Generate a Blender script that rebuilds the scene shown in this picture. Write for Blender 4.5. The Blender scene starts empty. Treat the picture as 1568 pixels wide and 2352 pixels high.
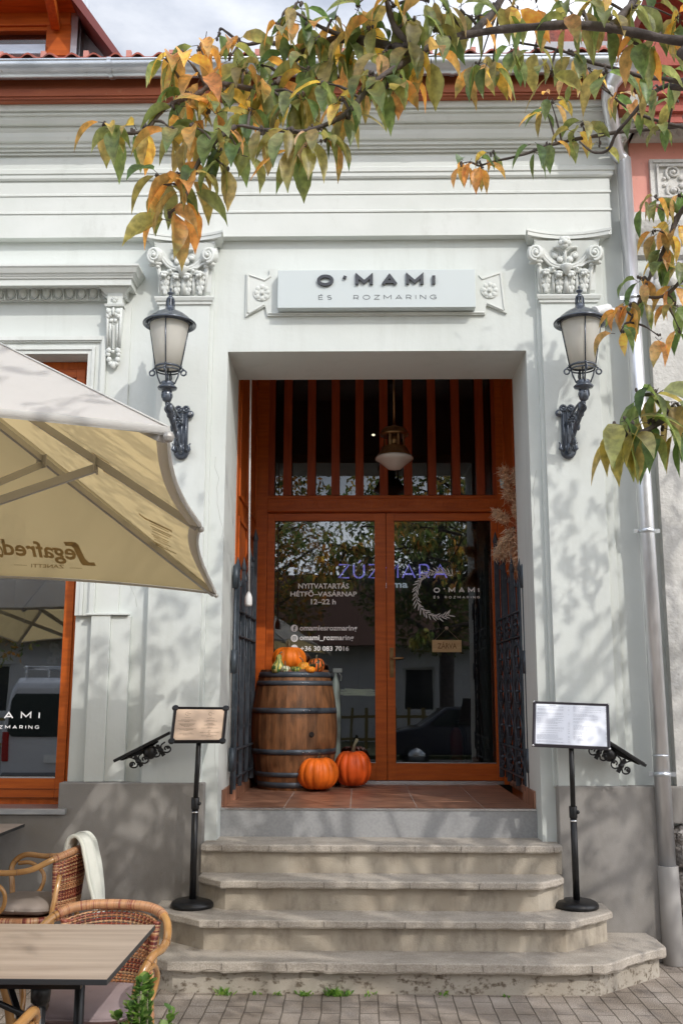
import bpy, bmesh, math, random
from mathutils import Vector, Matrix, Euler, noise
R = math.radians
random.seed(7)
SC = bpy.context.scene
COL = SC.collection
# ------------------------------------------------------------------ camera
CAM = Vector((0, -6.5, 1.61))
FPX = 2250.0; IW, IH = 1568, 2352
PIT, YAW, ROL = R(10.5), R(1.05), R(0.12)
_f = Vector((-math.sin(YAW)*math.cos(PIT), math.cos(YAW)*math.cos(PIT), math.sin(PIT)))
_r0 = Vector((math.cos(YAW), math.sin(YAW), 0)); _u0 = _r0.cross(_f)
_r = _r0*math.cos(ROL) + _u0*math.sin(ROL); _u = _r.cross(_f)
cd = bpy.data.cameras.new('camera'); cam = bpy.data.objects.new('camera', cd); COL.objects.link(cam)
m = Matrix((( _r.x, _u.x, -_f.x), (_r.y, _u.y, -_f.y), (_r.z, _u.z, -_f.z))).to_4x4()
cam.matrix_world = Matrix.Translation(CAM) @ m
cd.sensor_fit = 'VERTICAL'; cd.sensor_height = 36; cd.lens = FPX/IH*36
cd.clip_start = 0.05; cd.clip_end = 2000
SC.camera = cam
def ray(x, y): return _f + _r*((x-IW/2)/FPX) - _u*((y-IH/2)/FPX)
def A(x, y, Y=0.0):
    d = ray(x, y); return CAM + d*((Y-CAM.y)/d.y)
def G(x, y, Z=0.0):
    d = ray(x, y); return CAM + d*((Z-CAM.z)/d.z)
# ------------------------------------------------------------------ light
SUN = Vector((-.66, 1.0, -.93)).normalized()
ld = bpy.data.lights.new('sun', 'SUN'); lo = bpy.data.objects.new('sun', ld); COL.objects.link(lo)
ld.energy = 1.85; ld.angle = R(0.5); ld.color = (1.0, .955, .89)
lo.rotation_euler = SUN.to_track_quat('-Z', 'Y').to_euler(); lo.location = (6, -12, 12)
w = bpy.data.worlds.new('World'); SC.world = w; w.use_nodes = True
nt = w.node_tree; bg = nt.nodes['Background']; bg.inputs[1].default_value = .15
sky = nt.nodes.new('ShaderNodeTexSky'); sky.sky_type = 'NISHITA'; sky.sun_disc = False
sky.sun_elevation = R(37.8); sky.sun_rotation = math.atan2(.66, -1.0)
sky.dust_density = 2.0
tc = nt.nodes.new('ShaderNodeTexCoord'); mp = nt.nodes.new('ShaderNodeMapping'); mp.inputs['Scale'].default_value = (1, 1, 2.2)
mp.inputs['Location'].default_value = (1.3, .4, 0)
nz = nt.nodes.new('ShaderNodeTexNoise'); nz.inputs['Scale'].default_value = 2.2; nz.inputs['Detail'].default_value = 8; nz.inputs['Roughness'].default_value = .55
cr = nt.nodes.new('ShaderNodeValToRGB'); cr.color_ramp.elements[0].position = .40; cr.color_ramp.elements[1].position = .64
mx = nt.nodes.new('ShaderNodeMixRGB'); pass
L = nt.links.new
dp = nt.nodes.new('ShaderNodeVectorMath'); dp.operation = 'DOT_PRODUCT'; dp.inputs[1].default_value = tuple(-SUN)
mr = nt.nodes.new('ShaderNodeMapRange'); mr.inputs['From Min'].default_value = -.5; mr.inputs['From Max'].default_value = 1; mr.inputs['To Min'].default_value = 3.1; mr.inputs['To Max'].default_value = 25
vs_ = nt.nodes.new('ShaderNodeVectorMath'); vs_.operation = 'SCALE'; vs_.inputs[0].default_value = (1, 1.03, 1.1)
L(tc.outputs['Generated'], dp.inputs[0]); L(dp.outputs['Value'], mr.inputs['Value']); L(mr.outputs[0], vs_.inputs['Scale']); L(vs_.outputs[0], mx.inputs[2])
L(tc.outputs['Generated'], mp.inputs[0]); L(mp.outputs[0], nz.inputs['Vector']); L(nz.outputs['Fac'], cr.inputs[0])
L(cr.outputs[0], mx.inputs[0]); L(sky.outputs[0], mx.inputs[1]); L(mx.outputs[0], bg.inputs[0])
SC.view_settings.view_transform = 'Standard'; SC.view_settings.look = 'None'
SC.view_settings.exposure = 0.0; SC.view_settings.gamma = 1
SC.cycles.max_bounces = 8; SC.cycles.transparent_max_bounces = 12; SC.cycles.caustics_reflective = False; SC.cycles.caustics_refractive = False
SC.cycles.sample_clamp_indirect = 4
# ------------------------------------------------------------------ helpers
ORG = {}
def tag(o, label=None, cat=None, group=None, kind=None):
    if label: o['label'] = label
    if cat: o['category'] = cat
    if group: o['group'] = group
    if kind: o['kind'] = kind
    return o
def thing(name, label, cat, loc=(0, 0, 0), rotz=0, group=None, local=False):
    o = bpy.data.objects.new(name, None); COL.objects.link(o); o.empty_display_size = .1
    o.location = loc; o.rotation_euler = (0, 0, rotz)
    ORG[o.name] = Vector((0, 0, 0)) if local else Vector(loc)
    return tag(o, label, cat, group)
def dup(root, loc=None, rotz=None, label=None, scale=None):
    def cp(o, par):
        c = o.copy(); COL.objects.link(c); c.parent = par
        for ch in [x for x in bpy.data.objects if x.parent == o and x != c]: cp(ch, c)
        return c
    r = cp(root, root.parent)
    if loc is not None: r.location = loc
    if rotz is not None: r.rotation_euler = (0, 0, rotz)
    if scale is not None: r.scale = scale
    if label: r['label'] = label
    return r
class MB:
    def __init__(s): s.v = []; s.f = []; s.c = []; s.sm = []; s.col = None
    def face(s, idx, smooth=False): s.f.append(tuple(idx)); s.c.append(s.col); s.sm.append(smooth)
    def quad(s, a, b, c, d, smooth=False):
        n = len(s.v); s.v += [Vector(a), Vector(b), Vector(c), Vector(d)]; s.face((n, n+1, n+2, n+3), smooth)
    def tri(s, a, b, c):
        n = len(s.v); s.v += [Vector(a), Vector(b), Vector(c)]; s.face((n, n+1, n+2))
    def box(s, x0, x1, y0, y1, z0, z1, M=None):
        if x0 > x1: x0, x1 = x1, x0
        if y0 > y1: y0, y1 = y1, y0
        if z0 > z1: z0, z1 = z1, z0
        n = len(s.v); P = [Vector(p) for p in ((x0,y0,z0),(x1,y0,z0),(x1,y1,z0),(x0,y1,z0),(x0,y0,z1),(x1,y0,z1),(x1,y1,z1),(x0,y1,z1))]
        if M: P = [M @ p for p in P]
        s.v += P
        for q in ((0,3,2,1),(4,5,6,7),(0,1,5,4),(1,2,6,5),(2,3,7,6),(3,0,4,7)): s.face([n+i for i in q])
        return s
    def bar(s, a, b, w, h, up=(0, 0, 1)):
        a, b = Vector(a), Vector(b); d = (b-a); l = d.length; d.normalize(); u = Vector(up); sd = d.cross(u)
        if sd.length < 1e-4: sd = d.cross(Vector((1, 0, 0)))
        sd.normalize(); u = sd.cross(d)
        n = len(s.v)
        for p in (a, b):
            for i, j in ((-1,-1),(1,-1),(1,1),(-1,1)): s.v.append(p + sd*(i*w/2) + u*(j*h/2))
        for q in ((0,3,2,1),(4,5,6,7),(0,1,5,4),(1,2,6,5),(2,3,7,6),(3,0,4,7)): s.face([n+i for i in q])
        return s
    def ring(s, pts, closed=True): 
        n = len(s.v); s.v += [Vector(p) for p in pts]; return list(range(n, n+len(pts)))
    def skin(s, rings, closed=True, smooth=True):
        for a, b in zip(rings[:-1], rings[1:]):
            k = len(a); rng = range(k) if closed else range(k-1)
            for i in rng: s.face((a[i], a[(i+1) % k], b[(i+1) % k], b[i]), smooth)
    def tube(s, pts, r, seg=8, caps=True, flat=1.0):
        pts = [Vector(p) for p in pts]; n = len(pts)
        rr = r if isinstance(r, (list, tuple)) else [r]*n
        ref = None; rings = []
        for i, p in enumerate(pts):
            t = (pts[min(i+1, n-1)] - pts[max(i-1, 0)])
            if t.length < 1e-9: t = Vector((0, 0, 1))
            t.normalize()
            if ref is None:
                ref = t.cross(Vector((0, 0, 1))); 
                if ref.length < 1e-3: ref = t.cross(Vector((0, 1, 0)))
                ref.normalize()
            else:
                ref = ref - t*ref.dot(t)
                if ref.length < 1e-6: ref = t.orthogonal()
                ref.normalize()
            bn = t.cross(ref)
            rings.append(s.ring([p + (ref*math.cos(2*math.pi*k/seg) + bn*math.sin(2*math.pi*k/seg)*flat)*rr[i] for k in range(seg)]))
        s.skin(rings)
        if caps: s.face(rings[0][::-1]); s.face(rings[-1])
        return s
    def lathe(s, prof, c, seg=24, axis=None, arc=None):
        # prof = [(r, h)...]; around vertical axis through c unless axis matrix
        c = Vector(c); rings = []
        for r, h in prof:
            rr = []
            for k in range(seg):
                a = 2*math.pi*k/seg; p = Vector((r*math.cos(a), r*math.sin(a), h))
                rr.append((axis @ p if axis else p) + c)
            rings.append(s.ring(rr))
        s.skin(rings); s.face(rings[0][::-1]); s.face(rings[-1])
        return s
    def ball(s, c, r, sc=(1, 1, 1), seg=12, rot=None):
        c = Vector(c); rings = []
        nn = max(5, seg//2+1)
        for j in range(nn):
            t = -math.pi/2 + math.pi*(j+.02)/(nn-1+.04)
            rr = []
            for k in range(seg):
                a = 2*math.pi*k/seg
                p = Vector((r*math.cos(t)*math.cos(a)*sc[0], r*math.cos(t)*math.sin(a)*sc[1], r*math.sin(t)*sc[2]))
                if rot: p = rot @ p
                rr.append(c+p)
            rings.append(s.ring(rr))
        s.skin(rings); s.face(rings[0][::-1]); s.face(rings[-1]); return s
    def prism(s, poly, y0, y1, ax='y'):
        # poly in (x,z) extruded along y ; ax 'z': (x,y) along z ; ax 'x': (y,z) along x
        def mk(p, t): return Vector((p[0], t, p[1])) if ax == 'y' else (Vector((p[0], p[1], t)) if ax == 'z' else Vector((t, p[0], p[1])))
        k = len(poly); a = s.ring([mk(p, y0) for p in poly]); b = s.ring([mk(p, y1) for p in poly])
        for i in range(k): s.face((a[i], a[(i+1) % k], b[(i+1) % k], b[i]))
        s.face(a[::-1]); s.face(b); return s
    def extr(s, prof, x0, x1, smooth=False):   # open profile (y,z) swept along x
        a = s.ring([(x0, p[0], p[1]) for p in prof]); b = s.ring([(x1, p[0], p[1]) for p in prof])
        s.skin([a, b], closed=False, smooth=smooth)
    def mesh(s, name):
        me = bpy.data.meshes.new(name); me.from_pydata([tuple(v) for v in s.v], [], s.f)
        me.polygons.foreach_set('use_smooth', s.sm)
        if any(c is not None for c in s.c):
            at = me.color_attributes.new('col', 'FLOAT_COLOR', 'CORNER'); buf = []
            for p, c in zip(me.polygons, s.c):
                cc = c or (.5, .5, .5)
                buf += [cc[0], cc[1], cc[2], 1.0]*p.loop_total
            at.data.foreach_set('color', buf)
        me.update(); return me
    def build(s, name, mat, parent=None, bevel=0, fix=True, label=None, sub=0):
        off = ORG.get(parent.name, Vector((0, 0, 0))) if parent else getattr(s, 'org', Vector((0, 0, 0)))
        if off.length: s.v = [v - off for v in s.v]
        me = s.mesh(name)
        if fix:
            bm = bmesh.new(); bm.from_mesh(me); bmesh.ops.recalc_face_normals(bm, faces=bm.faces); bm.to_mesh(me); bm.free()
        me.materials.append(mat)
        o = bpy.data.objects.new(name, me); COL.objects.link(o)
        if parent: o.parent = parent
        else: o.location = off
        ORG[o.name] = off
        if bevel:
            b = o.modifiers.new('bevel', 'BEVEL'); b.width = bevel; b.segments = 2; b.limit_method = 'ANGLE'; b.angle_limit = R(40)
        if sub:
            b = o.modifiers.new('sub', 'SUBSURF'); b.levels = sub; b.render_levels = sub
        if label: o['label'] = label
        return o
def top(mb, name, mat, org, label, cat, group=None, kind=None, **k):
    mb.org = Vector(org); return tag(mb.build(name, mat, None, **k), label, cat, group, kind)
def struct(mb, name, mat, **k):
    o = mb.build(name, mat, None, **k); o['kind'] = 'structure'; return o
def bez(pts, n=8):
    # catmull-rom through pts
    P = [Vector(p) for p in pts]; P = [P[0]*2-P[1]] + P + [P[-1]*2-P[-2]]; out = []
    for i in range(1, len(P)-2):
        for k in range(n):
            t = k/n; a, b, c, d = P[i-1:i+3]
            out.append(.5*((2*b) + (c-a)*t + (2*a-5*b+4*c-d)*t*t + (3*b-a-3*c+d)*t**3))
    out.append(P[-2]); return out
FONTCACHE = {}
def textmesh(body, bold=0.0, res=3):
    k = (body, bold)
    if k in FONTCACHE: return FONTCACHE[k]
    c = bpy.data.curves.new('t', 'FONT'); c.body = body; c.size = 1; c.offset = bold; c.resolution_u = res
    o = bpy.data.objects.new('t', c); COL.objects.link(o)
    dg = bpy.context.evaluated_depsgraph_get(); me = bpy.data.meshes.new_from_object(o.evaluated_get(dg))
    vs = [v.co.copy() for v in me.vertices]; fs = [tuple(p.vertices) for p in me.polygons]
    # boundary edges for sides
    ec = {}
    for f in fs:
        for i in range(len(f)):
            e = (f[i], f[(i+1) % len(f)]); kk = tuple(sorted(e)); ec.setdefault(kk, []).append(e)
    be = [v[0] for v in ec.values() if len(v) == 1]
    bpy.data.objects.remove(o); bpy.data.curves.remove(c); bpy.data.meshes.remove(me)
    FONTCACHE[k] = (vs, fs, be); return FONTCACHE[k]
def text(mb, body, fn, u0, u1, v0, v1, bold=0.0, depth=0.0, dirv=None):
    vs, fs, be = textmesh(body, bold)
    xs = [v.x for v in vs]; ys = [v.y for v in vs]; a, b, c, d = min(xs), max(xs), min(ys), max(ys)
    n = len(mb.v)
    P = [fn(u0+(v.x-a)/(b-a)*(u1-u0), v0+(v.y-c)/(d-c)*(v1-v0)) for v in vs]
    mb.v += P
    for f in fs: mb.face([n+i for i in f])
    if depth:
        m2 = len(mb.v); dv = Vector(dirv or (0, 1, 0))*depth
        mb.v += [p+dv for p in P]
        for e in be: mb.face((n+e[0], n+e[1], m2+e[1], m2+e[0]))
def wtext(mb, body, x0, y0, x1, y1, Y, bold=0.0, depth=0.0):
    # text filling pixel box (x0,y0)-(x1,y1) on plane Y
    a = A(x0, y1, Y); b = A(x1, y0, Y)
    text(mb, body, lambda u, v: Vector((u, Y, v)), a.x, b.x, a.z, b.z, bold, depth)
# letters of straight strokes for the big geometric lettering
GL = {'M': (1.12, [[(0,0),(0,1),(.56,.28),(1.12,1),(1.12,0)]]), 'A': (1.0, [[(0,0),(.5,1),(1,0)],[(.2,.28),(.8,.28)]]), 'I': (0, [[(0,0),(0,1)]]),
      'O': (1.06, ['o']), 'S': (.66, ['s']), 'E': (.66, [[(.66,0),(0,0),(0,1),(.66,1)],[(0,.5),(.58,.5)]]), 'R': (.76, ['r']), 'Z': (.82, [[(0,1),(.82,1),(0,0),(.82,0)]]),
      'N': (.86, [[(0,0),(0,1),(.86,0),(.86,1)]]), 'G': (.95, ['g']), "'": (.12, [[(.12,1.0),(0.03,.72)]]), ' ': (.7, []), 'U': (.82, ['u']), 'V': (.95, [[(0,1),(.47,0),(.95,1)]]), 'T': (.8, [[(0,1),(.8,1)],[(.4,1),(.4,0)]])}
def arc(cx, cy, rx, ry, a0, a1, n=16): return [(cx+rx*math.cos(R(a0+(a1-a0)*i/n)), cy+ry*math.sin(R(a0+(a1-a0)*i/n))) for i in range(n+1)]
def glyph(ch):
    base = {'É': 'E', 'Ú': 'U', 'Á': 'A'}.get(ch, ch); wd, st = GL[base]; out = []
    for q in st:
        if q == 'o': out.append(arc(.53, .5, .53, .5, 90, 450, 32))
        elif q == 's': out.append(arc(.33, .75, .3, .25, 40, 270, 14)[:-1] + arc(.33, .25, .33, .25, 90, -140, 14))
        elif q == 'g': out.append(arc(.53, .5, .53, .5, 45, 318, 26) + [(.93, .46)] + [(.55, .46)])
        elif q == 'u': out.append([(0, 1)] + arc(.41, .4, .41, .4, 180, 360, 16) + [(.82, 1)])
        elif q == 'r': out.append([(0, 0), (0, 1)] + arc(.42, .67, .3, .33, 90, -90, 12) + [(0, .34)]); out.append([(.4, .34), (.74, 0)])
        else: out.append(q)
    if ch in 'ÉÚÁ': out.append([(wd/2-.02, 1.14), (wd/2+.16, 1.34)])
    return wd, out
def strokes(mb, body, fn, u0, u1, v0, v1, th, gap, depth=0.0, dirv=(0, 1, 0), tube=None, each=None):
    tot = sum(glyph(c)[0] for c in body) + gap*(len(body)-1); h = (v1-v0); sx = (u1-u0-th)/tot; x = 0; k = 0
    for c in body:
        wd, st = glyph(c)
        for q in st:
            pts = [Vector((u0+th/2+(x+p[0])*sx, v0+th/2+p[1]*(h-th))) for p in q]
            if tube: mb.tube([fn(p.x, p.y) for p in pts], tube, 6)
            else:
                closed = (pts[0]-pts[-1]).length < 1e-5; Lf = []; n = len(pts)
                for i, p in enumerate(pts):
                    a = pts[i-1] if i > 0 else (pts[-2] if closed else None); b = pts[i+1] if i < n-1 else (pts[1] if closed else None)
                    d1 = (p-a).normalized() if a is not None else None; d2 = (b-p).normalized() if b is not None else None
                    if d1 is None: d1 = d2
                    if d2 is None: d2 = d1
                    t = (d1+d2); t = t.normalized() if t.length > .01 else d1; nn = Vector((-t.y, t.x)); cs = max(.42, nn.dot(Vector((-d1.y, d1.x))))
                    o = nn*(th/2/cs); Lf.append((p+o, p-o))
                dv = Vector(dirv)
                eps = dv*(-.0002*(k % 4)); k += 1
                for (a, b), (c2, d) in zip(Lf[:-1], Lf[1:]):
                    P = [fn(z.x, z.y)+eps for z in (a, b, d, c2)]
                    mb.quad(*P)
                    if depth:
                        Q = [p+dv*depth for p in P]
                        mb.quad(P[0], P[3], Q[3], Q[0]); mb.quad(P[1], P[2], Q[2], Q[1]); mb.quad(P[0], P[1], Q[1], Q[0]); mb.quad(P[3], P[2], Q[2], Q[3])
        x += wd + gap
        if each and st: each(mb); mb = MB()
# ------------------------------------------------------------------ materials
def NT(name):
    m = bpy.data.materials.new(name); m.use_nodes = True; t = m.node_tree; return m, t, t.nodes['Principled BSDF']
def rgb(c): return (c[0], c[1], c[2], 1)
def mat(name, col, rough=.5, metal=0.0, col2=None, vs=4.0, st=(1, 1, 1), bump=0.0, bs=60.0, spec=.5, attr=False, coat=0, det=5, r0=.35, r1=.65, bd=.02, trans=None, bst=None, dirt=None):
    m, t, p = NT(name); N = t.nodes; l = t.links.new
    tcn = N.new('ShaderNodeTexCoord'); mpn = N.new('ShaderNodeMapping'); mpn.inputs['Scale'].default_value = st
    l(tcn.outputs['Object'], mpn.inputs[0])
    base = None
    if attr:
        a = N.new('ShaderNodeAttribute'); a.attribute_name = 'col'; base = a.outputs['Color']
    if col2 is not None:
        n = N.new('ShaderNodeTexNoise'); n.inputs['Scale'].default_value = vs; n.inputs['Detail'].default_value = det; l(mpn.outputs[0], n.inputs['Vector'])
        c = N.new('ShaderNodeValToRGB'); c.color_ramp.elements[0].position = r0; c.color_ramp.elements[1].position = r1
        c.color_ramp.elements[0].color = rgb(col); c.color_ramp.elements[1].color = rgb(col2); l(n.outputs['Fac'], c.inputs[0])
        if attr:
            mm = N.new('ShaderNodeMixRGB'); mm.blend_type = 'MULTIPLY'; mm.inputs[0].default_value = 1; l(base, mm.inputs[1]); l(c.outputs[0], mm.inputs[2]); base = mm.outputs[0]
        else: base = c.outputs[0]
    if dirt:   # (scale, lo, hi, colour, stretch): stains with a shape of their own
        n = N.new('ShaderNodeTexNoise'); n.inputs['Scale'].default_value = dirt[0]; n.inputs['Detail'].default_value = 9; n.inputs['Roughness'].default_value = .7
        md_ = N.new('ShaderNodeMapping'); md_.inputs['Scale'].default_value = dirt[4] if len(dirt) > 4 else (1, 1, 1); l(tcn.outputs['Object'], md_.inputs[0]); l(md_.outputs[0], n.inputs['Vector']); c = N.new('ShaderNodeValToRGB'); c.color_ramp.elements[0].position = dirt[1]; c.color_ramp.elements[1].position = dirt[2]
        l(n.outputs['Fac'], c.inputs[0]); mm = N.new('ShaderNodeMixRGB'); l(c.outputs[0], mm.inputs[0])
        if base: l(base, mm.inputs[1])
        else: mm.inputs[1].default_value = rgb(col)
        mm.inputs[2].default_value = rgb(dirt[3]); base = mm.outputs[0]
    if base: l(base, p.inputs['Base Color'])
    else: p.inputs['Base Color'].default_value = rgb(col)
    p.inputs['Roughness'].default_value = rough; p.inputs['Metallic'].default_value = metal
    p.inputs['Specular IOR Level'].default_value = spec
    if coat: p.inputs['Coat Weight'].default_value = coat; p.inputs['Coat Roughness'].default_value = .15
    if bump:
        n2 = N.new('ShaderNodeTexNoise'); n2.inputs['Scale'].default_value = bs; n2.inputs['Detail'].default_value = 4
        if bst:
            mp2 = N.new('ShaderNodeMapping'); mp2.inputs['Scale'].default_value = bst; l(tcn.outputs['Object'], mp2.inputs[0]); l(mp2.outputs[0], n2.inputs['Vector'])
        else: l(mpn.outputs[0], n2.inputs['Vector'])
        b = N.new('ShaderNodeBump'); b.inputs['Strength'].default_value = bump; b.inputs['Distance'].default_value = bd; l(n2.outputs['Fac'], b.inputs['Height']); l(b.outputs[0], p.inputs['Normal'])
    if trans:   # translucent share
        tr = N.new('ShaderNodeBsdfTranslucent'); mxn = N.new('ShaderNodeMixShader'); mxn.inputs[0].default_value = trans[0]
        if trans[1] is None: l(base, tr.inputs[0])
        elif trans[1] == 'boost':
            g = N.new('ShaderNodeMixRGB'); g.blend_type = 'MULTIPLY'; g.inputs[0].default_value = 1; l(base, g.inputs[1]); g.inputs[2].default_value = (1.6, 1.6, 1.1, 1); l(g.outputs[0], tr.inputs[0])
        else: tr.inputs[0].default_value = rgb(trans[1])
        out = N['Material Output']; l(p.outputs[0], mxn.inputs[1]); l(tr.outputs[0], mxn.inputs[2]); l(mxn.outputs[0], out.inputs[0])
    return m
def glassmat(name, tint=(.6, .63, .62), refl=.065, rough=0.0):
    m = bpy.data.materials.new(name); m.use_nodes = True; t = m.node_tree; N = t.nodes; l = t.links.new; N.remove(N['Principled BSDF'])
    tr = N.new('ShaderNodeBsdfTransparent'); tr.inputs[0].default_value = rgb(tint); g = N.new('ShaderNodeBsdfGlossy'); g.inputs['Roughness'].default_value = rough
    g.inputs[0].default_value = (.95, .97, 1, 1)
    wn_ = N.new('ShaderNodeTexNoise'); wn_.inputs['Scale'].default_value = 2.2; wb_ = N.new('ShaderNodeBump'); wb_.inputs['Strength'].default_value = .12; wb_.inputs['Distance'].default_value = .004; l(wn_.outputs['Fac'], wb_.inputs['Height']); l(wb_.outputs[0], g.inputs['Normal'])
    lw = N.new('ShaderNodeFresnel'); lw.inputs[0].default_value = 1.5; ad = N.new('ShaderNodeMath'); ad.operation = 'ADD'; ad.inputs[1].default_value = refl; ad.use_clamp = True
    mi = N.new('ShaderNodeMixShader'); l(lw.outputs[0], ad.inputs[0]); l(ad.outputs[0], mi.inputs[0]); l(tr.outputs[0], mi.inputs[1]); l(g.outputs[0], mi.inputs[2]); l(mi.outputs[0], N['Material Output'].inputs[0])
    return m
def emis(name, col, s):
    m, t, p = NT(name); p.inputs['Base Color'].default_value = rgb(col); p.inputs['Emission Color'].default_value = rgb(col); p.inputs['Emission Strength'].default_value = s; return m
PAINT = mat('mint_white_render', (.63, .662, .632), .8, col2=(.67, .70, .672), vs=1.1, bump=.3, bs=9, bd=.012, spec=.25, dirt=(1.6, .52, 1.0, (.50, .52, .48), (2.6, 2.6, .38)))
TRIM = mat('white_moulding_paint', (.63, .655, .62), .65, col2=(.68, .70, .67), vs=3, bump=.2, bs=25, bd=.004, spec=.3, dirt=(3.5, .56, .9, (.47, .48, .44), (1, 1, .6)))
PLINTH = mat('grey_brown_plinth_paint', (.26, .245, .23), .85, col2=(.305, .29, .272), vs=2.5, bump=.35, bs=130, bd=.003, spec=.2, dirt=(2.3, .46, .78, (.195, .18, .162), (1, 1, .55)))
WOOD = mat('orange_stained_wood', (.42, .085, .012), .42, col2=(.54, .12, .016), vs=6, st=(6, 6, .7), bump=.1, bs=30, bd=.002, spec=.3)
WOODH = mat('orange_stained_wood_horizontal', (.42, .085, .012), .42, col2=(.54, .12, .016), vs=6, st=(.7, 6, 6), bump=.1, bs=30, bd=.002, spec=.3)
EAVE = mat('weathered_red_brown_eave_board', (.24, .055, .018), .6, col2=(.33, .08, .026), vs=4, st=(.7, 5, 5), bump=.15, bs=40, bd=.002, dirt=(9, .62, .78, (.42, .2, .1)))
ZINC = mat('galvanised_zinc', (.50, .53, .56), .32, .85, col2=(.66, .69, .72), vs=7, st=(.6, 2, 2), bump=.08, bs=20, bd=.003, dirt=(14, .62, .72, (.42, .42, .40)))
PIPE = mat('bright_zinc_pipe', (.60, .61, .63), .33, .75, col2=(.76, .77, .79), vs=6, st=(3, 3, .5), bump=.12, bs=9, bd=.006)
PIPEP = mat('grey_painted_pipe', (.30, .285, .27), .5, col2=(.36, .345, .33), vs=4)
BLACK = mat('black_satin_metal', (.012, .012, .013), .35, .3, col2=(.02, .02, .021), vs=20)
LAMPM = mat('slate_grey_gloss_cast_iron', (.06, .075, .10), .24, .3, col2=(.09, .105, .13), vs=30, bump=.15, bs=60, bd=.002, coat=.5)
GATEM = mat('dark_grey_forged_iron', (.042, .055, .072), .45, .3, col2=(.07, .085, .10), vs=25, bump=.2, bs=70, bd=.002)
GLASS = glassmat('door_glass', rough=.012); GLASSW = glassmat('window_glass', (.55, .57, .55), .16)
OPAL = mat('opal_glass', (.78, .76, .70), .3, col2=(.74, .72, .66), vs=2, trans=(.45, (.85, .82, .74)))
SIGNM = mat('pale_sign_panel', (.555, .605, .605), .4)
LETB = mat('black_gloss_letters', (.01, .01, .012), .12, coat=.5)
LETG = mat('grey_thin_letters', (.09, .1, .11), .4)
LETW = mat('white_vinyl', (.9, .9, .9), .6)
LETS = mat('silver_vinyl', (.74, .72, .70), .5)
CONC = mat('worn_terrazzo_step', (.36, .31, .245), .85, col2=(.47, .42, .345), vs=3.6, bump=.5, bs=120, bd=.004, spec=.2, dirt=(4.5, .50, .72, (.22, .19, .155), (1.6, 1.6, .7)), det=8)
CONCB = mat('blackened_bottom_riser', (.36, .32, .265), .85, col2=(.46, .42, .36), vs=3.6, bump=.5, bs=120, bd=.004, spec=.2, dirt=(34, .52, .62, (.15, .12, .09), (.6, 1, .8)), det=8)
NOSE = mat('exposed_aggregate_tread', (.35, .31, .26), .85, col2=(.52, .47, .41), vs=140, bump=.5, bs=160, bd=.003, spec=.2, det=3, dirt=(2.6, .46, .8, (.24, .21, .175), (1, 1.6, 1)))
DSTEP = mat('grey_speckled_doorstep', (.29, .29, .292), .6, col2=(.34, .34, .34), vs=60, bump=.1, bs=90, bd=.001)
CHROME = mat('brushed_silver_trim', (.7, .7, .7), .25, .9)
BRASS = mat('aged_brass', (.35, .22, .10), .3, .9, col2=(.24, .13, .06), vs=14)
WHITEP = mat('white_plastic', (.75, .75, .74), .4)
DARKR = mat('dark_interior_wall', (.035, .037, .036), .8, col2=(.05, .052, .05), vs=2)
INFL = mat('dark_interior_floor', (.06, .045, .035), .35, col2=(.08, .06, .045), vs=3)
ROOF = mat('red_clay_tile', (.24, .055, .035), .85, col2=(.36, .10, .07), vs=8, bump=.4, bs=40, dirt=(6, .5, .7, (.05, .04, .04)))
PINK = mat('salmon_pink_render', (.70, .31, .255), .85, col2=(.75, .35, .29), vs=3, bump=.3, bs=60, bd=.004, dirt=(20, .66, .72, (.5, .3, .25)))
REDP = mat('red_painted_cornice', (.33, .07, .05), .7, col2=(.42, .10, .07), vs=3, bump=.2, bs=40)
LILAC = mat('off_white_lilac_render', (.66, .65, .68), .85, col2=(.72, .71, .73), vs=3, bump=.2, bs=60, bd=.004)
STUCCO = mat('aged_white_stucco', (.52, .51, .48), .85, col2=(.66, .65, .62), vs=7, bump=.6, bs=40, bd=.01, dirt=(14, .6, .72, (.3, .28, .25)))
GRANITE = mat('rough_granite', (.20, .18, .165), .9, col2=(.50, .46, .43), vs=28, bump=1.0, bs=26, bd=.05, det=8)
ASPH = mat('asphalt', (.045, .045, .045), .9, col2=(.06, .06, .06), vs=60, bump=.4, bs=200, bd=.004)
WICK = mat('woven_rattan', (.85, .85, .85), .35, col2=(1.1, 1.05, 1.0), vs=40, attr=True, coat=.25)
CANE = mat('honey_cane', (.42, .21, .07), .25, col2=(.55, .30, .11), vs=9, bump=.08, bs=60, bd=.001, coat=.5, dirt=(6, .6, .75, (.30, .13, .045)))
CUSH = mat('taupe_fabric_cushion', (.30, .255, .225), .95, col2=(.34, .29, .26), vs=6, bump=.5, bs=220, bd=.002, spec=.1)
CUSHM = mat('mauve_fabric_cushion', (.33, .26, .265), .95, col2=(.37, .295, .30), vs=6, bump=.5, bs=220, bd=.002, spec=.1)
FLEECE = mat('ivory_fleece', (.66, .67, .60), .95, col2=(.72, .73, .66), vs=5, bump=.6, bs=160, bd=.004, spec=.1)
TABT = mat('beige_wood_laminate', (.38, .30, .24), .5, col2=(.52, .43, .355), vs=3.2, st=(.5, 6, 6), bump=.05, bs=80, bd=.001, det=9)
TABE = mat('black_table_edge', (.025, .027, .03), .4)
LEAF = mat('cherry_leaf', (1.15, 1.15, 1.1), .36, col2=(2.1, 2.1, 1.9), vs=45, attr=True, bump=.3, bs=120, bd=.002, trans=(.5, 'boost'))
LEAFF = mat('far_foliage', (.8, .8, .8), .6, col2=(1.2, 1.2, 1.2), vs=3, attr=True, trans=(.3, 'boost'))
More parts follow.
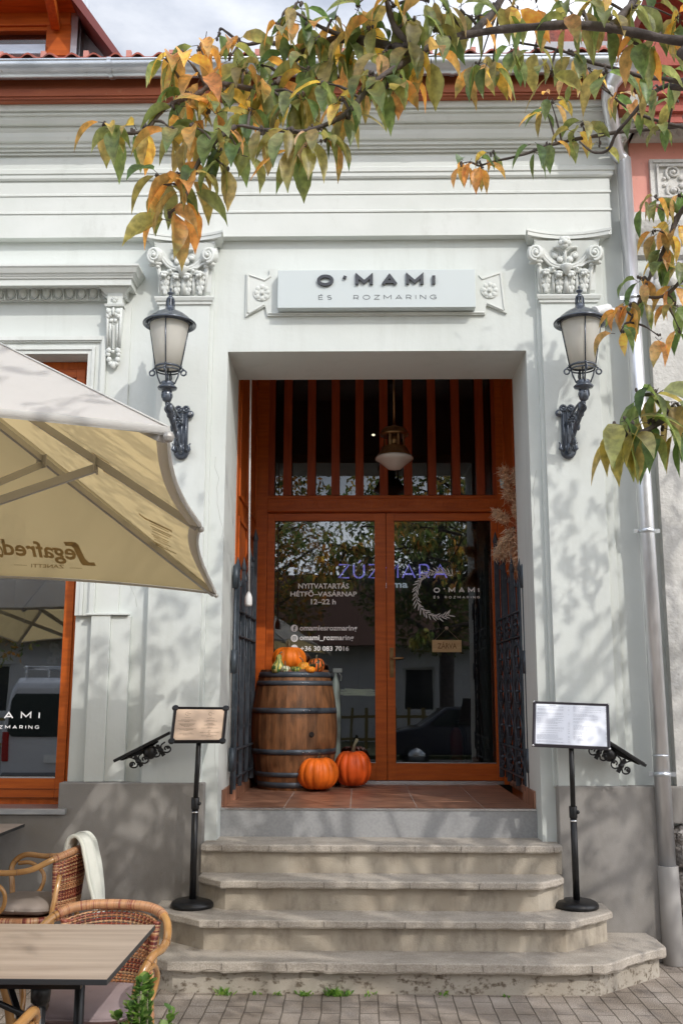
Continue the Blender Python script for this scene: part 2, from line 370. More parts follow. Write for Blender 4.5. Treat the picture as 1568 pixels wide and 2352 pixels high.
BARK = mat('cherry_bark', (.065, .05, .045), .8, col2=(.14, .115, .105), vs=14, st=(1, 1, 1), bump=.7, bs=70, bd=.006)
PUMP = mat('pumpkin_skin', (1.0, 1.0, 1.0), .5, col2=(1.3, 1.3, 1.3), vs=9, attr=True, bump=.2, bs=50, bd=.003, spec=.35, dirt=(11, .66, .8, (.50, .22, .06)))
STEM = mat('dry_stem', (.11, .10, .06), .8, col2=(.22, .2, .13), vs=30, bump=.5, bs=80)
BWOOD = mat('aged_barrel_oak', (.6, .6, .6), .62, col2=(1.5, 1.42, 1.35), vs=9, st=(2.4, 2.4, .5), attr=True, bump=.6, bs=60, bd=.004, bst=(2, 2, .25), spec=.35, det=9, dirt=(5, .54, .72, (.045, .03, .02), (1, 1, .5)))
HOOP = mat('blue_grey_hoop', (.05, .065, .085), .5, .35, col2=(.095, .11, .13), vs=8, bump=.25, bs=50, bd=.002, dirt=(12, .6, .75, (.10, .06, .04)))
PAPERB = mat('beige_menu_paper', (.66, .49, .36), .6); PAPERW = mat('white_menu_paper', (.74, .76, .82), .5)
PAMPAS = mat('dry_pampas_plume', (1.1, 1.1, 1.1), .9, col2=(1.6, 1.6, 1.6), vs=20, attr=True, trans=(.35, None))
STEEL = mat('grey_parasol_alloy', (.42, .40, .37), .45, .3)
FABRIC = mat('cream_parasol_fabric', (.80, .79, .77), .85, col2=(.84, .83, .81), vs=3, bump=.5, bs=5, bd=.02, trans=(.42, (.84, .67, .36)), spec=.15)
HEMM = mat('folded_parasol_hem', (.68, .67, .64), .85, trans=(.12, (.8, .66, .36)), spec=.15)
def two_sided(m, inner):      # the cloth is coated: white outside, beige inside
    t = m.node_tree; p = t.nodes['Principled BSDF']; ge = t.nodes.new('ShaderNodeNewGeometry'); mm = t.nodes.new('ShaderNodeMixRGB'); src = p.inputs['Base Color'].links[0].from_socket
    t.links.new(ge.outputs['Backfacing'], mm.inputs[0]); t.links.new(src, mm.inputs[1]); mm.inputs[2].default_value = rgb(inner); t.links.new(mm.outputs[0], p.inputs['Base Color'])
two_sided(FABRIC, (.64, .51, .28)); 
PRINT = mat('brown_print', (.34, .24, .12), .9, trans=(.45, (.56, .40, .18)))
RIV = mat('rivet_steel', (.5, .5, .5), .3, .9)
# ------------------------------------------------------------------ ground
def paver_mat():
    m, t, p = NT('concrete_pavers'); N = t.nodes; l = t.links.new
    tcn = N.new('ShaderNodeTexCoord'); mpn = N.new('ShaderNodeMapping'); mpn.inputs['Rotation'].default_value = (0, 0, R(90)); l(tcn.outputs['Object'], mpn.inputs[0])
    nz = N.new('ShaderNodeTexNoise'); nz.inputs['Scale'].default_value = 2.2; l(tcn.outputs['Object'], nz.inputs['Vector'])
    mm = N.new('ShaderNodeMixRGB'); mm.blend_type = 'LINEAR_LIGHT'; mm.inputs[0].default_value = .016; l(mpn.outputs[0], mm.inputs[1]); l(nz.outputs['Color'], mm.inputs[2])
    b = N.new('ShaderNodeTexBrick'); b.offset = .5; b.inputs['Scale'].default_value = 1; b.inputs['Brick Width'].default_value = .2; b.inputs['Row Height'].default_value = .1
    b.inputs['Mortar Size'].default_value = .0042; b.inputs['Mortar Smooth'].default_value = .3; b.inputs['Bias'].default_value = 0
    b.inputs['Color1'].default_value = (.37, .325, .285, 1); b.inputs['Color2'].default_value = (.45, .40, .355, 1); b.inputs['Mortar'].default_value = (.17, .145, .12, 1)
    l(mm.outputs[0], b.inputs['Vector'])
    n2 = N.new('ShaderNodeTexNoise'); n2.inputs['Scale'].default_value = 170; n2.inputs['Detail'].default_value = 3; l(tcn.outputs['Object'], n2.inputs['Vector'])
    c = N.new('ShaderNodeValToRGB'); c.color_ramp.elements[0].position = .38; c.color_ramp.elements[1].position = .7; c.color_ramp.elements[0].color = (.62, .62, .62, 1); c.color_ramp.elements[1].color = (1.45, 1.42, 1.38, 1); l(n2.outputs['Fac'], c.inputs[0])
    mu = N.new('ShaderNodeMixRGB'); mu.blend_type = 'MULTIPLY'; mu.inputs[0].default_value = 1; l(b.outputs['Color'], mu.inputs[1]); l(c.outputs[0], mu.inputs[2])
    n3 = N.new('ShaderNodeTexNoise'); n3.inputs['Scale'].default_value = 3; n3.inputs['Detail'].default_value = 8; l(tcn.outputs['Object'], n3.inputs['Vector'])
    c3 = N.new('ShaderNodeValToRGB'); c3.color_ramp.elements[0].position = .35; c3.color_ramp.elements[1].position = .7; c3.color_ramp.elements[0].color = (.62, .59, .55, 1); c3.color_ramp.elements[1].color = (1.1, 1.1, 1.1, 1); l(n3.outputs['Fac'], c3.inputs[0])
    m3 = N.new('ShaderNodeMixRGB'); m3.blend_type = 'MULTIPLY'; m3.inputs[0].default_value = 1; l(mu.outputs[0], m3.inputs[1]); l(c3.outputs[0], m3.inputs[2]); l(m3.outputs[0], p.inputs['Base Color'])
    p.inputs['Roughness'].default_value = .85; p.inputs['Specular IOR Level'].default_value = .25
    sb = N.new('ShaderNodeMath'); sb.operation = 'SUBTRACT'; l(n2.outputs['Fac'], sb.inputs[0]); l(b.outputs['Fac'], sb.inputs[1])
    bp = N.new('ShaderNodeBump'); bp.inputs['Strength'].default_value = .9; bp.inputs['Distance'].default_value = .006; l(sb.outputs[0], bp.inputs['Height']); l(bp.outputs[0], p.inputs['Normal'])
    return m
g = MB(); g.quad((-60, -8.4, 0), (60, -8.4, 0), (60, .3, 0), (-60, .3, 0)); struct(g, 'pavement', paver_mat())
g = MB(); g.box(-60, 60, -8.52, -8.4, -.4, .01); struct(g, 'kerb', CONC)
g = MB(); g.quad((-300, -500, -.12), (300, -500, -.12), (300, -8.5, -.12), (-300, -8.5, -.12)); struct(g, 'road', ASPH)
g = MB(); g.box(-60, 60, -26, -16.5, -.3, -.02); struct(g, 'lawn', mat('dry_grass_verge', (.06, .075, .03), .95, col2=(.12, .11, .05), vs=3, bump=.8, bs=60, bd=.03))
g = MB(); g.quad((-300, .3, -.02), (300, .3, -.02), (300, 400, -.02), (-300, 400, -.02)); struct(g, 'ground', mat('bare_ground', (.12, .10, .08), .95))
# ------------------------------------------------------------------ cafe building
FZ = .87           # floor level of the entrance
DY = 1.97          # door plane
bld = thing('cafe_building', 'mint white single storey cafe building with moulded cornice and orange wooden door', 'building', (0, 0, 0))
def grid_wall(mb, X0, X1, Z0, Z1, holes, Yf, Yb):
    xs = sorted({X0, X1, *[h[0] for h in holes], *[h[1] for h in holes]}); zs = sorted({Z0, Z1, *[h[2] for h in holes], *[h[3] for h in holes]})
    def solid(i, j):
        if i < 0 or j < 0 or i >= len(xs)-1 or j >= len(zs)-1: return False
        cx, cz = (xs[i]+xs[i+1])/2, (zs[j]+zs[j+1])/2
        return not any(h[0] < cx < h[1] and h[2] < cz < h[3] for h in holes)
    for i in range(len(xs)-1):
        for j in range(len(zs)-1):
            if not solid(i, j): continue
            a, b, c, d = xs[i], xs[i+1], zs[j], zs[j+1]
            mb.quad((a, Yf, c), (b, Yf, c), (b, Yf, d), (a, Yf, d)); mb.quad((a, Yb, c), (b, Yb, c), (b, Yb, d), (a, Yb, d))
            if not solid(i-1, j): mb.quad((a, Yf, c), (a, Yb, c), (a, Yb, d), (a, Yf, d))
            if not solid(i+1, j): mb.quad((b, Yf, c), (b, Yb, c), (b, Yb, d), (b, Yf, d))
            if not solid(i, j-1): mb.quad((a, Yf, c), (b, Yf, c), (b, Yb, c), (a, Yb, c))
            if not solid(i, j+1): mb.quad((a, Yf, d), (b, Yf, d), (b, Yb, d), (a, Yb, d))
DX0, DX1, DZ1 = -.912, 1.158, 3.953
WX0, WX1, WZ0, WZ1 = -3.7, -1.882, A(60, 1871, -.135).z - .002, 3.93
w_ = MB(); grid_wall(w_, -6.5, 2.03, 0, 5.60, [(DX0, DX1, .5, DZ1), (WX0, WX1, WZ0, WZ1)], 0, .625)
for f in range(len(w_.f)): pass
w_.build('facade_wall', PAINT, bld, fix=False)
random.seed(101)
CRK = mat('hairline_crack', (.36, .36, .33), .9)
for (x, z, dx, dz, n) in ((-.98, 3.2, .004, -.07, 9), (1.20, 3.1, -.003, -.06, 8), (1.95, 2.2, .002, -.08, 9), (-1.55, 2.6, .01, -.06, 7), (-.93, 1.5, -.004, -.06, 6)):
    q = MB(); p = Vector((x, -.0006, z)); pts = [p.copy()]
    for k in range(n): p = p+Vector((dx+random.gauss(0, .012), 0, dz+random.gauss(0, .012))); pts.append(p.copy())
    q.tube(pts, .0008, 4); q.build('hairline_crack', CRK, bld)
def mould(mb, prof, xa, xb, Yb=0.0, left=True, right=True):
    # prof: (projection d, z); runs along the front and returns at the ends
    a = [mb.ring([(xa-(d if left else 0), Yb, z) for d, z in prof]), mb.ring([(xa-(d if left else 0), Yb-d, z) for d, z in prof]),
         mb.ring([(xb+(d if right else 0), Yb-d, z) for d, z in prof]), mb.ring([(xb+(d if right else 0), Yb, z) for d, z in prof])]
    mb.skin(a, closed=False, smooth=False)
def zA(y, Y, x=870): return A(x, y, Y).z
# entablature
e = MB(); XE = 1.70
prof = [(0, zA(541, -.07)), (.07, zA(541, -.07)), (.07, zA(487, -.07)), (.078, zA(486, -.078)), (.078, zA(482, -.078)), (.07, zA(481, -.07)),
        (.07, zA(446, -.07)), (.078, zA(445, -.078)), (.078, zA(441, -.078)), (.072, zA(440, -.07)), (.072, zA(411, -.07)),
        (.085, zA(409, -.085)), (.095, zA(404, -.095)), (.095, zA(396, -.095)), (.105, zA(393, -.105)), (.105, zA(384, -.105)), (.09, zA(382, -.09)), (.09, zA(352, -.09)),
        (.115, zA(349, -.115)), (.115, zA(343, -.115)), (.135, zA(341, -.135)), (.14, zA(334, -.14)), (.16, zA(331, -.16)), (.165, zA(323, -.165)),
        (.19, zA(318, -.19)), (.205, zA(308, -.205)), (.215, zA(298, -.215)), (.235, zA(290, -.235)), (.235, zA(284, -.235)),
        (.27, zA(278, -.27)), (.29, zA(268, -.29)), (.30, zA(260, -.30)), (.32, zA(256, -.32)), (.32, zA(250, -.32)), (.345, zA(246, -.345)), (.36, zA(226, -.36)), (.36, zA(222, -.36)), (0, zA(222, -.36)+.05)]
mould(e, prof, -6.5, XE, left=False); e.build('cornice', TRIM, bld, bevel=.0015)
# eave boards
e = MB(); z0 = zA(226, -.39); e.box(-6.5, 1.86, -.40, .3, z0, z0+.016)
e.box(-6.5, 1.86, -.415, -.395, z0+.004, z0+.25); e.box(-6.5, 1.86, -.425, -.4152, z0+.018, z0+.075)
for x in (1.70, 1.78): e.box(x, x+.06, -.38, 0, z0-.09, z0-.004)
e.build('eave_board', EAVE, bld, bevel=.002)
# gutter
gz = (zA(132, -.5)+zA(181, -.5))/2 + .03; gr = .078; gy = -.50
gu = MB(); prof = [(gy+gr*math.cos(R(a)), gz+gr*math.sin(R(a))) for a in range(180, 361, 12)]
bead = [(gy-gr+.008*math.cos(R(a))-.004, gz+.006+.008*math.sin(R(a))) for a in range(-20, 260, 40)]
gu.extr(prof, -6.5, 1.89, True); gu.extr([(gy+(gr-.004)*math.cos(R(a)), gz+(gr-.004)*math.sin(R(a))) for a in range(180, 361, 12)], -6.5, 1.889, True)
gu.tube([(-6.5, gy-gr, gz+.004), (1.89, gy-gr, gz+.004)], .009, 8)
gu.prism([(1.0*(p[0]), p[1]) for p in prof], 1.885, 1.89, 'x')
for x in (-1.24, 1.70): gu.extr([(gy+(gr+.002)*math.cos(R(a)), gz+(gr+.002)*math.sin(R(a))) for a in range(180, 361, 12)], x, x+.012, True)
gut = gu.build('gutter', ZINC, bld)
xs = A(252, 160, -.5).x
for i in range(-3, 3):
    x = xs + i*1.16
    if x > 1.85: continue
    s_ = MB(); s_.extr([(gy+(gr+.005)*math.cos(R(a)), gz+(gr+.005)*math.sin(R(a))) for a in range(176, 361, 10)], x, x+.028, True)
    s_.box(x, x+.028, gy-gr-.006, gy-gr+.03, gz, gz+.016); s_.build('gutter_bracket', ZINC, gut)
# downspout
def spout_x(z): return 1.87 + (4.8-z)*.007
pz = A(1421, 372, -.12).z
dsp = MB(); 
c0 = A(1400, 150, -.48); c1 = A(1402, 196, -.47); c2 = A(1396, 222, -.44)
dsp.tube([(1.745, gy, gz-.06), (1.745, gy, gz-.09), c1, c2], [.075, .07, .05, .048], 16)
dsp.tube(bez([c1, c2, A(1406, 290, -.30), A(1416, 350, -.16), (spout_x(pz), -.12, pz), (spout_x(pz-.15), -.12, pz-.15)], 8), .0475, 18)
zb = A(1512, 1988, -.12).z
dsp.tube([(spout_x(pz+.02), -.12, pz+.02), (spout_x(3), -.12, 3), (spout_x(zb), -.12, zb-.02)], .050, 20)
ds = dsp.build('downspout', PIPE, bld)
for y in (685, 1220, 1778):
    z = A(1450, y, -.12).z; x = spout_x(z); c = MB(); c.lathe([(.052, z-.014), (.055, z-.012), (.055, z+.012), (.052, z+.014)], (x, -.12, 0), 20)
    c.box(x-.085, x-.05, -.125, -.115, z-.014, z+.014); c.box(x+.05, x+.085, -.125, -.115, z-.014, z+.014); c.bar((x, -.07, z), (x, 0, z), .012, .012); c.build('pipe_clamp', ZINC, ds)
c = MB(); z = A(1450, 1735, -.12).z; c.lathe([(.051, z-.006), (.0535, z), (.051, z+.006)], (spout_x(z), -.12, 0), 20); c.build('pipe_joint', ZINC, ds)
c = MB(); c.tube([(spout_x(zb), -.12, zb), (spout_x(0), -.13, 0)], [.062, .064], 20); c.build('pipe_casing', PIPEP, ds, bevel=.003)
# plinth
p = MB(); p.prism([(-6.5, 0), (-.985, 0), (-.985, 1.05), (WX1-.025, 1.05), (WX1-.025, WZ0-.001), (-6.5, WZ0-.001)], -.10, -.002); p.build('plinth', PLINTH, bld, bevel=.008)
p = MB(); p.prism([(1.247, 0), (1.925, 0), (1.925, .815), (2.055, .815), (2.055, 1.04), (1.247, 1.04)], -.10, -.002); p.build('plinth', PLINTH, bld, bevel=.008)
# pilasters
def pilaster(x0, x1, xo0, xo1):
    q = MB(); q.box(xo0, xo1, -.035, -.001, 1.03, 4.762); q.box(x0, x1, -.07, -.036, 1.03, 4.762)
    o = q.build('pilaster', PAINT, bld, bevel=.003)
    n = MB(); zt = zA(675, -.09, 1300); zm = zA(694, -.09, 1300)
    mould(n, [(.0, zm), (.012, zm+.004), (.014, zm+.022), (.022, zm+.026), (.030, zm+.046), (.030, zm+.056), (.018, zm+.06), (.0, zt)], x0, x1, -.07); n.build('necking', TRIM, o)
    return o
def capital(par, cx, sc, s0=0):
    # measured on the right hand capital, moved and scaled for the left
    base = 1.4425
    def K(u, v, Y):
        q = A(1180.4+.16852*u, 528.5+.16852*v, Y); return Vector((cx+(q.x-base)*sc, q.y, q.z))
    def KM(u, v, Y, mir):     # mirrored about the capital's centre line u=690
        q = K(u if not mir else 1380-u, v, Y); return q
    c = MB()
    # bell
    z0 = K(690, 862, -.07).z; z1 = K(690, 240, -.07).z; zt = K(690, 70, -.1).z
    xl, xr = K(335, 800, -.07).x, K(1085, 800, -.07).x
    rings = []
    for z, d in ((z0, .0), (z0+.02, .012), ((z0+z1)/2, .022), (z1-.05, .05), (z1+.02, .07)):
        rings.append(c.ring([(xl-d*.5, -.066, z), (xl-d*.5, -.07-d, z), (xr+d*.5, -.07-d, z), (xr+d*.5, -.066, z)]))
    c.skin(rings, closed=True, smooth=False)
    # abacus : concave front slab
    def slab(z0, z1, dp, ext):
        f = []; n = 14
        for i in range(n+1):
            t = i/n*2-1; x = (xl+xr)/2 + t*((xr-xl)/2+ext); y = -.07 - dp*(.45+.55*t*t); f.append((x, y))
        poly = f + [(f[-1][0]-.02, -.03), (f[0][0]+.02, -.03)]
        c.prism([(a, b) for a, b in poly], z0, z1, 'z')
    h = zt-z1
    slab(z1+h*.18, z1+h*.42, .075, .035); slab(z1+h*.42, z1+h*.5, .085, .055); slab(z1+h*.5, zt-.012, .125, .088); slab(zt-.012, zt+.006, .135, .098)
    for mir in (0, 1):
        # volute spiral
        k = MB; pts = []
        for i in range(60):
            t = i/59; a = R(-100) + t*R(760); r = 78*(1-t)**.9 + 12
            pts.append(KM(288-math.cos(a)*r*1.0, 305-math.sin(a)*r*1.15, -.165-.012*t, mir))
        c.tube(pts, [.013-.006*i/59 for i in range(60)], 6)
        c.ball(KM(292, 308, -.175, mir), .016)
        c.lathe([(.055, -.03), (.058, 0), (.03, .012)], KM(292, 308, -.15, mir), 16, Matrix.Rotation(R(90), 3, 'X'))
        c.ball(KM(225, 320, -.12, mir), .05, (.6, .8, 1.1), 10)
        # S bands
        for off, rr in ((0, .013), (40, .011)):
            c.tube(bez([KM(250, 232+off*.2, -.165, mir), KM(340, 260+off, -.15, mir), KM(420, 370+off, -.13, mir), KM(520, 455+off*.9, -.125, mir), KM(640, 490+off*.6, -.13, mir), KM(690, 492+off*.5, -.13, mir)], 5), rr, 6)
        c.prism([(KM(u, v, 0, mir).x, KM(u, v, -.1, mir).z) for u, v in ((250, 240), (360, 280), (430, 390), (540, 480), (690, 510), (690, 525), (520, 520), (400, 440), (330, 340))], -.135, -.07)
        # inner scrolls
        for (u, v, r0, yy) in ((560, 350, 52, -.125), (625, 405, 44, -.14)):
            pts = []
            for i in range(30):
                t = i/29; a = R(-60)+t*R(560); r = r0*(1-t)+8; pts.append(KM(u+math.cos(a)*r, v-math.sin(a)*r, yy, mir))
            c.tube(pts, .008, 5); c.ball(KM(u, v, yy-.008, mir), .02, (1, .7, 1), 10)
        c.tube(bez([KM(680, 310, -.14, mir), KM(620, 250, -.15, mir), KM(545, 240, -.14, mir), KM(530, 285, -.13, mir)], 5), [.014]*6+[.017]*6+[.008]*4, 6, flat=.6)
        # rosettes under the band
        fu = 522 
        for a in range(6): c.ball(KM(fu+34*math.cos(R(a*60)), 525+34*math.sin(R(a*60)), -.115, mir), .017, (1, .6, 1), 8)
        c.ball(KM(fu, 525, -.125, mir), .013)
        c.tube([KM(fu+4, 560, -.10, mir), KM(530, 700, -.095, mir), KM(530, 860, -.085, mir)], [.008, .012, .012], 6)
        # leaf under the volute
        for (u, v, s1) in ((250, 440, .03), (300, 425, .034), (345, 430, .026), (330, 470, .02)): c.ball(KM(u, v, -.13, mir), s1, (1, .8, .55), 9)
        c.tube([KM(330, 470, -.12, mir), KM(350, 640, -.09, mir), KM(372, 860, -.08, mir)], [.018, .013, .010], 6)
        # acanthus leaves: stems and curled lobes
        for (u0, w0, dy) in ((430, 62, 0), (610, 50, 25)):
            for q in (-1, 1):
                c.tube(bez([KM(u0+q*8, 860, -.085, mir), KM(u0+q*14, 740, -.09, mir), KM(u0+q*w0*.6, 620+dy, -.1, mir)], 4), [.012, .013, .013, .014, .014, .013, .012, .011, .009][:9], 6)
                for j, vv in enumerate((760, 690, 620, 560)):
                    c.ball(KM(u0+q*(w0*(.45+.16*j)), vv+dy, -.092-.006*j, mir), .019-.001*j, (.8, .55, 1.25), 8)
            c.ball(KM(u0, 560+dy, -.125, mir), .032, (1.0, .7, .55), 10); c.ball(KM(u0-18, 585+dy, -.135, mir), .014); c.ball(KM(u0+20, 590+dy, -.133, mir), .013)
            c.ball(KM(u0, 640+dy, -.10, mir), .028, (.5, .5, 1.8), 10)
    # centre: flower, stalk, cup
    for a in range(5): c.ball(K(686+42*math.cos(R(a*72+90)), 158+42*math.sin(R(a*72+90)), -.185), .026, (1, .7, 1), 10)
    c.ball(K(686, 156, -.2), .02)
    c.tube([K(688, 210, -.16), K(690, 470, -.14)], [.010, .014], 8)
    c.lathe([(.008, -.06), (.03, -.02), (.045, .0), (.04, .012), (.01, .016)], K(706, 500, -.135), 14)
    c.tube([K(706, 590, -.11), K(706, 860, -.085)], [.012, .022], 8)
    for u in (680, 735): c.tube([K(u, 600, -.10), K(u, 860, -.08)], .009, 6)
    c.build('capital', TRIM, par)
plR = pilaster(1.257, 1.641, 1.235, 1.70); plL = pilaster(-1.391, -1.038, -1.41, -1.014)
capital(plR, 1.4425, 1.0); capital(plL, -1.21, .93)
# sign backing plaster panel with rosettes
def PX(pts, Y): return [(A(x, y, Y).x, A(x, y, Y).z) for x, y in pts]
s_ = MB(); pol = [(566,625),(611,640),(619,630),(619,617),(640,617),(640,620),(1088,619),(1090,617),(1099,618),(1104,636),(1152,621),(1163,719),(1116,700),(1114,722),(614,725),(609,703),(564,727)]
s_.prism(PX(pol, -.02), -.02, -.001)
def rim(mb, pts, Y, r): mb.tube([A(x, y, Y) for x, y in pts], r, 5)
for pts in ([(570,631),(608,644),(622,634)], [(570,632),(569,718)], [(572,720),(607,699)], [(1148,627),(1106,641),(1099,632)], [(1148,628),(1157,711)], [(1155,712),(1118,696)], [(616,720),(1112,718)]): rim(s_, pts, -.022, .007)
for (cx, cy) in ((602, 672), (1124, 666)):
    for a in range(8):
        c = A(cx+13*math.cos(R(a*45)), cy+13*math.sin(R(a*45)), -.026); s_.ball(c, .020, (1, .5, 1), 8)
    s_.ball(A(cx, cy, -.04), .014, (1, .8, 1), 8); s_.lathe([(.062, -.004), (.062, .004)], A(cx, cy, -.024), 20, Matrix.Rotation(R(90), 3, 'X'))
s_.build('name_panel_surround', TRIM, bld, bevel=.0015)
# ---- window at the left
wf = MB(); Yw = .13
def wx(px, y, Y): return A(px, y, Y).x
# casing
ztop = lambda y, Y: A(150, y, Y).z
cs = MB(); zb0 = A(240, 1414, -.03).z
xin = WX1
for (xa, xb, Y) in ((WX1, WX1+.030, -.035), (WX1+.030, WX1+.052, -.045), (WX1+.052, WX1+.088, -.028), (WX1+.088, WX1+.098, -.045), (WX1+.098, WX1+.13, -.055)):
    cs.box(xa, xb-.0005, Y, -.001, zb0, WZ1 + (xb-WX1)*.95)
for (da, db, Y) in ((0, .030, -.035), (.030, .052, -.045), (.052, .088, -.028), (.088, .098, -.045), (.098, .13, -.055)):
    cs.box(WX0-.1, WX1+.0+da-.0003 if da else WX1-.0003, Y-.0004, -.001, WZ1+da*.95, WZ1+db*.95-.0005)
cs.box(WX1+.1302, A(281, 1200, -.015).x, -.018, -.001, zb0, 4.3)
cs.build('window_casing', TRIM, bld, bevel=.0015)
pd = MB(); pd.box(A(199, 1600, -.05).x+.01, A(246, 1600, -.06).x, -.062, -.001, 1.052, zb0); pd.box(A(246, 1600, -.06).x+.0006, A(292, 1600, -.05).x, -.045, -.001, 1.052, zb0-.004)
pd.box(A(197, 1418, -.07).x, A(294, 1418, -.07).x, -.072, -.001, zb0+.0005, zb0+.014); pd.build('window_pedestal', PAINT, bld, bevel=.003)
# window head cornice
def Z3(v, Y): return A(200, 563.8+.236*v, Y).z
hd = MB(); xe = A(262, 600, -.02).x
prof = [(0, Z3(545, 0)), (.03, Z3(540, -.03)), (.034, Z3(520, -.034)), (.04, Z3(515, -.04)), (.06, Z3(425, -.06)), (.065, Z3(418, -.06)), (.165, Z3(386, -.165)), (.165, Z3(325, -.165)), (.175, Z3(318, -.175)), (.18, Z3(300, -.18)), (.185, Z3(292, -.185)), (.192, Z3(272, -.192)), (.2, Z3(262, -.2)), (.215, Z3(215, -.215)), (.225, Z3(195, -.225)), (.225, Z3(178, -.225)), (0, Z3(160, -.1))]
mould(hd, prof, WX0-.3, xe, left=False)
for i in range(24):
    x = xe - .04 - i*.083
    zc = (Z3(515, -.05)+Z3(425, -.05))/2
    hd.ball((x, -.055, zc+.006), .030, (1, .55, 1.25), 12)
    hd.tube([(x-.034, -.058, zc+.036), (x-.033, -.06, zc), (x-.02, -.06, zc-.032), (x, -.058, zc-.042), (x+.02, -.06, zc-.032), (x+.033, -.06, zc), (x+.034, -.058, zc+.036)], .0045, 5)
    hd.prism([(x-.046, zc-.045), (x-.036, zc-.045), (x-.0415, zc+.035)], -.064, -.045)
hd.build('window_head_cornice', TRIM, bld, bevel=.001)
# console
co = MB()
def C3(u, v, Y): return A(.236*u, 563.8+.236*v, Y)
xa, xb = C3(1050, 520, -.1).x, C3(1195, 520, -.1).x
mould(co, [(0, Z3(500, -.1)), (.01, Z3(480, -.1)), (.04, Z3(420, -.14)), (.05, Z3(400, -.15)), (.055, Z3(370, -.16)), (0, Z3(368, -.16))], xa, xb, -.085)
co.box(xa-.02, xb+.02, -.085, -.001, Z3(500, -.1), Z3(372, -.1)-.0); co.box(xa, xb, -.105, -.001, Z3(575, -.1), Z3(455, -.1))
mould(co, [(0, Z3(602, -.1)), (.012, Z3(598, -.1)), (.016, Z3(578, -.1)), (0, Z3(572, -.1))], xa, xb, -.105)
rings = []
for v, d in ((602, .1), (680, .095), (800, .075), (950, .055), (1050, .045), (1100, .02)):
    z = Z3(v, -d); s0 = (v-602)/500*.02; rings.append(co.ring([(xa+s0, -.001, z), (xa+s0, -d, z), (xb-s0, -d, z), (xb-s0, -.001, z)]))
co.skin(rings, smooth=False); co.face(rings[-1])
for k in range(18): co.ball(C3(1102, 790+k*12.5, -.098+.0022*k), .0085, seg=8)
for q in (-1, 1):
    co.tube([C3(1115+q*66, 610, -.105), C3(1110+q*62, 800, -.085), C3(1105+q*58, 1000, -.06)], [.01, .009, .011], 6)
    co.tube([C3(1110+q*35, 760, -.09), C3(1106+q*32, 1000, -.06)], .006, 6)
    for (u, v, r0) in ((45, 640, .022), (52, 690, .018), (30, 670, .020), (22, 730, .014), (45, 1020, .02), (50, 1060, .018), (42, 1110, .02), (28, 1150, .018), (60, 1035, .012)):
        co.ball(C3(1105+q*u, v, -.105+(v-610)/500*.055), r0, (1, .7, 1.1), 8)
co.ball(C3(1105, 640, -.11), .018, (.6, .8, 1.8), 8); co.ball(C3(1105, 1165, -.045), .024, (.9, .7, 1.2), 8); co.ball(C3(1100, 1035, -.06), .013)
for a in range(8): co.tube([C3(1118, 528, -.108), C3(1118+34*math.cos(R(a*45+22)), 528+28*math.sin(R(a*45+22)), -.107)], [.003, .006], 5)
co.build('console_bracket', TRIM, bld)
# wooden window
def frame_rect(mb, x0, x1, z0, z1, w, y0, y1, wb=None):
    wb = wb if wb is not None else w
    mb.box(x0, x0+w, y0, y1, z0, z1); mb.box(x1-w, x1, y0, y1, z0, z1); mb.box(x0+w+.0005, x1-w-.0005, y0+.001, y1, z1-w, z1); mb.box(x0+w+.0005, x1-w-.0005, y0+.001, y1, z0, z0+wb)
wzb = A(100, 1853, Yw).z; gzb = A(100, 1786, Yw).z
win = MB(); frame_rect(win, WX0, WX1, wzb, WZ1-.002, .055, Yw, Yw+.07, .05); window = win.build('window_frame', WOOD, bld, bevel=.003)
sx1 = WX1-.0555; sash = MB(); frame_rect(sash, WX0+.06, sx1, wzb+.0505, WZ1-.06, .062, Yw-.012, Yw+.05, gzb-wzb-.05); sash.build('sash', WOODH, window, bevel=.003)
gv = MB()
for y in (1812, 1832): z = A(60, y, Yw-.01).z; gv.box(WX0+.1, sx1, Yw-.0145, Yw-.0118, z-.0015, z+.0015)
gv.build('rail_groove', mat('dark_gap', (.06, .015, .005), .8), window)
gw = MB(); gw.box(WX0+.12, sx1-.06, Yw+.02, Yw+.026, gzb-.002, WZ1-.12); gw.build('glass', GLASSW, window)
t = MB(); t.bar((WX0+.12, Yw-.006, gzb+.002), (sx1-.063, Yw-.006, gzb+.002), .012, .01); t.build('drip_bar', CHROME, window)
si = MB(); zt = A(60, 1857, -.12).z; zb_ = A(60, 1871, -.135).z; si.box(WX0-.1, A(150, 1865, -.13).x, -.135, Yw, zb_, zt); si.build('window_sill', ZINC, bld, bevel=.002)
# frosted film on lower glass + lettering
fl = MB(); zf = A(100, 1524, Yw).z; fl.box(WX0+.12, sx1-.062, Yw+.03, Yw+.031, gzb, zf); fl.build('frosted_film', glassmat('frost_film', (.62, .66, .63), .02, .3), window)
lt = MB(); Yl = Yw+.0185
a = A(92, 1649, Yl); b = A(11, 1635, Yl); b2 = A(92, 1635, Yl)
hcap = A(60, 1635, Yl).z - A(60, 1649.5, Yl).z; wl = a.x-A(10, 1640, Yl).x
tot = 1.12*2+1.0+0+1.06+.12; 
fnw = lambda u, v: Vector((u, Yl, v))
strokes(lt, "AMI", fnw, A(10, 1640, Yl).x, a.x, A(60, 1651, Yl).z, A(60, 1635, Yl).z, .009, 1.05)
strokes(lt, "O'M", fnw, A(10, 1640, Yl).x-wl*1.55, A(10, 1640, Yl).x-wl*.42, A(60, 1651, Yl).z, A(60, 1635, Yl).z, .009, 1.05)
lt.build('window_lettering', LETW, window, fix=False); lt = MB(); strokes(lt, "ZMARING", fnw, A(-2, 1670, Yl).x, a.x, A(60, 1674, Yl).z, A(60, 1666, Yl).z, .0045, .75)
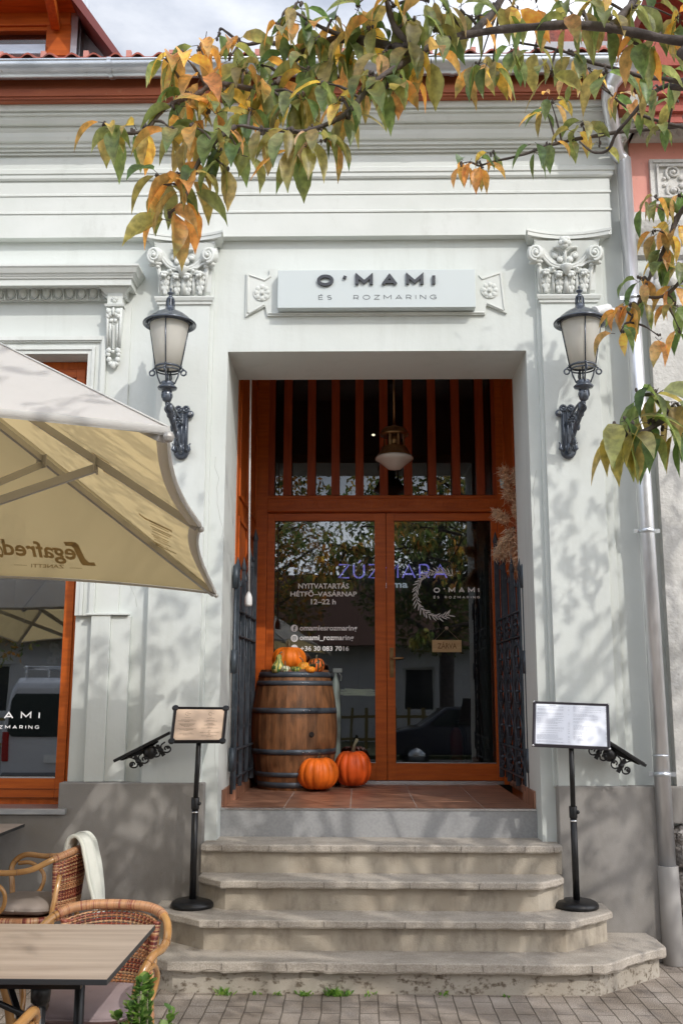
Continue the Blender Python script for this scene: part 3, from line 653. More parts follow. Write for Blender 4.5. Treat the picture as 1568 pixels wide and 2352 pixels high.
strokes(lt, "ÉS ROZ", fnw, A(-80, 1670, Yl).x, A(-12, 1670, Yl).x, A(60, 1674, Yl).z, A(60, 1664, Yl).z, .0045, .75)
lt.build('window_lettering', LETW, window, fix=False)
# ---- recess: lining, ceiling, floor
RX0, RX1, RZ1 = -.905, 1.27, 4.62
for X, s1 in ((RX0, 1), (RX1, -1)):
  r_ = MB(); r_.box(X, X-s1*.12, .627, DY, FZ-.1, RZ1)
  for z0_, z1_ in ((FZ+.12, FZ+.95), (FZ+1.05, FZ+2.05), (FZ+2.2, FZ+3.4)):
    for y0_, y1_ in ((.72, 1.25), (1.35, 1.88)):
            fr = .03
            r_.box(X, X+s1*.012, y0_, y0_+fr, z0_, z1_); r_.box(X, X+s1*.012, y1_-fr, y1_, z0_, z1_); r_.box(X, X+s1*.012, y0_+fr, y1_-fr, z0_, z0_+fr); r_.box(X, X+s1*.012, y0_+fr, y1_-fr, z1_-fr, z1_)
  r_.build('recess_lining', WOOD, bld, bevel=.002)
r_ = MB(); r_.box(RX0-.12, RX1+.12, .627, DY+.1, RZ1, RZ1+.1); r_.build('recess_ceiling', PAINT, bld)
# interior shell
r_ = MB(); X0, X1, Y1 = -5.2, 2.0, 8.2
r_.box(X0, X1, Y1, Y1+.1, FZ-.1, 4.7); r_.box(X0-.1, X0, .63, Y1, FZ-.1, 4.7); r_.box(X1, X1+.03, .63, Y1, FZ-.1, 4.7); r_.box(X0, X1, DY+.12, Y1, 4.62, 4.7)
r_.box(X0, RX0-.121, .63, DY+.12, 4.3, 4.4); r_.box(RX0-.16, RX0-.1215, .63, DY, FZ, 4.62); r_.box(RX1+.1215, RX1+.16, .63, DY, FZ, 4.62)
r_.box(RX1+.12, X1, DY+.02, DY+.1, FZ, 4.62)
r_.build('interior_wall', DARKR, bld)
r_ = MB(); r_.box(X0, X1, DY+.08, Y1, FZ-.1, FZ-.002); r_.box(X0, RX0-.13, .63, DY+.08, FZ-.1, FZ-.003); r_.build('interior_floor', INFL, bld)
# tiled threshold floor
def tile_mat():
    m, t, p = NT('brown_wood_tile'); N = t.nodes; l = t.links.new
    tcn = N.new('ShaderNodeTexCoord'); mpn = N.new('ShaderNodeMapping'); mpn.inputs['Rotation'].default_value = (0, 0, R(-18)); mpn.inputs['Scale'].default_value = (1.5, 16, 1); l(tcn.outputs['Object'], mpn.inputs[0])
    n = N.new('ShaderNodeTexNoise'); n.inputs['Scale'].default_value = 2.5; n.inputs['Detail'].default_value = 7; n.inputs['Distortion'].default_value = .8; l(mpn.outputs[0], n.inputs['Vector'])
    c = N.new('ShaderNodeValToRGB'); c.color_ramp.elements[0].position = .35; c.color_ramp.elements[0].color = (.12, .05, .03, 1); c.color_ramp.elements[1].position = .68; c.color_ramp.elements[1].color = (.48, .25, .16, 1); l(n.outputs['Fac'], c.inputs[0])
    l(c.outputs[0], p.inputs['Base Color']); p.inputs['Roughness'].default_value = .38
    return m
TILE = tile_mat()
tl = MB(); x = DX0+.003; xsT = [DX0+.003, -.50, -.06, .38, .82, DX1-.003]
for a, b in zip(xsT[:-1], xsT[1:]):
    for y0_, y1_ in ((.175, .62), (.624, 1.06), (1.064, 1.5), (1.504, 1.94)):
        tl.box(a+.003, b-.003, y0_, y1_, FZ-.02, FZ)
tl.build('floor_tile', TILE, bld, bevel=.0015)
tl = MB(); tl.box(DX0+.003, DX1-.003, .176, 1.96, FZ-.03, FZ-.0035); tl.build('tile_grout', mat('grey_grout', (.45, .40, .36), .9), bld)
for q_ in ((DX0+.0005, DX0+.012, .2, .66, FZ, FZ+.11), (DX1-.012, DX1-.0005, .2, .66, FZ, FZ+.11), (RX0, RX0+.03, .66, 1.9, FZ, FZ+.075), (RX1-.03, RX1, .66, 1.9, FZ, FZ+.075)): tl = MB(); tl.box(*q_); tl.build('tile_skirting', TILE, bld, bevel=.001)
tl = MB(); tl.box(DX0+.001, DX1-.001, .166, .1755, FZ-.012, FZ+.0015); tl.build('step_trim', CHROME, bld)
tl = MB(); tl.box(DX0+.001, DX1-.001, .17, .60, .60, FZ-.031); tl.box(DX0+.001, DX1-.001, .171, .1752, FZ-.031, FZ-.0125); tl.build('doorstep', DSTEP, bld)
# ---- door
door = MB()
def X_(px, y=1430): return A(px, y, DY).x
fx0, fx1 = RX0, RX1-.002; lx0, mx_, lx1 = -.799, .233, 1.20; ztr0 = A(887, 1180, DY).z; ztr1 = A(887, 1140, DY).z
door.box(fx0, lx0-.002, DY-.05, DY+.06, FZ, RZ1); door.box(lx1+.002, fx1, DY-.05, DY+.06, FZ, RZ1)
door.box(lx0-.0015, lx1+.0015, DY-.055, DY+.06, ztr0+.004, ztr1); door.box(lx0-.0015, lx1+.0015, DY-.075, DY-.056, ztr0+.01, ztr0+.03); door.box(lx0-.0015, lx1+.0015, DY-.07, DY-.056, ztr1-.03, ztr1-.008)
df = door.build('door_frame', WOODH, bld, bevel=.003)
# carved circles in the transom rail
cv = MB(); zc = (ztr0+.03+ztr1-.03)/2
for i in range(19):
    x = -.74+i*.103
    cv.tube([(x+.034*math.cos(R(a)), DY-.0555, zc+.034*math.sin(R(a))) for a in range(0, 361, 20)], .0022, 5)
    if i % 2: cv.tube([(x-.05, DY-.056, zc-.02), (x-.02, DY-.057, zc+.01), (x+.02, DY-.057, zc-.01), (x+.05, DY-.056, zc+.02)], .0022, 5)
cv.build('carved_rail', WOODH, df)
# slats of the transom
sl = MB(); pxs = []
u0 = 560+.548*330; 
for cx in (348, 461, 574, 687, 801, 915, 1028, 1141, 1255):
    x = A((560+cx*.5485)/1.1352, 1000, DY-.03).x; pxs.append(x)
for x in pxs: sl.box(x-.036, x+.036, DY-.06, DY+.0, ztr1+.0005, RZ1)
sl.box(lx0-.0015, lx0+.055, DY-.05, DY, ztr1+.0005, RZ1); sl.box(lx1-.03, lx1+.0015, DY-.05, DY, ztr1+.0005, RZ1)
tr = sl.build('transom_slats', mat('recess_shade_slat_wood', (.27, .045, .012), .45, col2=(.36, .065, .016), vs=6, st=(6, 6, .7), bump=.1, bs=30, bd=.002, spec=.3), bld, bevel=.003, label='row of upright wooden bars above the door')  # same stained wood, darkened: shade of the deep recess put into the colour
gl = MB(); gl.box(lx0, lx1, DY+.02, DY+.026, ztr1, RZ1); gl.build('transom_glass', glassmat('transom_glass', (.5, .52, .52), .04), tr)
# leaves
def leafd(x0, x1, g0, g1, zb, zt, name):
    d = MB(); d.box(x0, g0, DY-.03, DY+.03, FZ+.03, ztr0); d.box(g1, x1, DY-.03, DY+.03, FZ+.03, ztr0)
    d.box(g0+.0005, g1-.0005, DY-.028, DY+.03, zt, ztr0); d.box(g0+.0005, g1-.0005, DY-.028, DY+.03, FZ+.03, zb)
    for k in (.33, .66): z = FZ+.03+(zb-FZ-.03)*k; d.box(g0-.002, g1+.002, DY-.0315, DY-.0285, z-.0015, z+.0015)
    return d.build(name, WOODH, bld, bevel=.004)
zgt = A(887, 1197, DY).z; zgb = A(887, 1751, DY).z
dl = leafd(lx0, mx_-.002, -.735, .135, zgb, zgt, 'door_leaf'); dr = leafd(mx_+.002, lx1, .305, 1.145, zgb, zgt, 'door_leaf')
for leaf_, a, b in ((dl, -.735, .135), (dr, .305, 1.145)):
    q = MB(); q.box(a, b, DY+.0, DY+.006, zgb, zgt); q.build('glass', GLASS, leaf_)
    q = MB(); q.box(a, b, DY-.032, DY-.028, zgb-.004, zgb+.003); q.build('drip_bar', CHROME, leaf_)
q = MB(); q.box(lx0, lx1, DY-.04, DY+.03, FZ, FZ+.026); q.build('threshold', CHROME, df)
# handle
q = MB(); hx = A(899, 1513, DY).x; za, zb2 = A(899, 1488, DY).z, A(899, 1556, DY).z
q.box(hx-.018, hx+.018, DY-.038, DY-.03, zb2, za); zh = A(899, 1513, DY).z
q.tube([(hx, DY-.03, zh), (hx, DY-.08, zh), (hx+.02, DY-.088, zh), (hx+.1, DY-.085, zh+.002)], [.010, .010, .010, .007], 10)
q.lathe([(.008, -.003), (.008, .003)], (hx, DY-.039, A(899, 1540, DY).z), 12, Matrix.Rotation(R(90), 3, 'X'))
q.build('handle', BRASS, dr, bevel=.003)
# lettering on the door glass
Yg = DY-.0012
q = MB()
for body, x0, y0, x1, y1, bo in (('NYITVATARTÁS', 685, 1337, 801, 1352, .018), ('HÉTFŐ–VASÁRNAP', 667, 1355, 819, 1370, .018), ('12–22 h', 714, 1376, 771, 1388, .018),
        ('omamiesrozmaring', 688, 1437, 820, 1452, .02), ('omami_rozmaring', 688, 1459, 812, 1474, .02), ('+36 30 083 7016', 690, 1484, 801, 1495, .02)):
    q = MB(); wtext(q, body, x0, y0, x1, y1, Yg, bo); q.build('lettering_line', LETW, dl, fix=False)
for cy in (1443, 1466, 1489): q = MB(); q.lathe([(.031, -.0004), (.031, .0004)], A(676, cy, Yg), 28, Matrix.Rotation(R(90), 3, 'X')); q.build('icon_disc', LETW, dl)
q = MB(); Yi = Yg-.0012; wtext(q, 'f', 673.5, 1438, 679, 1449.5, Yi, .03); q.build('icon_mark', BLACK, dl, fix=False)
q = MB(); c = A(676, 1466, Yi); pts = [(c.x+.016*sx_, Yi, c.z+.016*sz_) for sx_, sz_ in ((-1,-.6),(-1,.6),(-.6,1),(.6,1),(1,.6),(1,-.6),(.6,-1),(-.6,-1),(-1,-.6))]
q.tube(pts, .002, 4); q.tube([(c.x+.008*math.cos(R(a)), Yi, c.z+.008*math.sin(R(a))) for a in range(0, 361, 30)], .002, 4); q.ball((c.x+.010, Yi, c.z+.010), .002, seg=6)
q.build('icon_mark', BLACK, dl, fix=False)
q = MB(); fnd = lambda u, v: Vector((u, Yg, v))
strokes(q, "O'MAMI", fnd, A(995, 1355, Yg).x, A(1100, 1355, Yg).x, A(1000, 1361.5, Yg).z, A(1000, 1349.5, Yg).z, .0105, .92)
q.build('name_lettering', LETS, dr, fix=False); q = MB(); strokes(q, "ÉS ROZMARING", fnd, A(995, 1372, Yg).x, A(1101, 1372, Yg).x, A(1000, 1374.5, Yg).z, A(1000, 1369, Yg).z, .0045, .9)
# laurel wreath
q.build('name_lettering', LETS, dr, fix=False); q = MB()
def lf(mb, p, ang, L_, W_):
    d = Vector((math.cos(ang), math.sin(ang))); n = Vector((-d.y, d.x)); P = [p, p+d*L_*.35+n*W_, p+d*L_*.75+n*W_*.8, p+d*L_, p+d*L_*.75-n*W_*.8, p+d*L_*.35-n*W_]
    k = len(mb.v); mb.v += [Vector((a.x, Yg, a.y)) for a in P]; mb.face(range(k, k+6))
cw = A(1007, 1364, Yg); rad = A(1060, 1364, Yg).x-cw.x
for i in range(30):
    a = R(52 + 240*i/29); p = Vector((cw.x+rad*math.cos(a), cw.z+rad*math.sin(a))); tdir = a+math.pi/2
    for sgn in (-1, 1):
        lf(q, p, tdir + sgn*R(random.uniform(24, 46)), random.uniform(.045, .068), .0046)
q.tube([(cw.x+rad*math.cos(R(a)), Yg, cw.z+rad*math.sin(R(a))) for a in range(50, 300, 6)], .002, 4)
q.build('laurel_wreath', LETS, dr, fix=False)
# ---- interior dressing seen through the glass
Yn = 5.6
def neon(body, x0, x1, y0, y1, Y, r):
    q = MB(); strokes(q, body, lambda u, v: Vector((u, Y, v)), A(x0, y1, Y).x, A(x1, y1, Y).x, A(x0, y1, Y).z, A(x0, y0, Y).z, .01, .38, tube=r); return q
nb = neon('ZÚZMARA', 777, 1026, 1296, 1328, Yn, .011); top(nb, 'neon_sign', emis('violet_neon', (.33, .28, 1.0), 1.1), A(900, 1328, Yn), 'violet neon name sign glowing on the wall inside the cafe', 'neon sign')
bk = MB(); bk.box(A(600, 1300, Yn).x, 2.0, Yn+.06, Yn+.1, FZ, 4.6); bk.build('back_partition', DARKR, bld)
q = MB(); wtext(q, 'alma', 880, 1334, 936, 1350, Yn+.02, .02, .01); top(q, 'wall_lettering', emis('lit_white', (.8, .85, 1), .7), A(900, 1350, Yn+.02), 'small white script word lit below the violet neon sign', 'lettering')
# white curtain post / column inside at the right
q = MB(); q.box(A(1100, 1400, 2.6).x, A(1124, 1400, 2.6).x, 2.55, 2.7, FZ, 4.6); q.build('interior_post', mat('pale_post', (.30, .32, .31), .7), bld)
# fire extinguisher
ex = thing('fire_extinguisher', 'red fire extinguisher standing on the floor behind the door glass', 'extinguisher', (A(1048, 1735, 2.9).x, 2.9, FZ))
q = MB(); b0 = ORG[ex.name]; q.lathe([(.055, 0), (.06, .01), (.06, .34), (.045, .4), (.02, .43)], b0, 16); q.build('cylinder', mat('red_enamel', (.45, .015, .01), .3), ex)
q = MB(); q.lathe([(.018, .43), (.018, .47)], b0, 10); q.bar(b0+Vector((-.02, 0, .48)), b0+Vector((.09, 0, .5)), .02, .015); q.tube([b0+Vector((.02, 0, .46)), b0+Vector((.09, 0, .40)), b0+Vector((.085, 0, .12))], .01, 6); q.build('valve', BLACK, ex)
# chandelier of glass rods
ch = thing('glass_rod_lamp', 'wide lamp of glass rods hanging inside behind the left door pane', 'lamp', (A(823, 1590, 4.2).x, 4.2, A(823, 1590, 4.2).z))
q = MB(); b0 = ORG[ch.name]
for i in range(26):
    a = random.uniform(0, 6.28); d = Vector((math.cos(a), math.sin(a)*.5, random.uniform(-.04, .04)))*.19; c = Vector((random.uniform(-.04, .04), random.uniform(-.03, .03), random.uniform(-.03, .03))); q.tube([b0+c-d, b0+c+d], .006, 5)
q.build('rods', emis('dim_glass_rods', (.55, .55, .42), .28), ch); q = MB(); q.tube([b0, (b0.x, b0.y, 4.62)], .004, 5); q.build('cord', BLACK, ch)
# spot light behind the bars
sp = thing('track_spotlight', 'small black spotlight hanging behind the bars above the door', 'spotlight', A(862, 985, 2.5))
q = MB(); b0 = ORG[sp.name]; q.tube([A(866, 950, 2.5), A(862, 985, 2.5)], .012, 6); q.tube([A(870, 975, 2.5), A(860, 1000, 2.48)], [.04, .032], 12); q.tube([(A(866, 950, 2.5)), (A(866, 950, 2.5).x, 2.5, 4.62)], .01, 6); q.build('body', BLACK, sp)
q = MB(); q.ball(A(857, 999, 2.46), .016, (1, 1, .6)); q.build('bulb', emis('warm_bulb', (1, .85, .6), 6), sp)
# gold vase and flowers in the window, table inside
q = MB(); b0 = A(15, 1512, .55); q.lathe([(.11, -.30), (.115, -.28), (.13, .22), (.128, .24)], A(12, 1475, .6), 20)
top(q, 'gold_vase', mat('gold_leaf', (.45, .30, .10), .35, .6, col2=(.75, .55, .22), vs=14, bump=.6, bs=30, bd=.01), A(12, 1512, .6), 'tall gold leaf vase standing inside the left window', 'vase')
fv = thing('window_flowers', 'three pale paper flowers on a stem inside the left window', 'flowers', A(110, 1560, .4))
q = MB()
for (x, y) in ((124, 1487), (132, 1500), (119, 1518)):
    c = A(x, y, .4)
    for k in range(9):
        a = k*40; q.ball(c+Vector((.022*math.cos(R(a)), .005*(k % 3), .022*math.sin(R(a)))), .017, (1, .4, .7), 8, Matrix.Rotation(R(-a), 3, 'Y'))
q.build('petals', mat('pale_petals', (.62, .62, .60), .8), fv); q = MB(); q.tube([A(124, 1490, .41), A(122, 1520, .42), A(121, 1700, .42)], .003, 5); q.build('stem', STEM, fv)
# ------------------------------------------------------------------ roof
rf = MB(); x = -6.5; z0 = A(300, 126, -.47).z; slope = math.tan(R(27)); pts = []
n = int(8.35/.0125); fr = []; ed = []; bk_ = []
for i in range(n+1):
    x = -6.5 + i*.0125; ph = (x % .152)/.152; z = .024*math.cos(2*math.pi*ph) if ph < .62 or True else 0
    z = max(z, -.010)
    j = math.sin(x*3.1)*.004
    fr.append((x, -.47+j, z0+z)); ed.append((x, -.47+j, z0+z-.014)); bk_.append((x, 3.0, z0+z+3.47*slope))
a = rf.ring(fr); b = rf.ring(bk_); c = rf.ring(ed); d = rf.ring([(p[0], 3, p[2]-.02) for p in bk_])
rf.skin([c, a, b], closed=False, smooth=False); rf.skin([c, d], closed=False)
roof = rf.build('roof', ROOF, bld)
CLIPM = mat('pale_red_clip', (.5, .22, .18), .7)
for i in range(40):
    x = -5.9+i*.304
    if x > 1.7: break
    rg = MB(); rg.box(x, x+.035, -.30, -.27, z0+.07, z0+.16); rg.build('tile_clip', CLIPM, roof)
# dormer
dm = MB(); Yd = .25
def B(cx, cy, Y=Yd): return A(.5056*cx, .5056*cy, Y)
zbot = z0+.25
def bx(mb, c0, c1, y0, y1): a = B(*c0); b = B(*c1); mb.box(a.x, b.x, y0, y1, b.z, a.z)
bx(dm, (-700, 75), (330, 132), Yd-.05, Yd+.1); bx(dm, (222, 132), (325, 268), Yd-.045, Yd+.1); bx(dm, (-700, 132), (222, 150), Yd-.03, Yd+.08)
dmo = dm.build('dormer_frame', WOODH, bld, bevel=.004)
q = MB(); bx(q, (-700, 150), (219, 236), Yd+.02, Yd+.026); q.build('dormer_glass', GLASSW, dmo)
q = MB(); bx(q, (-700, 236), (218, 268), Yd-.07, Yd+.05); q.build('dormer_sill', ZINC, dmo)
q = MB(); bx(q, (-700, 250), (330, 330), Yd-.02, Yd+.1); bx(q, (325, 64), (350, 330), Yd-.04, Yd+.06); q.build('dormer_flashing', ZINC, dmo)
q = MB(); ax = B(352, 330).x; zt_, zl = B(352, -60).z, B(352, 330).z; q.box(ax-.004, ax+.002, Yd+.03, Yd+1.9, zl-.3, zt_); 
a1 = B(360, 60); q.prism([(B(345, 75).x, B(345, 75).z), (B(500, 262).x, B(500, 262).z), (B(345, 262).x, B(345, 262).z)], Yd+.12, Yd+.14); q.build('dormer_cheek', ZINC, dmo)
# soffit and roof of dormer: right hand slope going down to the right
q = MB(); p0 = B(330, -60, Yd-.25); p1 = B(560, 262, Yd-.25); p2 = B(520, 262, Yd-.25); p3 = B(290, -60, Yd-.25)
dirv = Vector((0, 2.4, 0))
dn = Vector((-.03, 0, -.045))
P = [p0, p1, p1+Vector((-.05, 0, -.0)), p0+Vector((-.06, 0, -.02))]
Q = [v+dirv for v in P]
q.quad(*P); q.quad(*Q)
for i in range(4): q.quad(P[i], P[(i+1) % 4], Q[(i+1) % 4], Q[i])
q.build('dormer_verge', mat('dark_red_verge', (.16, .035, .03), .55), dmo)
q = MB(); a = B(-700, 70, Yd-.04); b = B(352, 70, Yd-.04); zs = a.z
q.box(a.x, b.x, Yd-.42, Yd+.1, zs, zs+.02); 
for k in range(6): q.box(a.x, b.x, Yd-.42+k*.06, Yd-.415+k*.06, zs-.002, zs)
q.build('dormer_soffit', WOODH, dmo, bevel=.003)
q = MB(); q.bar(B(225, -30, Yd-.38), B(255, 118, Yd-.07), .07, .08); q.build('dormer_strut', WOOD, dmo, bevel=.006)
q = MB(); q.box(a.x, b.x, Yd-.44, Yd-.425, zs+.0, zs+.14); q.build('dormer_bargeboard', WOODH, dmo)
# ------------------------------------------------------------------ entrance steps
steps = thing('entrance_steps', 'worn grey stone steps with clipped corners leading up to the orange door', 'steps', (.13, -.4, 0))
def worn(mb, poly, z0, z1, jit, back=2):
    out = []; k = len(poly)
    for i in range(k):
        a = Vector(poly[i]); b = Vector(poly[(i+1) % k]); n = max(1, int((b-a).length/.03))
        if a.y > -.02 and b.y > -.02: n = 1
        for j in range(n):
            p = a.lerp(b, j/n); q = Vector((noise.noise(Vector((p.x*9, p.y*9, z1*50))), noise.noise(Vector((p.x*9+40, p.y*9, z1*50)))))*jit
            out.append((p+q, noise.noise(Vector((p.x*13, p.y*13, z1*70+9)))*jit))
    c = .008
    cen = sum((p for p, _ in out), Vector((0, 0)))/len(out)
    def rg_(zz, ins, jz): return mb.ring([(p.x-(1 if p.x > cen.x else -1)*(ins if abs(p.x-cen.x) > .9 else 0), p.y+ins, zz+j*jz) for p, j in out])
    r0 = rg_(z0, .004, 1.2); r1 = rg_(z0+c, 0, .6); r2 = rg_(z1-c, 0, .3); r3 = rg_(z1-c*.35, c*.35, 0); r4 = rg_(z1, c, 0)
    mb.skin([r0, r1, r2, r3, r4], smooth=False); mb.face(r4); mb.face(r0[::-1])
def steppoly(xa, xb, yf, cx0, cx1, yc): return [(xa, .3), (xa, yc), (cx0, yf), (cx1, yf), (xb, yc), (xb, .3)]
ST = [(.173, -1.50, 1.765, -.827, -1.045, 1.322, -.433, .014), (.345, -1.235, 1.493, -.623, -.911, 1.191, -.345, .006), (.518, -.98, 1.235, -.408, -.82, 1.077, -.245, .005), (.69, -.984, 1.246, -.175, -.95, 1.22, -.16, .005)]
ovh = .055
for i, (zt, xa, xb, yf, c0_, c1_, yc, jt) in enumerate(ST):
    q = MB(); th = .052 if i == 0 else .042; worn(q, steppoly(xa, xb, yf, c0_, c1_, yc), zt-th, zt, jt); tr_ = q.build('tread', NOSE, steps, fix=True)
    q = MB(); zb_ = ST[i-1][0] if i else 0; o2 = ovh if i < 3 else .04
    q.prism([(xa+(.03 if i < 2 else 0), .3), (xa+(.03 if i < 2 else 0), yc+o2*.6), (c0_+.02, yf+o2), (c1_-.02, yf+o2), (xb-(.03 if i < 2 else 0), yc+o2*.6), (xb-(.03 if i < 2 else 0), .3)], zb_-.001 if i else -.05, zt-th-.0005, 'z'); q.build('riser', CONC if i else CONCB, steps)
# seams across the nosings
SEAM = mat('dark_crack', (.05, .04, .035), .9)
for i, (zt, xa, xb, yf, c0_, c1_, yc, jt) in enumerate(ST):
    x = c0_+random.uniform(.1, .3)
    while x < c1_:
        q = MB(); q.bar((x, yf-.0035, zt-.04), (x+random.uniform(-.006, .006), yf-.0035, zt-.006), .0022, .002); q.build('seam', SEAM, steps); x += random.uniform(.18, .42)
# ------------------------------------------------------------------ neighbour house
nb_ = thing('neighbour_house', 'salmon pink neighbour house with white stucco ornaments, red cornice and rough granite base', 'building', (2.06, 0, 0))
def nbp(name, m_, fnc, **k): q = MB(); fnc(q); return q.build(name, m_, nb_, **k)
nbp('wall', LILAC, lambda q: q.box(2.032, 9, .0, .6, .80, A(1500, 512, 0).z))
nbp('upper_wall', PINK, lambda q: q.box(1.937, 9, -.03, .6, A(1500, 512, 0).z, 6.3))
def nbc(q):
    mould(q, [(0, zA(325, -.05, 1500)), (.04, zA(322, -.05, 1500)), (.06, zA(312, -.06, 1500)), (.07, zA(300, -.07, 1500)), (.20, zA(292, -.2, 1500)), (.20, zA(283, -.2, 1500)), (0, zA(283, -.2, 1500))], 1.945, 9, -.03, left=False)
    for i in range(14): q.prism([(1.97+i*.052, zA(316, -.09, 1500)), (1.945+i*.052, zA(304, -.09, 1500)), (1.995+i*.052, zA(304, -.09, 1500))], -.13, -.09)
nbp('dentil_cornice', STUCCO, nbc, bevel=.002)
def nrc(q):
    pr = [(0, zA(281, -.1, 1500)), (.27, zA(281, -.3, 1500)), (.27, zA(262, -.3, 1500)), (.30, zA(255, -.33, 1500)), (.31, zA(225, -.34, 1500)), (.36, zA(215, -.39, 1500)), (.38, zA(160, -.41, 1500)), (.44, zA(150, -.47, 1500)), (.47, zA(98, -.5, 1500)), (.47, zA(90, -.5, 1500)), (0, zA(85, -.5, 1500))]
    mould(q, pr, 1.94, 9, -.03, left=False)
nbp('red_cornice', REDP, nrc, bevel=.003)
def npn(q):
    a = A(1495, 470, -.05); b = A(1650, 366, -.05); 
    for k, (i, d) in enumerate(((0, .03), (.025, .02), (.045, .04))):
        x0, x1, z0, z1 = a.x+i, b.x-i, a.z+i, b.z-i; wd = (.025, .02, .015)[k]
        for r_ in ((x0, x0+wd, z0, z1), (x1-wd, x1, z0, z1), (x0+wd, x1-wd, z0, z0+wd), (x0+wd, x1-wd, z1-wd, z1)): q.box(r_[0], r_[1], -.03-d, -.0305, r_[2], r_[3])
    q.box(a.x+.06, b.x-.06, -.045, -.0306, a.z+.06, b.z-.06)
    cx, cz = (a.x+b.x)/2, (a.z+b.z)/2
    for sx_ in (-1, 1):
        for sz_ in (-1, 1):
            pts = []
            for i in range(26): t = i/25; an = R(-60)+t*R(480); r_ = .045*(1-t)+.012; pts.append((cx+sx_*(.085+math.cos(an)*r_), -.055, cz+sz_*(.07+math.sin(an)*r_)))
            q.tube(pts, .010, 6); q.ball((cx+sx_*.085, -.06, cz+sz_*.07), .018)
            q.ball((cx+sx_*.03, -.055, cz+sz_*.03), .022, (1, .6, 1)); q.ball((cx+sx_*.15, -.05, cz+sz_*.025), .014); 
nbp('ornament_panel', STUCCO, npn, bevel=.002)
def ncap(q):
    x0 = A(1452, 520, -.1).x
    mould(q, [(0, 4.62), (.03, 4.64), (.035, 4.70), (.07, 4.74), (.10, 4.80), (.12, 4.86), (.12, 4.92), (0, 4.94)], x0+.06, x0+.75, -.002)
    q.box(x0+.09, x0+.72, -.07, .0, 1.0, 4.3)
    mould(q, [(0, 4.22), (.03, 4.24), (.03, 4.30), (0, 4.31)], x0+.09, x0+.72, -.07)
    for k in range(26):
        q.ball((x0+.1+random.random()*.6, -.10-random.random()*.05, 4.34+random.random()*.36), random.uniform(.02, .05), (1, .7, 1.3), 8)
    for k in range(6): q.tube([(x0+.14+k*.1, -.10, 4.32), (x0+.13+k*.1, -.13, 4.50), (x0+.16+k*.1, -.17, 4.60)], .018, 6)
nbp('pilaster_capital', STUCCO, ncap)
def ngr(q):
    z = 0; 
    for h in (.27, .26, .26):
        x = 1.93
        while x < 3.4:
            w2 = random.uniform(.35, .5); n = 7
            V = [[q.v.__len__() for _ in range(0)]]
            idx = []
            for j in range(n+1):
                row = []
                for i in range(n+1):
                    e_ = min(i, n-i, j, n-j); yy = -.03 - (.07 if e_ > 0 else 0) - random.uniform(0, .025)*(1 if e_ > 0 else 0)
                    q.v.append(Vector((x+w2*i/n, yy, z+h*j/n))); row.append(len(q.v)-1)
                idx.append(row)
            for j in range(n):
                for i in range(n): q.face((idx[j][i], idx[j][i+1], idx[j+1][i+1], idx[j+1][i]))
            x += w2+.004
        z += h+.004
    q.box(2.035, 9, -.019, .5, 0, .808)
nbp('granite_base', GRANITE, ngr, fix=False)
q = MB(); q.box(A(1494, 1022, -.02).x, A(1494, 1022, -.02).x+.5, -.035, -.003, A(1494, 1022, -.02).z-.006, A(1494, 1022, -.02).z+.006); q.build('iron_bar', BLACK, nb_)
nbp('roof', ROOF, lambda q: (q.box(2.0, 9, -.5, 3, 6.3, 6.42), q.box(A(1235, 105, .2).x, A(1392, 75, .2).x, .15, 2.2, A(1235, 108, .2).z-.3, A(1235, 77, .2).z)))
nbp('roof_flashing', mat('dull_flashing', (.35,.36,.38), .6), lambda q: q.box(A(1230, 112, .1).x, A(1400, 100, .1).x, .05, .14, A(1230, 118, .1).z-.1, A(1230, 106, .1).z))
# ------------------------------------------------------------------ sign
sg = thing('cafe_sign', 'pale blue-grey signboard with raised black letters above the door', 'sign', A(865, 708, -.09))
q = MB(); a = A(637, 707.5, -.095); b = A(1090, 618, -.095); q.box(a.x, b.x, -.095, -.0225, a.z, b.z); q.build('panel', SIGNM, sg, bevel=.003)
q = MB(); f_ = lambda u, v: Vector((u, -.112, v))
strokes(q, "O'MAMI", f_, A(728, 640, -.11).x, A(999, 640, -.11).x, A(860, 656, -.11).z, A(860, 630, -.11).z, .0215, .92, depth=.0165, each=lambda b: b.build('raised_letter', LETB, sg, fix=False))
q = MB(); f_ = lambda u, v: Vector((u, -.0962, v))
strokes(q, "ÉS  ROZMARING", f_, A(731, 683, -.096).x, A(1002, 683, -.096).x, A(860, 688, -.096).z, A(860, 677.5, -.096).z, .0042, .72); q.build('thin_letters', LETG, sg, fix=False)
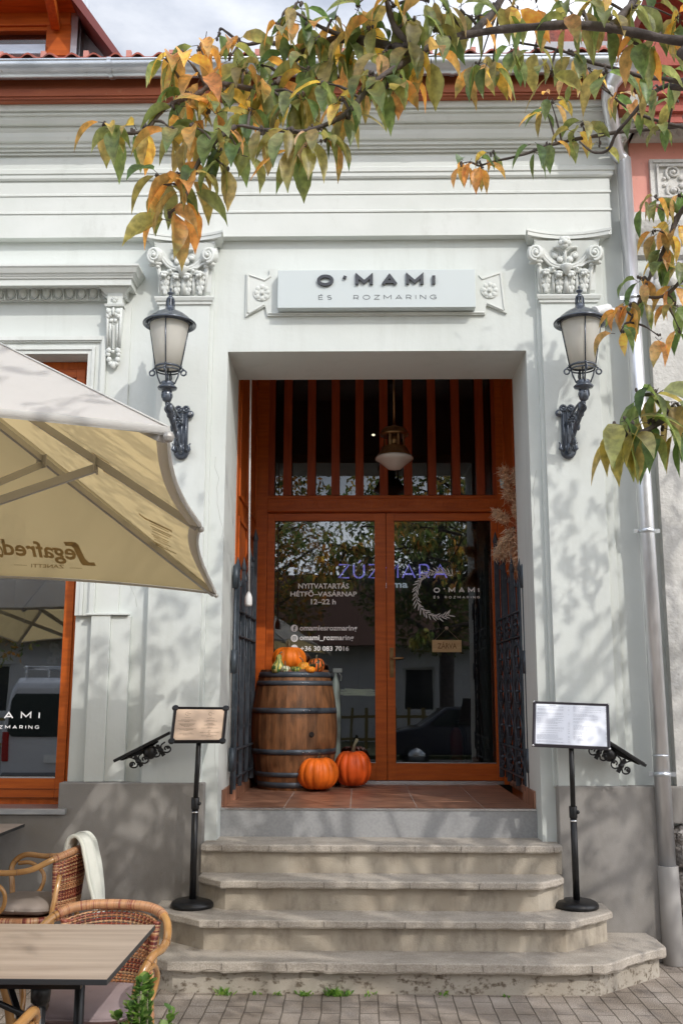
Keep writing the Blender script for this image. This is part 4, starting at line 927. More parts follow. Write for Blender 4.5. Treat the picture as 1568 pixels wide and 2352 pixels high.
# ------------------------------------------------------------------ wall lanterns
def lantern(px, label, mir):
    # everything laid out from the measured left-hand lantern around its axis
    Yl = -.40; ax = A(388, 800, Yl); S = 1/2250*(A(388, 800, Yl)-CAM).dot(_f)
    def zz(y): return A(388, y, Yl).z
    X0 = ax.x; t = thing('wall_lantern', label, 'wall lantern', (X0, -.07, zz(1050)), 0, 'wall lanterns beside the door')
    def P(r_, y): return (r_*S, zz(y))
    c = (X0, Yl, 0)
    q = MB(); q.lathe([P(.3, 661), P(2.6, 663), P(3, 665), P(2.4, 667.5), P(1.6, 669), P(3, 671), P(8, 673), P(8.2, 675), P(4, 678), P(3.8, 681), P(7.5, 684), P(9.4, 687), P(9.4, 690)], c, 20)
    for k in range(10):
        a = R(36*k); q.bar((X0+8.8*S*math.cos(a), Yl+8.8*S*math.sin(a), zz(690)), (X0+9.6*S*math.cos(a), Yl+9.6*S*math.sin(a), zz(705)), 2.6*S, 2.6*S)
    q.lathe([P(9.4, 704), P(10.6, 705), P(10.8, 708), P(12.5, 711), P(14, 713), P(22, 717), P(34, 723), P(46, 732), P(53, 739), P(60, 743), P(61.5, 744.5), P(61, 747), P(58.5, 748), P(55, 745), P(48, 741), P(43, 737), P(20, 730)], c, 40)
    q.lathe([P(48, 747), P(50, 744), P(47, 741), P(45, 746)], c, 36)
    q.build('hood', LAMPM, t)
    q = MB(); q.lathe([P(43, 742), P(45, 750), P(36, 797), P(27.5, 843), P(24, 844)], c, 36); q.build('glass_shade', OPAL, t)
    q = MB(); rg = lambda r_, y, rr: q.tube([(X0+r_*S*math.cos(R(a)), Yl+r_*S*math.sin(R(a)), zz(y)) for a in range(0, 361, 15)], rr*S, 6)
    rg(28.5, 845, 2.6); rg(27, 852, 1.8)
    for a in (0, 90, 180, 270):
        ca, sa = math.cos(R(a)), math.sin(R(a)); p = lambda r_, y: (X0+r_*S*ca, Yl+r_*S*sa, zz(y))
        q.tube([p(28, 846), p(23, 866), p(16, 882)], 1.9*S, 6); q.tube([p(27, 845), p(36, 849)], 1.9*S, 6)
        q.tube([(X0+(36+6*math.cos(R(b)))*S*ca, Yl+(36+6*math.cos(R(b)))*S*sa, zz(857+6*math.sin(R(b)))) for b in range(0, 361, 30)], 2.1*S, 6)
        q.tube([p(46.5, 745), p(29, 845)], 1.5*S, 6); q.ball(p(29.5, 843), 3.4*S, (1, 1, .8), 8); q.ball(p(47, 746), 3.6*S, (1.3, 1, .8), 8)
    q.tube([(X0, Yl, zz(846)), (X0, Yl, zz(884))], 2.3*S, 8)
    q.lathe([P(15, 878), P(16, 880), P(16, 885), P(21, 889), P(22.5, 891), P(21, 894), P(14, 896), P(10, 899), P(9, 903)], c, 28)
    q.build('lantern_cage', LAMPM, t)
    q = MB(); sg_ = -1 if mir else 1
    xp = A(418, 1000, -.08).x; dx = xp-X0
    def pa(px_, py, Y): v = A(px_, py, Y); return Vector((v.x, Y, v.z))
    q.ball((X0, Yl, zz(908)), 11.5*S, (1, 1, 1.1), 14); q.lathe([P(9, 898), P(11.5, 903), P(11.8, 914), P(9.5, 921), P(5, 924)], c, 16)
    for sx_ in (-1, 1):
        pts = []
        for i in range(22): u = i/21; an = R(90)+u*R(500); r_ = 8.5*S*(1-u*.85); pts.append((X0+sx_*10.5*S, Yl+math.cos(an)*r_, zz(908)+math.sin(an)*r_))
        q.tube(pts, 1.7*S, 5)
    q.ball((X0, Yl-10*S, zz(905)), 4*S, (1, .6, 1), 8)
    # curved arm from the ball down and back to the foot of the wall plate
    arm = bez([(X0, Yl, zz(922)), (X0+dx*.2, -.36, A(396, 938, -.36).z), (X0+dx*.45, -.30, A(400, 965, -.3).z), (X0+dx*.7, -.21, A(405, 1000, -.2).z), (X0+dx*.85, -.13, A(410, 1030, -.13).z), (xp, -.09, A(413, 1042, -.09).z)], 6)
    q.tube(arm, [.012, .016, .018, .018, .02, .021, .022, .022, .022, .022, .022, .021, .020, .019, .018, .017, .016, .015, .014, .013, .012, .012, .012, .012, .012, .012, .012, .012, .012, .012, .012][:len(arm)], 8, flat=1.3)
    q.tube(bez([(X0, Yl, zz(922)), (X0+dx*.4, -.28, A(400, 935, -.28).z), (X0+dx*.9, -.13, A(415, 968, -.12).z), (xp, -.10, A(418, 975, -.10).z)], 6), .010, 6)
    q.tube(bez([(X0+dx*.1, Yl+.0, zz(928)), (X0+dx*.1-.015, Yl+.01, zz(940)), (X0+dx*.2, Yl+.05, zz(947)), (X0+dx*.3, Yl+.09, zz(940))], 5), .008, 6)
    for k in range(7):
        p = arm[6+k*3 if 6+k*3 < len(arm) else -2]; q.ball(p+Vector((.012*(-1)**k, -.012, 0)), .018, (.8, .8, 1.9), 8)
    rs = [(X0+dx*.72, -.17, A(412, 965, -.16).z)]
    for r0 in rs:
        for a in range(0, 360, 60): q.ball((r0[0]+.02*math.cos(R(a)), r0[1], r0[2]+.02*math.sin(R(a))), .012, seg=8)
        q.ball((r0[0], r0[1]-.01, r0[2]), .010, seg=8)
    q.build('arm', LAMPM, t)
    q = MB(); zt_, zb_ = A(418, 950, -.075).z, A(418, 1040, -.075).z; hw = .042
    q.box(xp-hw, xp+hw, -.092, -.0705, zb_, zt_); 
    for i in (-.028, 0.0, .028): q.tube([(xp+i, -.093, zb_), (xp+i, -.093, zt_)], .007, 6)
    q.lathe([(.05, -.011), (.05, .009), (.03, .014)], (xp, -.082, zb_), 24, Matrix.Rotation(R(90), 3, 'X'))
    for sx_, sy in ((-.026, .024), (.026, .024)):
        q.tube([(xp+sx_+.019*math.cos(R(a)), -.095, zt_+sy+.019*math.sin(R(a))) for a in range(0, 361, 30)], .009, 6); q.ball((xp+sx_, -.09, zt_+sy), .014)
    q.ball((xp+.055, -.09, zt_-.01), .026, (1, .6, 1)); q.ball((xp-.052, -.09, zt_-.01), .02, (1, .6, 1))
    for sx_ in (-1, 1): q.tube([(xp+sx_*.035, -.09, zb_), (xp+sx_*.056, -.09, zb_+.02), (xp+sx_*.05, -.09, zb_+.045), (xp+sx_*.062, -.09, zb_+.062)], [.012, .013, .009, .003], 6)
    q.build('wall_plate', LAMPM, t)
    q = MB(); q.lathe([(.011, -.004), (.011, .004), (.006, .007)], (xp, -.10, zb_), 6, Matrix.Rotation(R(90), 3, 'X')); q.lathe([(.011, -.004), (.011, .004)], (xp+.055, -.108, zt_-.01), 6, Matrix.Rotation(R(90), 3, 'X')); q.build('bolt', RIV, t)
    return t, X0
l1, LX0 = lantern(388, 'slate grey wall lantern on the pilaster left of the door, beside the cream parasol', 0)
l2 = dup(l1, label='slate grey wall lantern on the pilaster right of the door, beside the silver downpipe')
dX = A(1335, 800, -.40).x - LX0
l2.location.x += dX; l2.scale = (-1, 1, 1)
# ------------------------------------------------------------------ security camera
sc_ = thing('security_camera', 'small white security camera fixed to the wall behind the right lantern', 'camera', A(1400, 722, -.04))
q = MB(); p0 = A(1368, 716, -.16); p1 = A(1396, 710, -.10); q.tube([p0, p1], [.036, .038], 18); q.tube([p0-(p1-p0).normalized()*.02, p0], [.040, .040], 18); q.build('body', WHITEP, sc_, bevel=.003)
q = MB(); c = A(1403, 722, -.065); q.lathe([(.05, -.03), (.05, .01), (.035, .03)], c, 20, Matrix.Rotation(R(80), 3, 'X')); q.ball(A(1396, 718, -.09), .022); q.build('mount', WHITEP, sc_, bevel=.003)
# ------------------------------------------------------------------ iron wall shelves
def ironshelf(fx, label):
    Ys = -.22
    t = thing('wall_handrail', label, 'handrail', fx(1420, 1740, -.04), 0, 'short wrought iron handrails on the wall')
    q = MB(); a, b = fx(1480.7, 1758.6, Ys), fx(1352, 1677, Ys); q.bar(a, b, .05, .018); a2, b2 = fx(1458, 1751, Ys+.04), fx(1362, 1694, Ys+.04)
    q.prism([(p.x, p.z) for p in (fx(1462, 1748, 0), fx(1447, 1752, 0), fx(1401, 1732, 0), fx(1366, 1700, 0), fx(1370, 1690, 0))], Ys+.03, Ys+.045)
    q.build('rail', BLACK, t, bevel=.002)
    def scr(cx, cy, r_, a0, a1, sgn=1):
        pts = []
        for i in range(22): u = i/21; an = R(a0)+u*R(a1-a0); rr = r_*(1-.72*u); pts.append(fx(cx+math.cos(an)*rr, cy+math.sin(an)*rr, Ys))
        return pts
    for k, (ux, uy) in enumerate(((1425.6, 1759), (1374.5, 1728))):
        q = MB(); q.bar(fx(ux+8, uy-14, Ys), fx(ux-8, uy+15, Ys), .024, .012, (0, 1, 0)); q.ball(fx(ux, uy, Ys), .020, (1, 1, .8), 8)
        q.tube([fx(ux, uy, Ys-.0), fx(ux-7, uy+5, Ys)] + scr(ux-14, uy-5, 11, 90, 420), .0052, 5)
        q.tube([fx(ux, uy, Ys), fx(ux+2, uy+10, Ys)] + scr(ux+12, uy+9, 11, 150, -200), .0052, 5)
        q.tube(bez([fx(ux-3, uy, Ys), fx(ux-1, uy-14, Ys), fx(ux-10, uy-24, Ys)], 4), .005, 5); q.tube(bez([fx(ux+2, uy-2, Ys), fx(ux+14, uy-9, Ys), fx(ux+26, uy-12, Ys)], 4), .005, 5)
        q.ball(fx(ux-17, uy-9, Ys), .012, seg=8); q.ball(fx(ux+15, uy+10, Ys), .012, seg=8)
        q.bar(fx(ux+8, uy-14, Ys), fx(ux+8, uy-14, -.03), .012, .012); q.build('scroll_support', BLACK, t)
    q = MB(); q.ball(fx(1399, 1733, Ys+.02), .045, (1, .7, 1), 14); q.tube([fx(1399, 1733, Ys), fx(1399, 1733, -.01)], .03, 10); q.build('wall_fixing', BLACK, t)
    return t
ironshelf(lambda x, y, Y: A(x, y, Y), 'black wrought iron handrail with scrolls sloping down beside the silver downpipe')
ironshelf(lambda x, y, Y: A(263+(1480.7-x)*1.0, 1748+(y-1758.6)*.80, Y), 'black wrought iron handrail with scrolls sloping down left of the beige menu')
# ------------------------------------------------------------------ pendant, cable
pn = thing('pendant_lamp', 'antique brass pendant lamp with opal glass bowl hanging above the door', 'pendant lamp', (A(905, 1030, 1.35).x, 1.35, A(905, 1083, 1.35).z))
b0 = ORG[pn.name]; S = 1/2250*(A(905, 1030, 1.35)-CAM).dot(_f); zz = lambda y: A(905, y, 1.35).z
q = MB(); q.lathe([(.3*S, zz(1080)), (14*S, zz(1078)), (24*S, zz(1070)), (34*S, zz(1062)), (43.5*S, zz(1056)), (44*S, zz(1052)), (40*S, zz(1048))], (b0.x, 1.35, 0), 36); q.build('glass_bowl', mat('opal_bowl', (.55, .5, .45), .2, coat=.4), pn)
q = MB(); q.lathe([(41*S, zz(1051)), (40*S, zz(1047)), (34*S, zz(1039)), (30*S, zz(1031)), (28*S, zz(1029)), (28*S, zz(1027)), (23*S, zz(1026))], (b0.x, 1.35, 0), 32)
q.lathe([(22*S, zz(1001)), (32*S, zz(1001)), (33*S, zz(997)), (30*S, zz(994)), (30*S, zz(990)), (24*S, zz(984)), (8*S, zz(980)), (3*S, zz(976))], (b0.x, 1.35, 0), 32)
for k in range(8): a = R(45*k+20); q.bar((b0.x+24*S*math.cos(a), 1.35+24*S*math.sin(a), zz(1027)), (b0.x+24*S*math.cos(a), 1.35+24*S*math.sin(a), zz(1001)), 5*S, 1.5*S, (math.cos(a), math.sin(a), 0))
q.lathe([(16*S, zz(1028)), (16*S, zz(1000))], (b0.x, 1.35, 0), 16)
q.build('brass_body', BRASS, pn)
q = MB(); q.tube([(b0.x, 1.35, zz(978)), (b0.x, 1.35, 4.60)], 2.6*S, 8); q.lathe([(.05, 4.58), (.05, 4.62)], (b0.x, 1.35, 0), 16); q.build('rod', BRASS, pn)
q = MB(); cx = A(576, 880, .66); pts = [(cx.x, .66, 4.6), (cx.x, .66, cx.z), A(573.5, 1100, .66), A(572, 1362, .66)]; q.tube(pts, .0065, 8)
top(q, 'hanging_cable', WHITEP, (cx.x, .66, 4.6), 'thin white cable hanging down the left side of the door recess', 'cable')
q = MB(); c = A(571, 1378, .66); q.lathe([(.008, .062), (.017, .045), (.027, .02), (.028, -.03), (.024, -.045), (.02, -.046)], c, 16); top(q, 'cable_socket', WHITEP, c, 'white plug socket on the end of the hanging cable above the iron gate', 'socket')
# ------------------------------------------------------------------ iron gates
def gate(n, f, label, ztop):
    n, f = Vector((n[0], n[1], 0)), Vector((f[0], f[1], 0)); d = f-n; L_ = d.length; d.normalize(); nn = Vector((-d.y, d.x, 0))
    t = thing('iron_gate', label, 'gate', n+Vector((0, 0, .93)), 0, 'folded wrought iron gates')
    P = lambda s, z, o=0: n + d*(s*L_) + nn*o + Vector((0, 0, z))
    def top_(s): return ztop + .38*s*s
    q = MB(); q.tube([P(-.06, .93), P(-.06, ztop+.02)], .011, 8)
    for z in (1.08, 1.75, 2.35): q.tube([P(-.06, z), P(-.06, z+.16)], .022, 8); q.bar(P(-.06, z+.08), P(.05, z+.08), .02, .04)
    q.build('hinge_post', GATEM, t)
    q = MB()
    for s, w2 in ((.03, .034), (.34, .03), (.66, .03), (.985, .034)):
        zt = top_(s); q.bar(P(s, .95), P(s, zt), .014, w2, nn); k = len(q.v)
        c = P(s, zt+.09); h2 = w2*.5
        for sx_ in (-1, 1): pass
        q.lathe([(h2*1.1, -.02), (h2*1.5, .0), (.002, .085)], P(s, zt), 6)
    for z in (1.03, 1.22, 2.02, 2.20): q.bar(P(.03, z), P(.985, z), .034, .012, (0, 0, 1))
    q.build('gate_frame', GATEM, t, bevel=.001)
    q = MB()
    for a, b in ((.05, .33), (.36, .65), (.68, .97)):
        m_ = (a+b)/2
        for s in (a+(b-a)*.33, a+(b-a)*.67):
            q.tube([P(s, .97), P(s, top_(s)-.12)], .0065, 6); q.lathe([(.009, -.01), (.013, 0), (.001, .06)], P(s, top_(s)-.12), 6)
        for z0_, z1_ in ((1.05, 1.20), (1.24, 1.5), (1.5, 1.76), (1.76, 2.0), (2.04, 2.18)):
            zc = (z0_+z1_)/2; h = (z1_-z0_)/2
            for sg_ in (-1, 1):
                pts = []
                for i in range(17):
                    u = i/16; pts.append(P(m_+sg_*(b-a)*.40*math.sin(u*math.pi)*(1 if u < .8 else .8), z0_+2*h*u, .012))
                q.tube(pts, .0065, 5)
                for e_ in (0, 1):
                    pts = []
                    for i in range(14): u = i/13; an = u*R(400); r_ = .028*(1-.7*u); pts.append(P(m_+sg_*((.028+math.cos(an)*r_*-1)/L_), zc+(h*.78 if e_ else -h*.78)+math.sin(an)*r_, .012))
                    q.tube(pts, .0055, 5)
            q.ball(P(m_, zc, .012), .018, (1, 1, .8), 8)
    q.build('scrollwork', GATEM, t)
    return t
gR0, gR1 = A(1203, 1500, .50), A(1143, 1500, 1.68); gL0, gL1 = A(538, 1500, .50), A(583, 1500, 1.52)
gate((gR0.x, .52), (gR1.x, 1.68), 'dark grey wrought iron gate folded open against the right side of the doorway', 2.50)
gate((gL0.x+.006, .52), (gL1.x, 1.52), 'dark grey wrought iron gate folded open behind the barrel on the left', 2.50)
# ------------------------------------------------------------------ pampas bouquet
pb = thing('pampas_bouquet', 'dried beige pampas grass bouquet tied with ribbons above the right gate', 'bouquet', A(1180, 1250, 1.1))
q = MB(); random.seed(5)
for (px, py, dx, dy, ln) in ((1172, 1150, -16, -72, 1), (1183, 1180, 8, -60, .8), (1165, 1195, -26, -18, .8), (1172, 1215, -14, 60, 1), (1180, 1230, 6, 90, 1), (1186, 1160, 12, 40, .7), (1160, 1235, -20, 40, .7), (1185, 1110, 0, -30, .7)):
    for k in range(620):
        u = random.random(); Yp = .98+random.uniform(-.06, .06); p = A(px+dx*u+random.gauss(0, 4), py+dy*u+random.gauss(0, 4), Yp)
        dr_ = A(px+dx*1.3, py+dy*1.3, Yp)-A(px, py, Yp); dr_ = (dr_.normalized()*.5+Vector((random.gauss(0, .6), random.gauss(0, .6), random.gauss(0, .6)))).normalized()
        l_ = random.uniform(.03, .075)*ln; w2 = .0036; sd = dr_.orthogonal().normalized()*w2
        q.col = random.choice([(.58, .44, .30), (.68, .53, .37), (.46, .33, .22), (.75, .62, .45)]); e_ = p+dr_*l_+Vector((0, 0, -l_*.25)); q.quad(p-sd, p+sd, e_+sd*.4, e_-sd*.4)
q.build('plumes', PAMPAS, pb, fix=False)
q = MB(); q.prism([(p.x, p.z) for p in (A(1171, 1215, 1), A(1178, 1213, 1), A(1182, 1292, 1), A(1176, 1300, 1), A(1170, 1294, 1))], .98, .984); q.build('ribbon', mat('grey_satin_ribbon', (.45, .47, .50), .4), pb)
q = MB(); q.prism([(p.x, p.z) for p in (A(1147, 1100, 1), A(1160, 1098, 1), A(1166, 1112, 1), A(1158, 1122, 1), A(1150, 1120, 1))], 1.0, 1.02); q.prism([(p.x, p.z) for p in (A(1173, 1270, 1), A(1176, 1268, 1), A(1179, 1330, 1), A(1176, 1335, 1))], .99, .994); q.build('ribbon', mat('blue_ribbon', (.16, .38, .50), .5, col2=(.55, .58, .5), vs=30), pb)
q = MB()
for k in range(9): q.tube([A(1178+random.uniform(-5, 5), 1210, 1.1), A(1182+random.uniform(-6, 6), 1335, 1.12)], .003, 4)
q.build('stalks', STEM, pb)
# ------------------------------------------------------------------ barrel
BY = 1.585; bc = Vector((A(675, 1690, BY).x, BY, FZ)); BH = A(675, 1537, BY-.27).z-FZ
br = thing('wine_barrel', 'dark oak wine barrel with grey hoops standing left of the door', 'barrel', bc)
def brad(u): return .275+.072*(1-(2*u-1)**2)
q = MB(); NS = 26; random.seed(3)
for k in range(NS):
    v = random.uniform(.7, 1.25); q.col = (.165*v, .075*v, .032*v); a0 = 2*math.pi*k/NS; a1 = 2*math.pi*(k+1)/NS-.003
    rings = []
    for j in range(15):
        u = j/14; r_ = brad(u); am = (a0+a1)/2; ha = (a1-a0)/2; rings.append(q.ring([bc+Vector(((r_*math.cos(ha)/math.cos(a-am)*(1 if abs(a-am) < ha*.5 else 1)-dr_)*math.cos(a), (r_*math.cos(ha)/math.cos(a-am)-dr_)*math.sin(a), BH*u)) for a, dr_ in ((a0, .022), (a0, 0.0), (a1, 0.0), (a1, .022))]))
    q.skin(rings, closed=True, smooth=False); q.face(rings[0]); q.face(rings[-1])
q.build('staves', BWOOD, br)
q = MB(); q.col = (.15, .07, .03); q.lathe([(.25, BH-.045), (.25, BH-.03)], bc, 32); q.build('head', BWOOD, br)
for u, h2 in ((.045, .042), (.13, .036), (.315, .040), (.655, .042), (.885, .036), (.957, .042)):
    q = MB(); rr = brad(u); sl_ = (brad(u+.02)-brad(u-.02))/(.04*BH)*h2/2; q.lathe([(rr-.005, BH*u-h2/2), (rr+.004-sl_, BH*u-h2/2), (rr+.004+sl_, BH*u+h2/2), (rr-.005, BH*u+h2/2)], bc, 56); hp = q.build('hoop', HOOP, br, bevel=.0)
    q = MB()
    for a in (-74, -66): q.ball(bc+Vector(((rr+.005)*math.cos(R(a)), (rr+.005)*math.sin(R(a)), BH*u)), .0055, seg=8)
    q.build('rivet', RIV, hp)
q = MB(); a = R(-63); u = .46; q.lathe([(.021, -.004), (.021, .003), (.014, .003)], bc+Vector((brad(u)*math.cos(a), brad(u)*math.sin(a), BH*u)), 18, Matrix.Rotation(a+math.pi/2, 3, 'Z') @ Matrix.Rotation(R(90), 3, 'X')); q.build('bung_hole', mat('dark_hole', (.01, .006, .004), .9), br)
# ------------------------------------------------------------------ pumpkins
def pumpkin(c, w_, h, ribs, cols, label, stem_h=.05, stem_lean=(0, 0), rot=0, dip=.16, group=None, name='pumpkin', bumpy=0, cat='pumpkin'):
    t = thing(name, label, cat, c, 0, group); c = Vector(c); q = MB(); seg = ribs*6; rings = []; nj = 22
    for j in range(nj+1):
        th = math.pi*(j/nj); row = []
        for k in range(seg):
            a = 2*math.pi*k/seg+rot; rb = abs(math.sin(ribs*(a-rot)/2))**.55; r_ = math.sin(th)**.82*(1-.085*(1-rb)*1.0) if 0 < j < nj else 0.02
            z = math.cos(th); z = z - dip*math.exp(-(math.sin(th)/.33)**2)*(1 if z > 0 else -1) - .03*(1-rb)*z
            n_ = 1 + bumpy*noise.noise(Vector((a*3, th*4, 5)))+.012*noise.noise(Vector((math.cos(a)*2, math.sin(a)*2, th*2+c.x*9)))
            row.append(c+Vector((r_*w_/2*n_*math.cos(a), r_*w_/2*n_*math.sin(a), h/2*(1-dip*.0)+z*h/2*n_)))
        rings.append(q.ring(row))
    for ja, (ra, rb_) in enumerate(zip(rings[:-1], rings[1:])):
        for i in range(seg):
            seg_i = (i % 6); q.col = cols(i/seg*ribs, ja/nj, seg_i); q.face((ra[i], ra[(i+1) % seg], rb_[(i+1) % seg], rb_[i]), True)
    q.face(rings[0]); q.face(rings[-1]); q.build('skin', PUMP, t)
    if stem_h:
        q = MB(); z0 = h*(1-dip*.42); p = c+Vector((0, 0, z0)); q.tube([p-Vector((0, 0, .01)), p+Vector((stem_lean[0]*.3, stem_lean[1]*.3, stem_h*.5)), p+Vector((stem_lean[0], stem_lean[1], stem_h))], [w_*.075, w_*.04, w_*.045], 7); q.build('stalk', STEM, t)
    return t
plain = lambda col, v=.08: (lambda i, u, s: tuple(x*(1-v+(noise.noise(Vector((i*1.3, u*3, col[0]*9)))+.5)*2*v) for x in col))
zt_ = A(675, 1532, BY-.2).z; TB = FZ+BH-.03
def on_barrel(px, Y): return (A(px, 1520, Y).x, Y, TB)
pumpkin((A(729, 1790, 1.34).x, 1.34, FZ), .335, .265, 14, plain((.68, .135, .012)), 'round orange pumpkin with a short grey stalk on the tiles in front of the barrel', .045, (.01, -.01))
pumpkin((A(810, 1780, 1.62).x, 1.62, FZ), .305, .30, 13, plain((.60, .085, .012)), 'taller red-orange pumpkin on the tiles right of the barrel', .10, (.035, -.01))
pumpkin(on_barrel(664, 1.56), .285, .225, 14, plain((.72, .17, .012)), 'large orange pumpkin at the back on top of the barrel', .06, (-.01, -.02))
def stripes(a, b, f=1.0): return lambda i, u, s: tuple(x*random.uniform(.8, 1.15) for x in (a if (s in (0, 5) or noise.noise(Vector((i*2.1, u*5, 3))) > .22*f) else b))
pumpkin(on_barrel(726, 1.42), .135, .125, 10, stripes((.02, .035, .015), (.60, .13, .02), .6), 'dark green and orange striped pumpkin at the right end of the barrel top', .03, (.005, 0))
pumpkin(on_barrel(697, 1.40), .10, .092, 8, stripes((.62, .26, .03), (.75, .30, .03), .8), 'small orange gourd with pale ribs between the striped pumpkin and the large one', .04, (-.03, -.01), bumpy=.08)
pumpkin(on_barrel(712, 1.35), .085, .055, 9, plain((.72, .25, .02)), 'flat little orange gourd in front of the striped pumpkin', .02)
pumpkin(on_barrel(679, 1.345), .10, .055, 10, stripes((.05, .10, .03), (.35, .30, .05), .3), 'flat green striped gourd at the middle of the barrel edge', .0)
pumpkin(on_barrel(655, 1.335), .085, .06, 9, stripes((.09, .14, .06), (.62, .58, .42), 1.5), 'small cream gourd with green lines beside the bottle shaped gourd', .04, (0, -.005))
# bottle gourd
t = thing('bottle_gourd', 'yellow and green warty bottle shaped gourd on the left edge of the barrel', 'gourd', on_barrel(637, 1.36)); c = ORG[t.name]
q = MB(); rings = []; prof = [(.004, 0), (.04, .004), (.052, .03), (.05, .055), (.04, .075), (.027, .095), (.022, .11), (.023, .125), (.018, .14), (.008, .148)]
for r_, z in prof:
    rings.append(q.ring([c+Vector((r_*(1+.12*noise.noise(Vector((a*2, z*40, 1))))*math.cos(a)+z*.1, r_*(1+.12*noise.noise(Vector((a*2, z*40, 7))))*math.sin(a), z)) for a in [k*math.pi/12 for k in range(24)]]))
for ra, rb_ in zip(rings[:-1], rings[1:]):
    for i in range(24): q.col = random.choice([(.55, .48, .10), (.62, .55, .2), (.08, .16, .04), (.30, .34, .10), (.6, .5, .12)]) if i % 3 else (.06, .13, .04); q.face((ra[i], ra[(i+1) % 24], rb_[(i+1) % 24], rb_[i]), True)
q.build('skin', PUMP, t); q = MB(); q.tube([c+Vector((.013, 0, .14)), c+Vector((.02, 0, .155)), c+Vector((.035, 0, .168))], [.006, .005, .006], 6); q.build('stalk', STEM, t)
# spray bottle behind barrel
t = thing('spray_bottle', 'grey plastic spray bottle standing between the barrel and the door glass', 'spray bottle', (A(770, 1600, 1.86).x, 1.86, FZ)); c = ORG[t.name]
q = MB(); hh = A(770, 1545, 1.86).z-FZ; q.lathe([(.04, 0), (.045, .01), (.045, hh*.6), (.035, hh*.9), (.014, hh*.97), (.014, hh)], c, 16); q.build('bottle', mat('grey_green_plastic', (.20, .24, .22), .4), t)
q = MB(); q.box(c.x-.02, c.x+.055, 1.845, 1.875, FZ+hh, FZ+hh+.035); q.tube([c+Vector((.03, 0, hh)), c+Vector((.05, 0, hh-.03)), c+Vector((.045, 0, hh-.07))], .006, 6); q.build('trigger', mat('pale_plastic', (.35, .4, .38), .4), t, bevel=.004)
# closed notice
t = thing('closed_notice', 'small wooden ZÁRVA plaque hanging by a string on the right door pane', 'notice', A(1025, 1498, DY-.02)); Yz = DY-.018
q = MB(); a = A(992, 1498, Yz); b = A(1059, 1470, Yz); q.box(a.x, b.x, Yz-.003, Yz+.004, a.z, b.z); q.build('plaque', mat('light_plywood', (.42, .27, .12), .6, col2=(.52, .35, .17), vs=8, st=(1, 5, 8)), t, bevel=.003)
q = MB(); wtext(q, 'ZÁRVA', 1004, 1474, 1048, 1490, Yz-.0042, .02); q.build('letters', mat('burnt_letters', (.20, .10, .03), .7), t, fix=False)
q = MB(); h_ = A(1025, 1443, Yz); q.tube([A(996, 1472, Yz), h_, A(1055, 1472, Yz)], .0015, 4); q.ball(h_, .017, (1, .5, 1), 10); q.build('string_and_hook', mat('tan_string', (.4, .3, .22), .6), t)
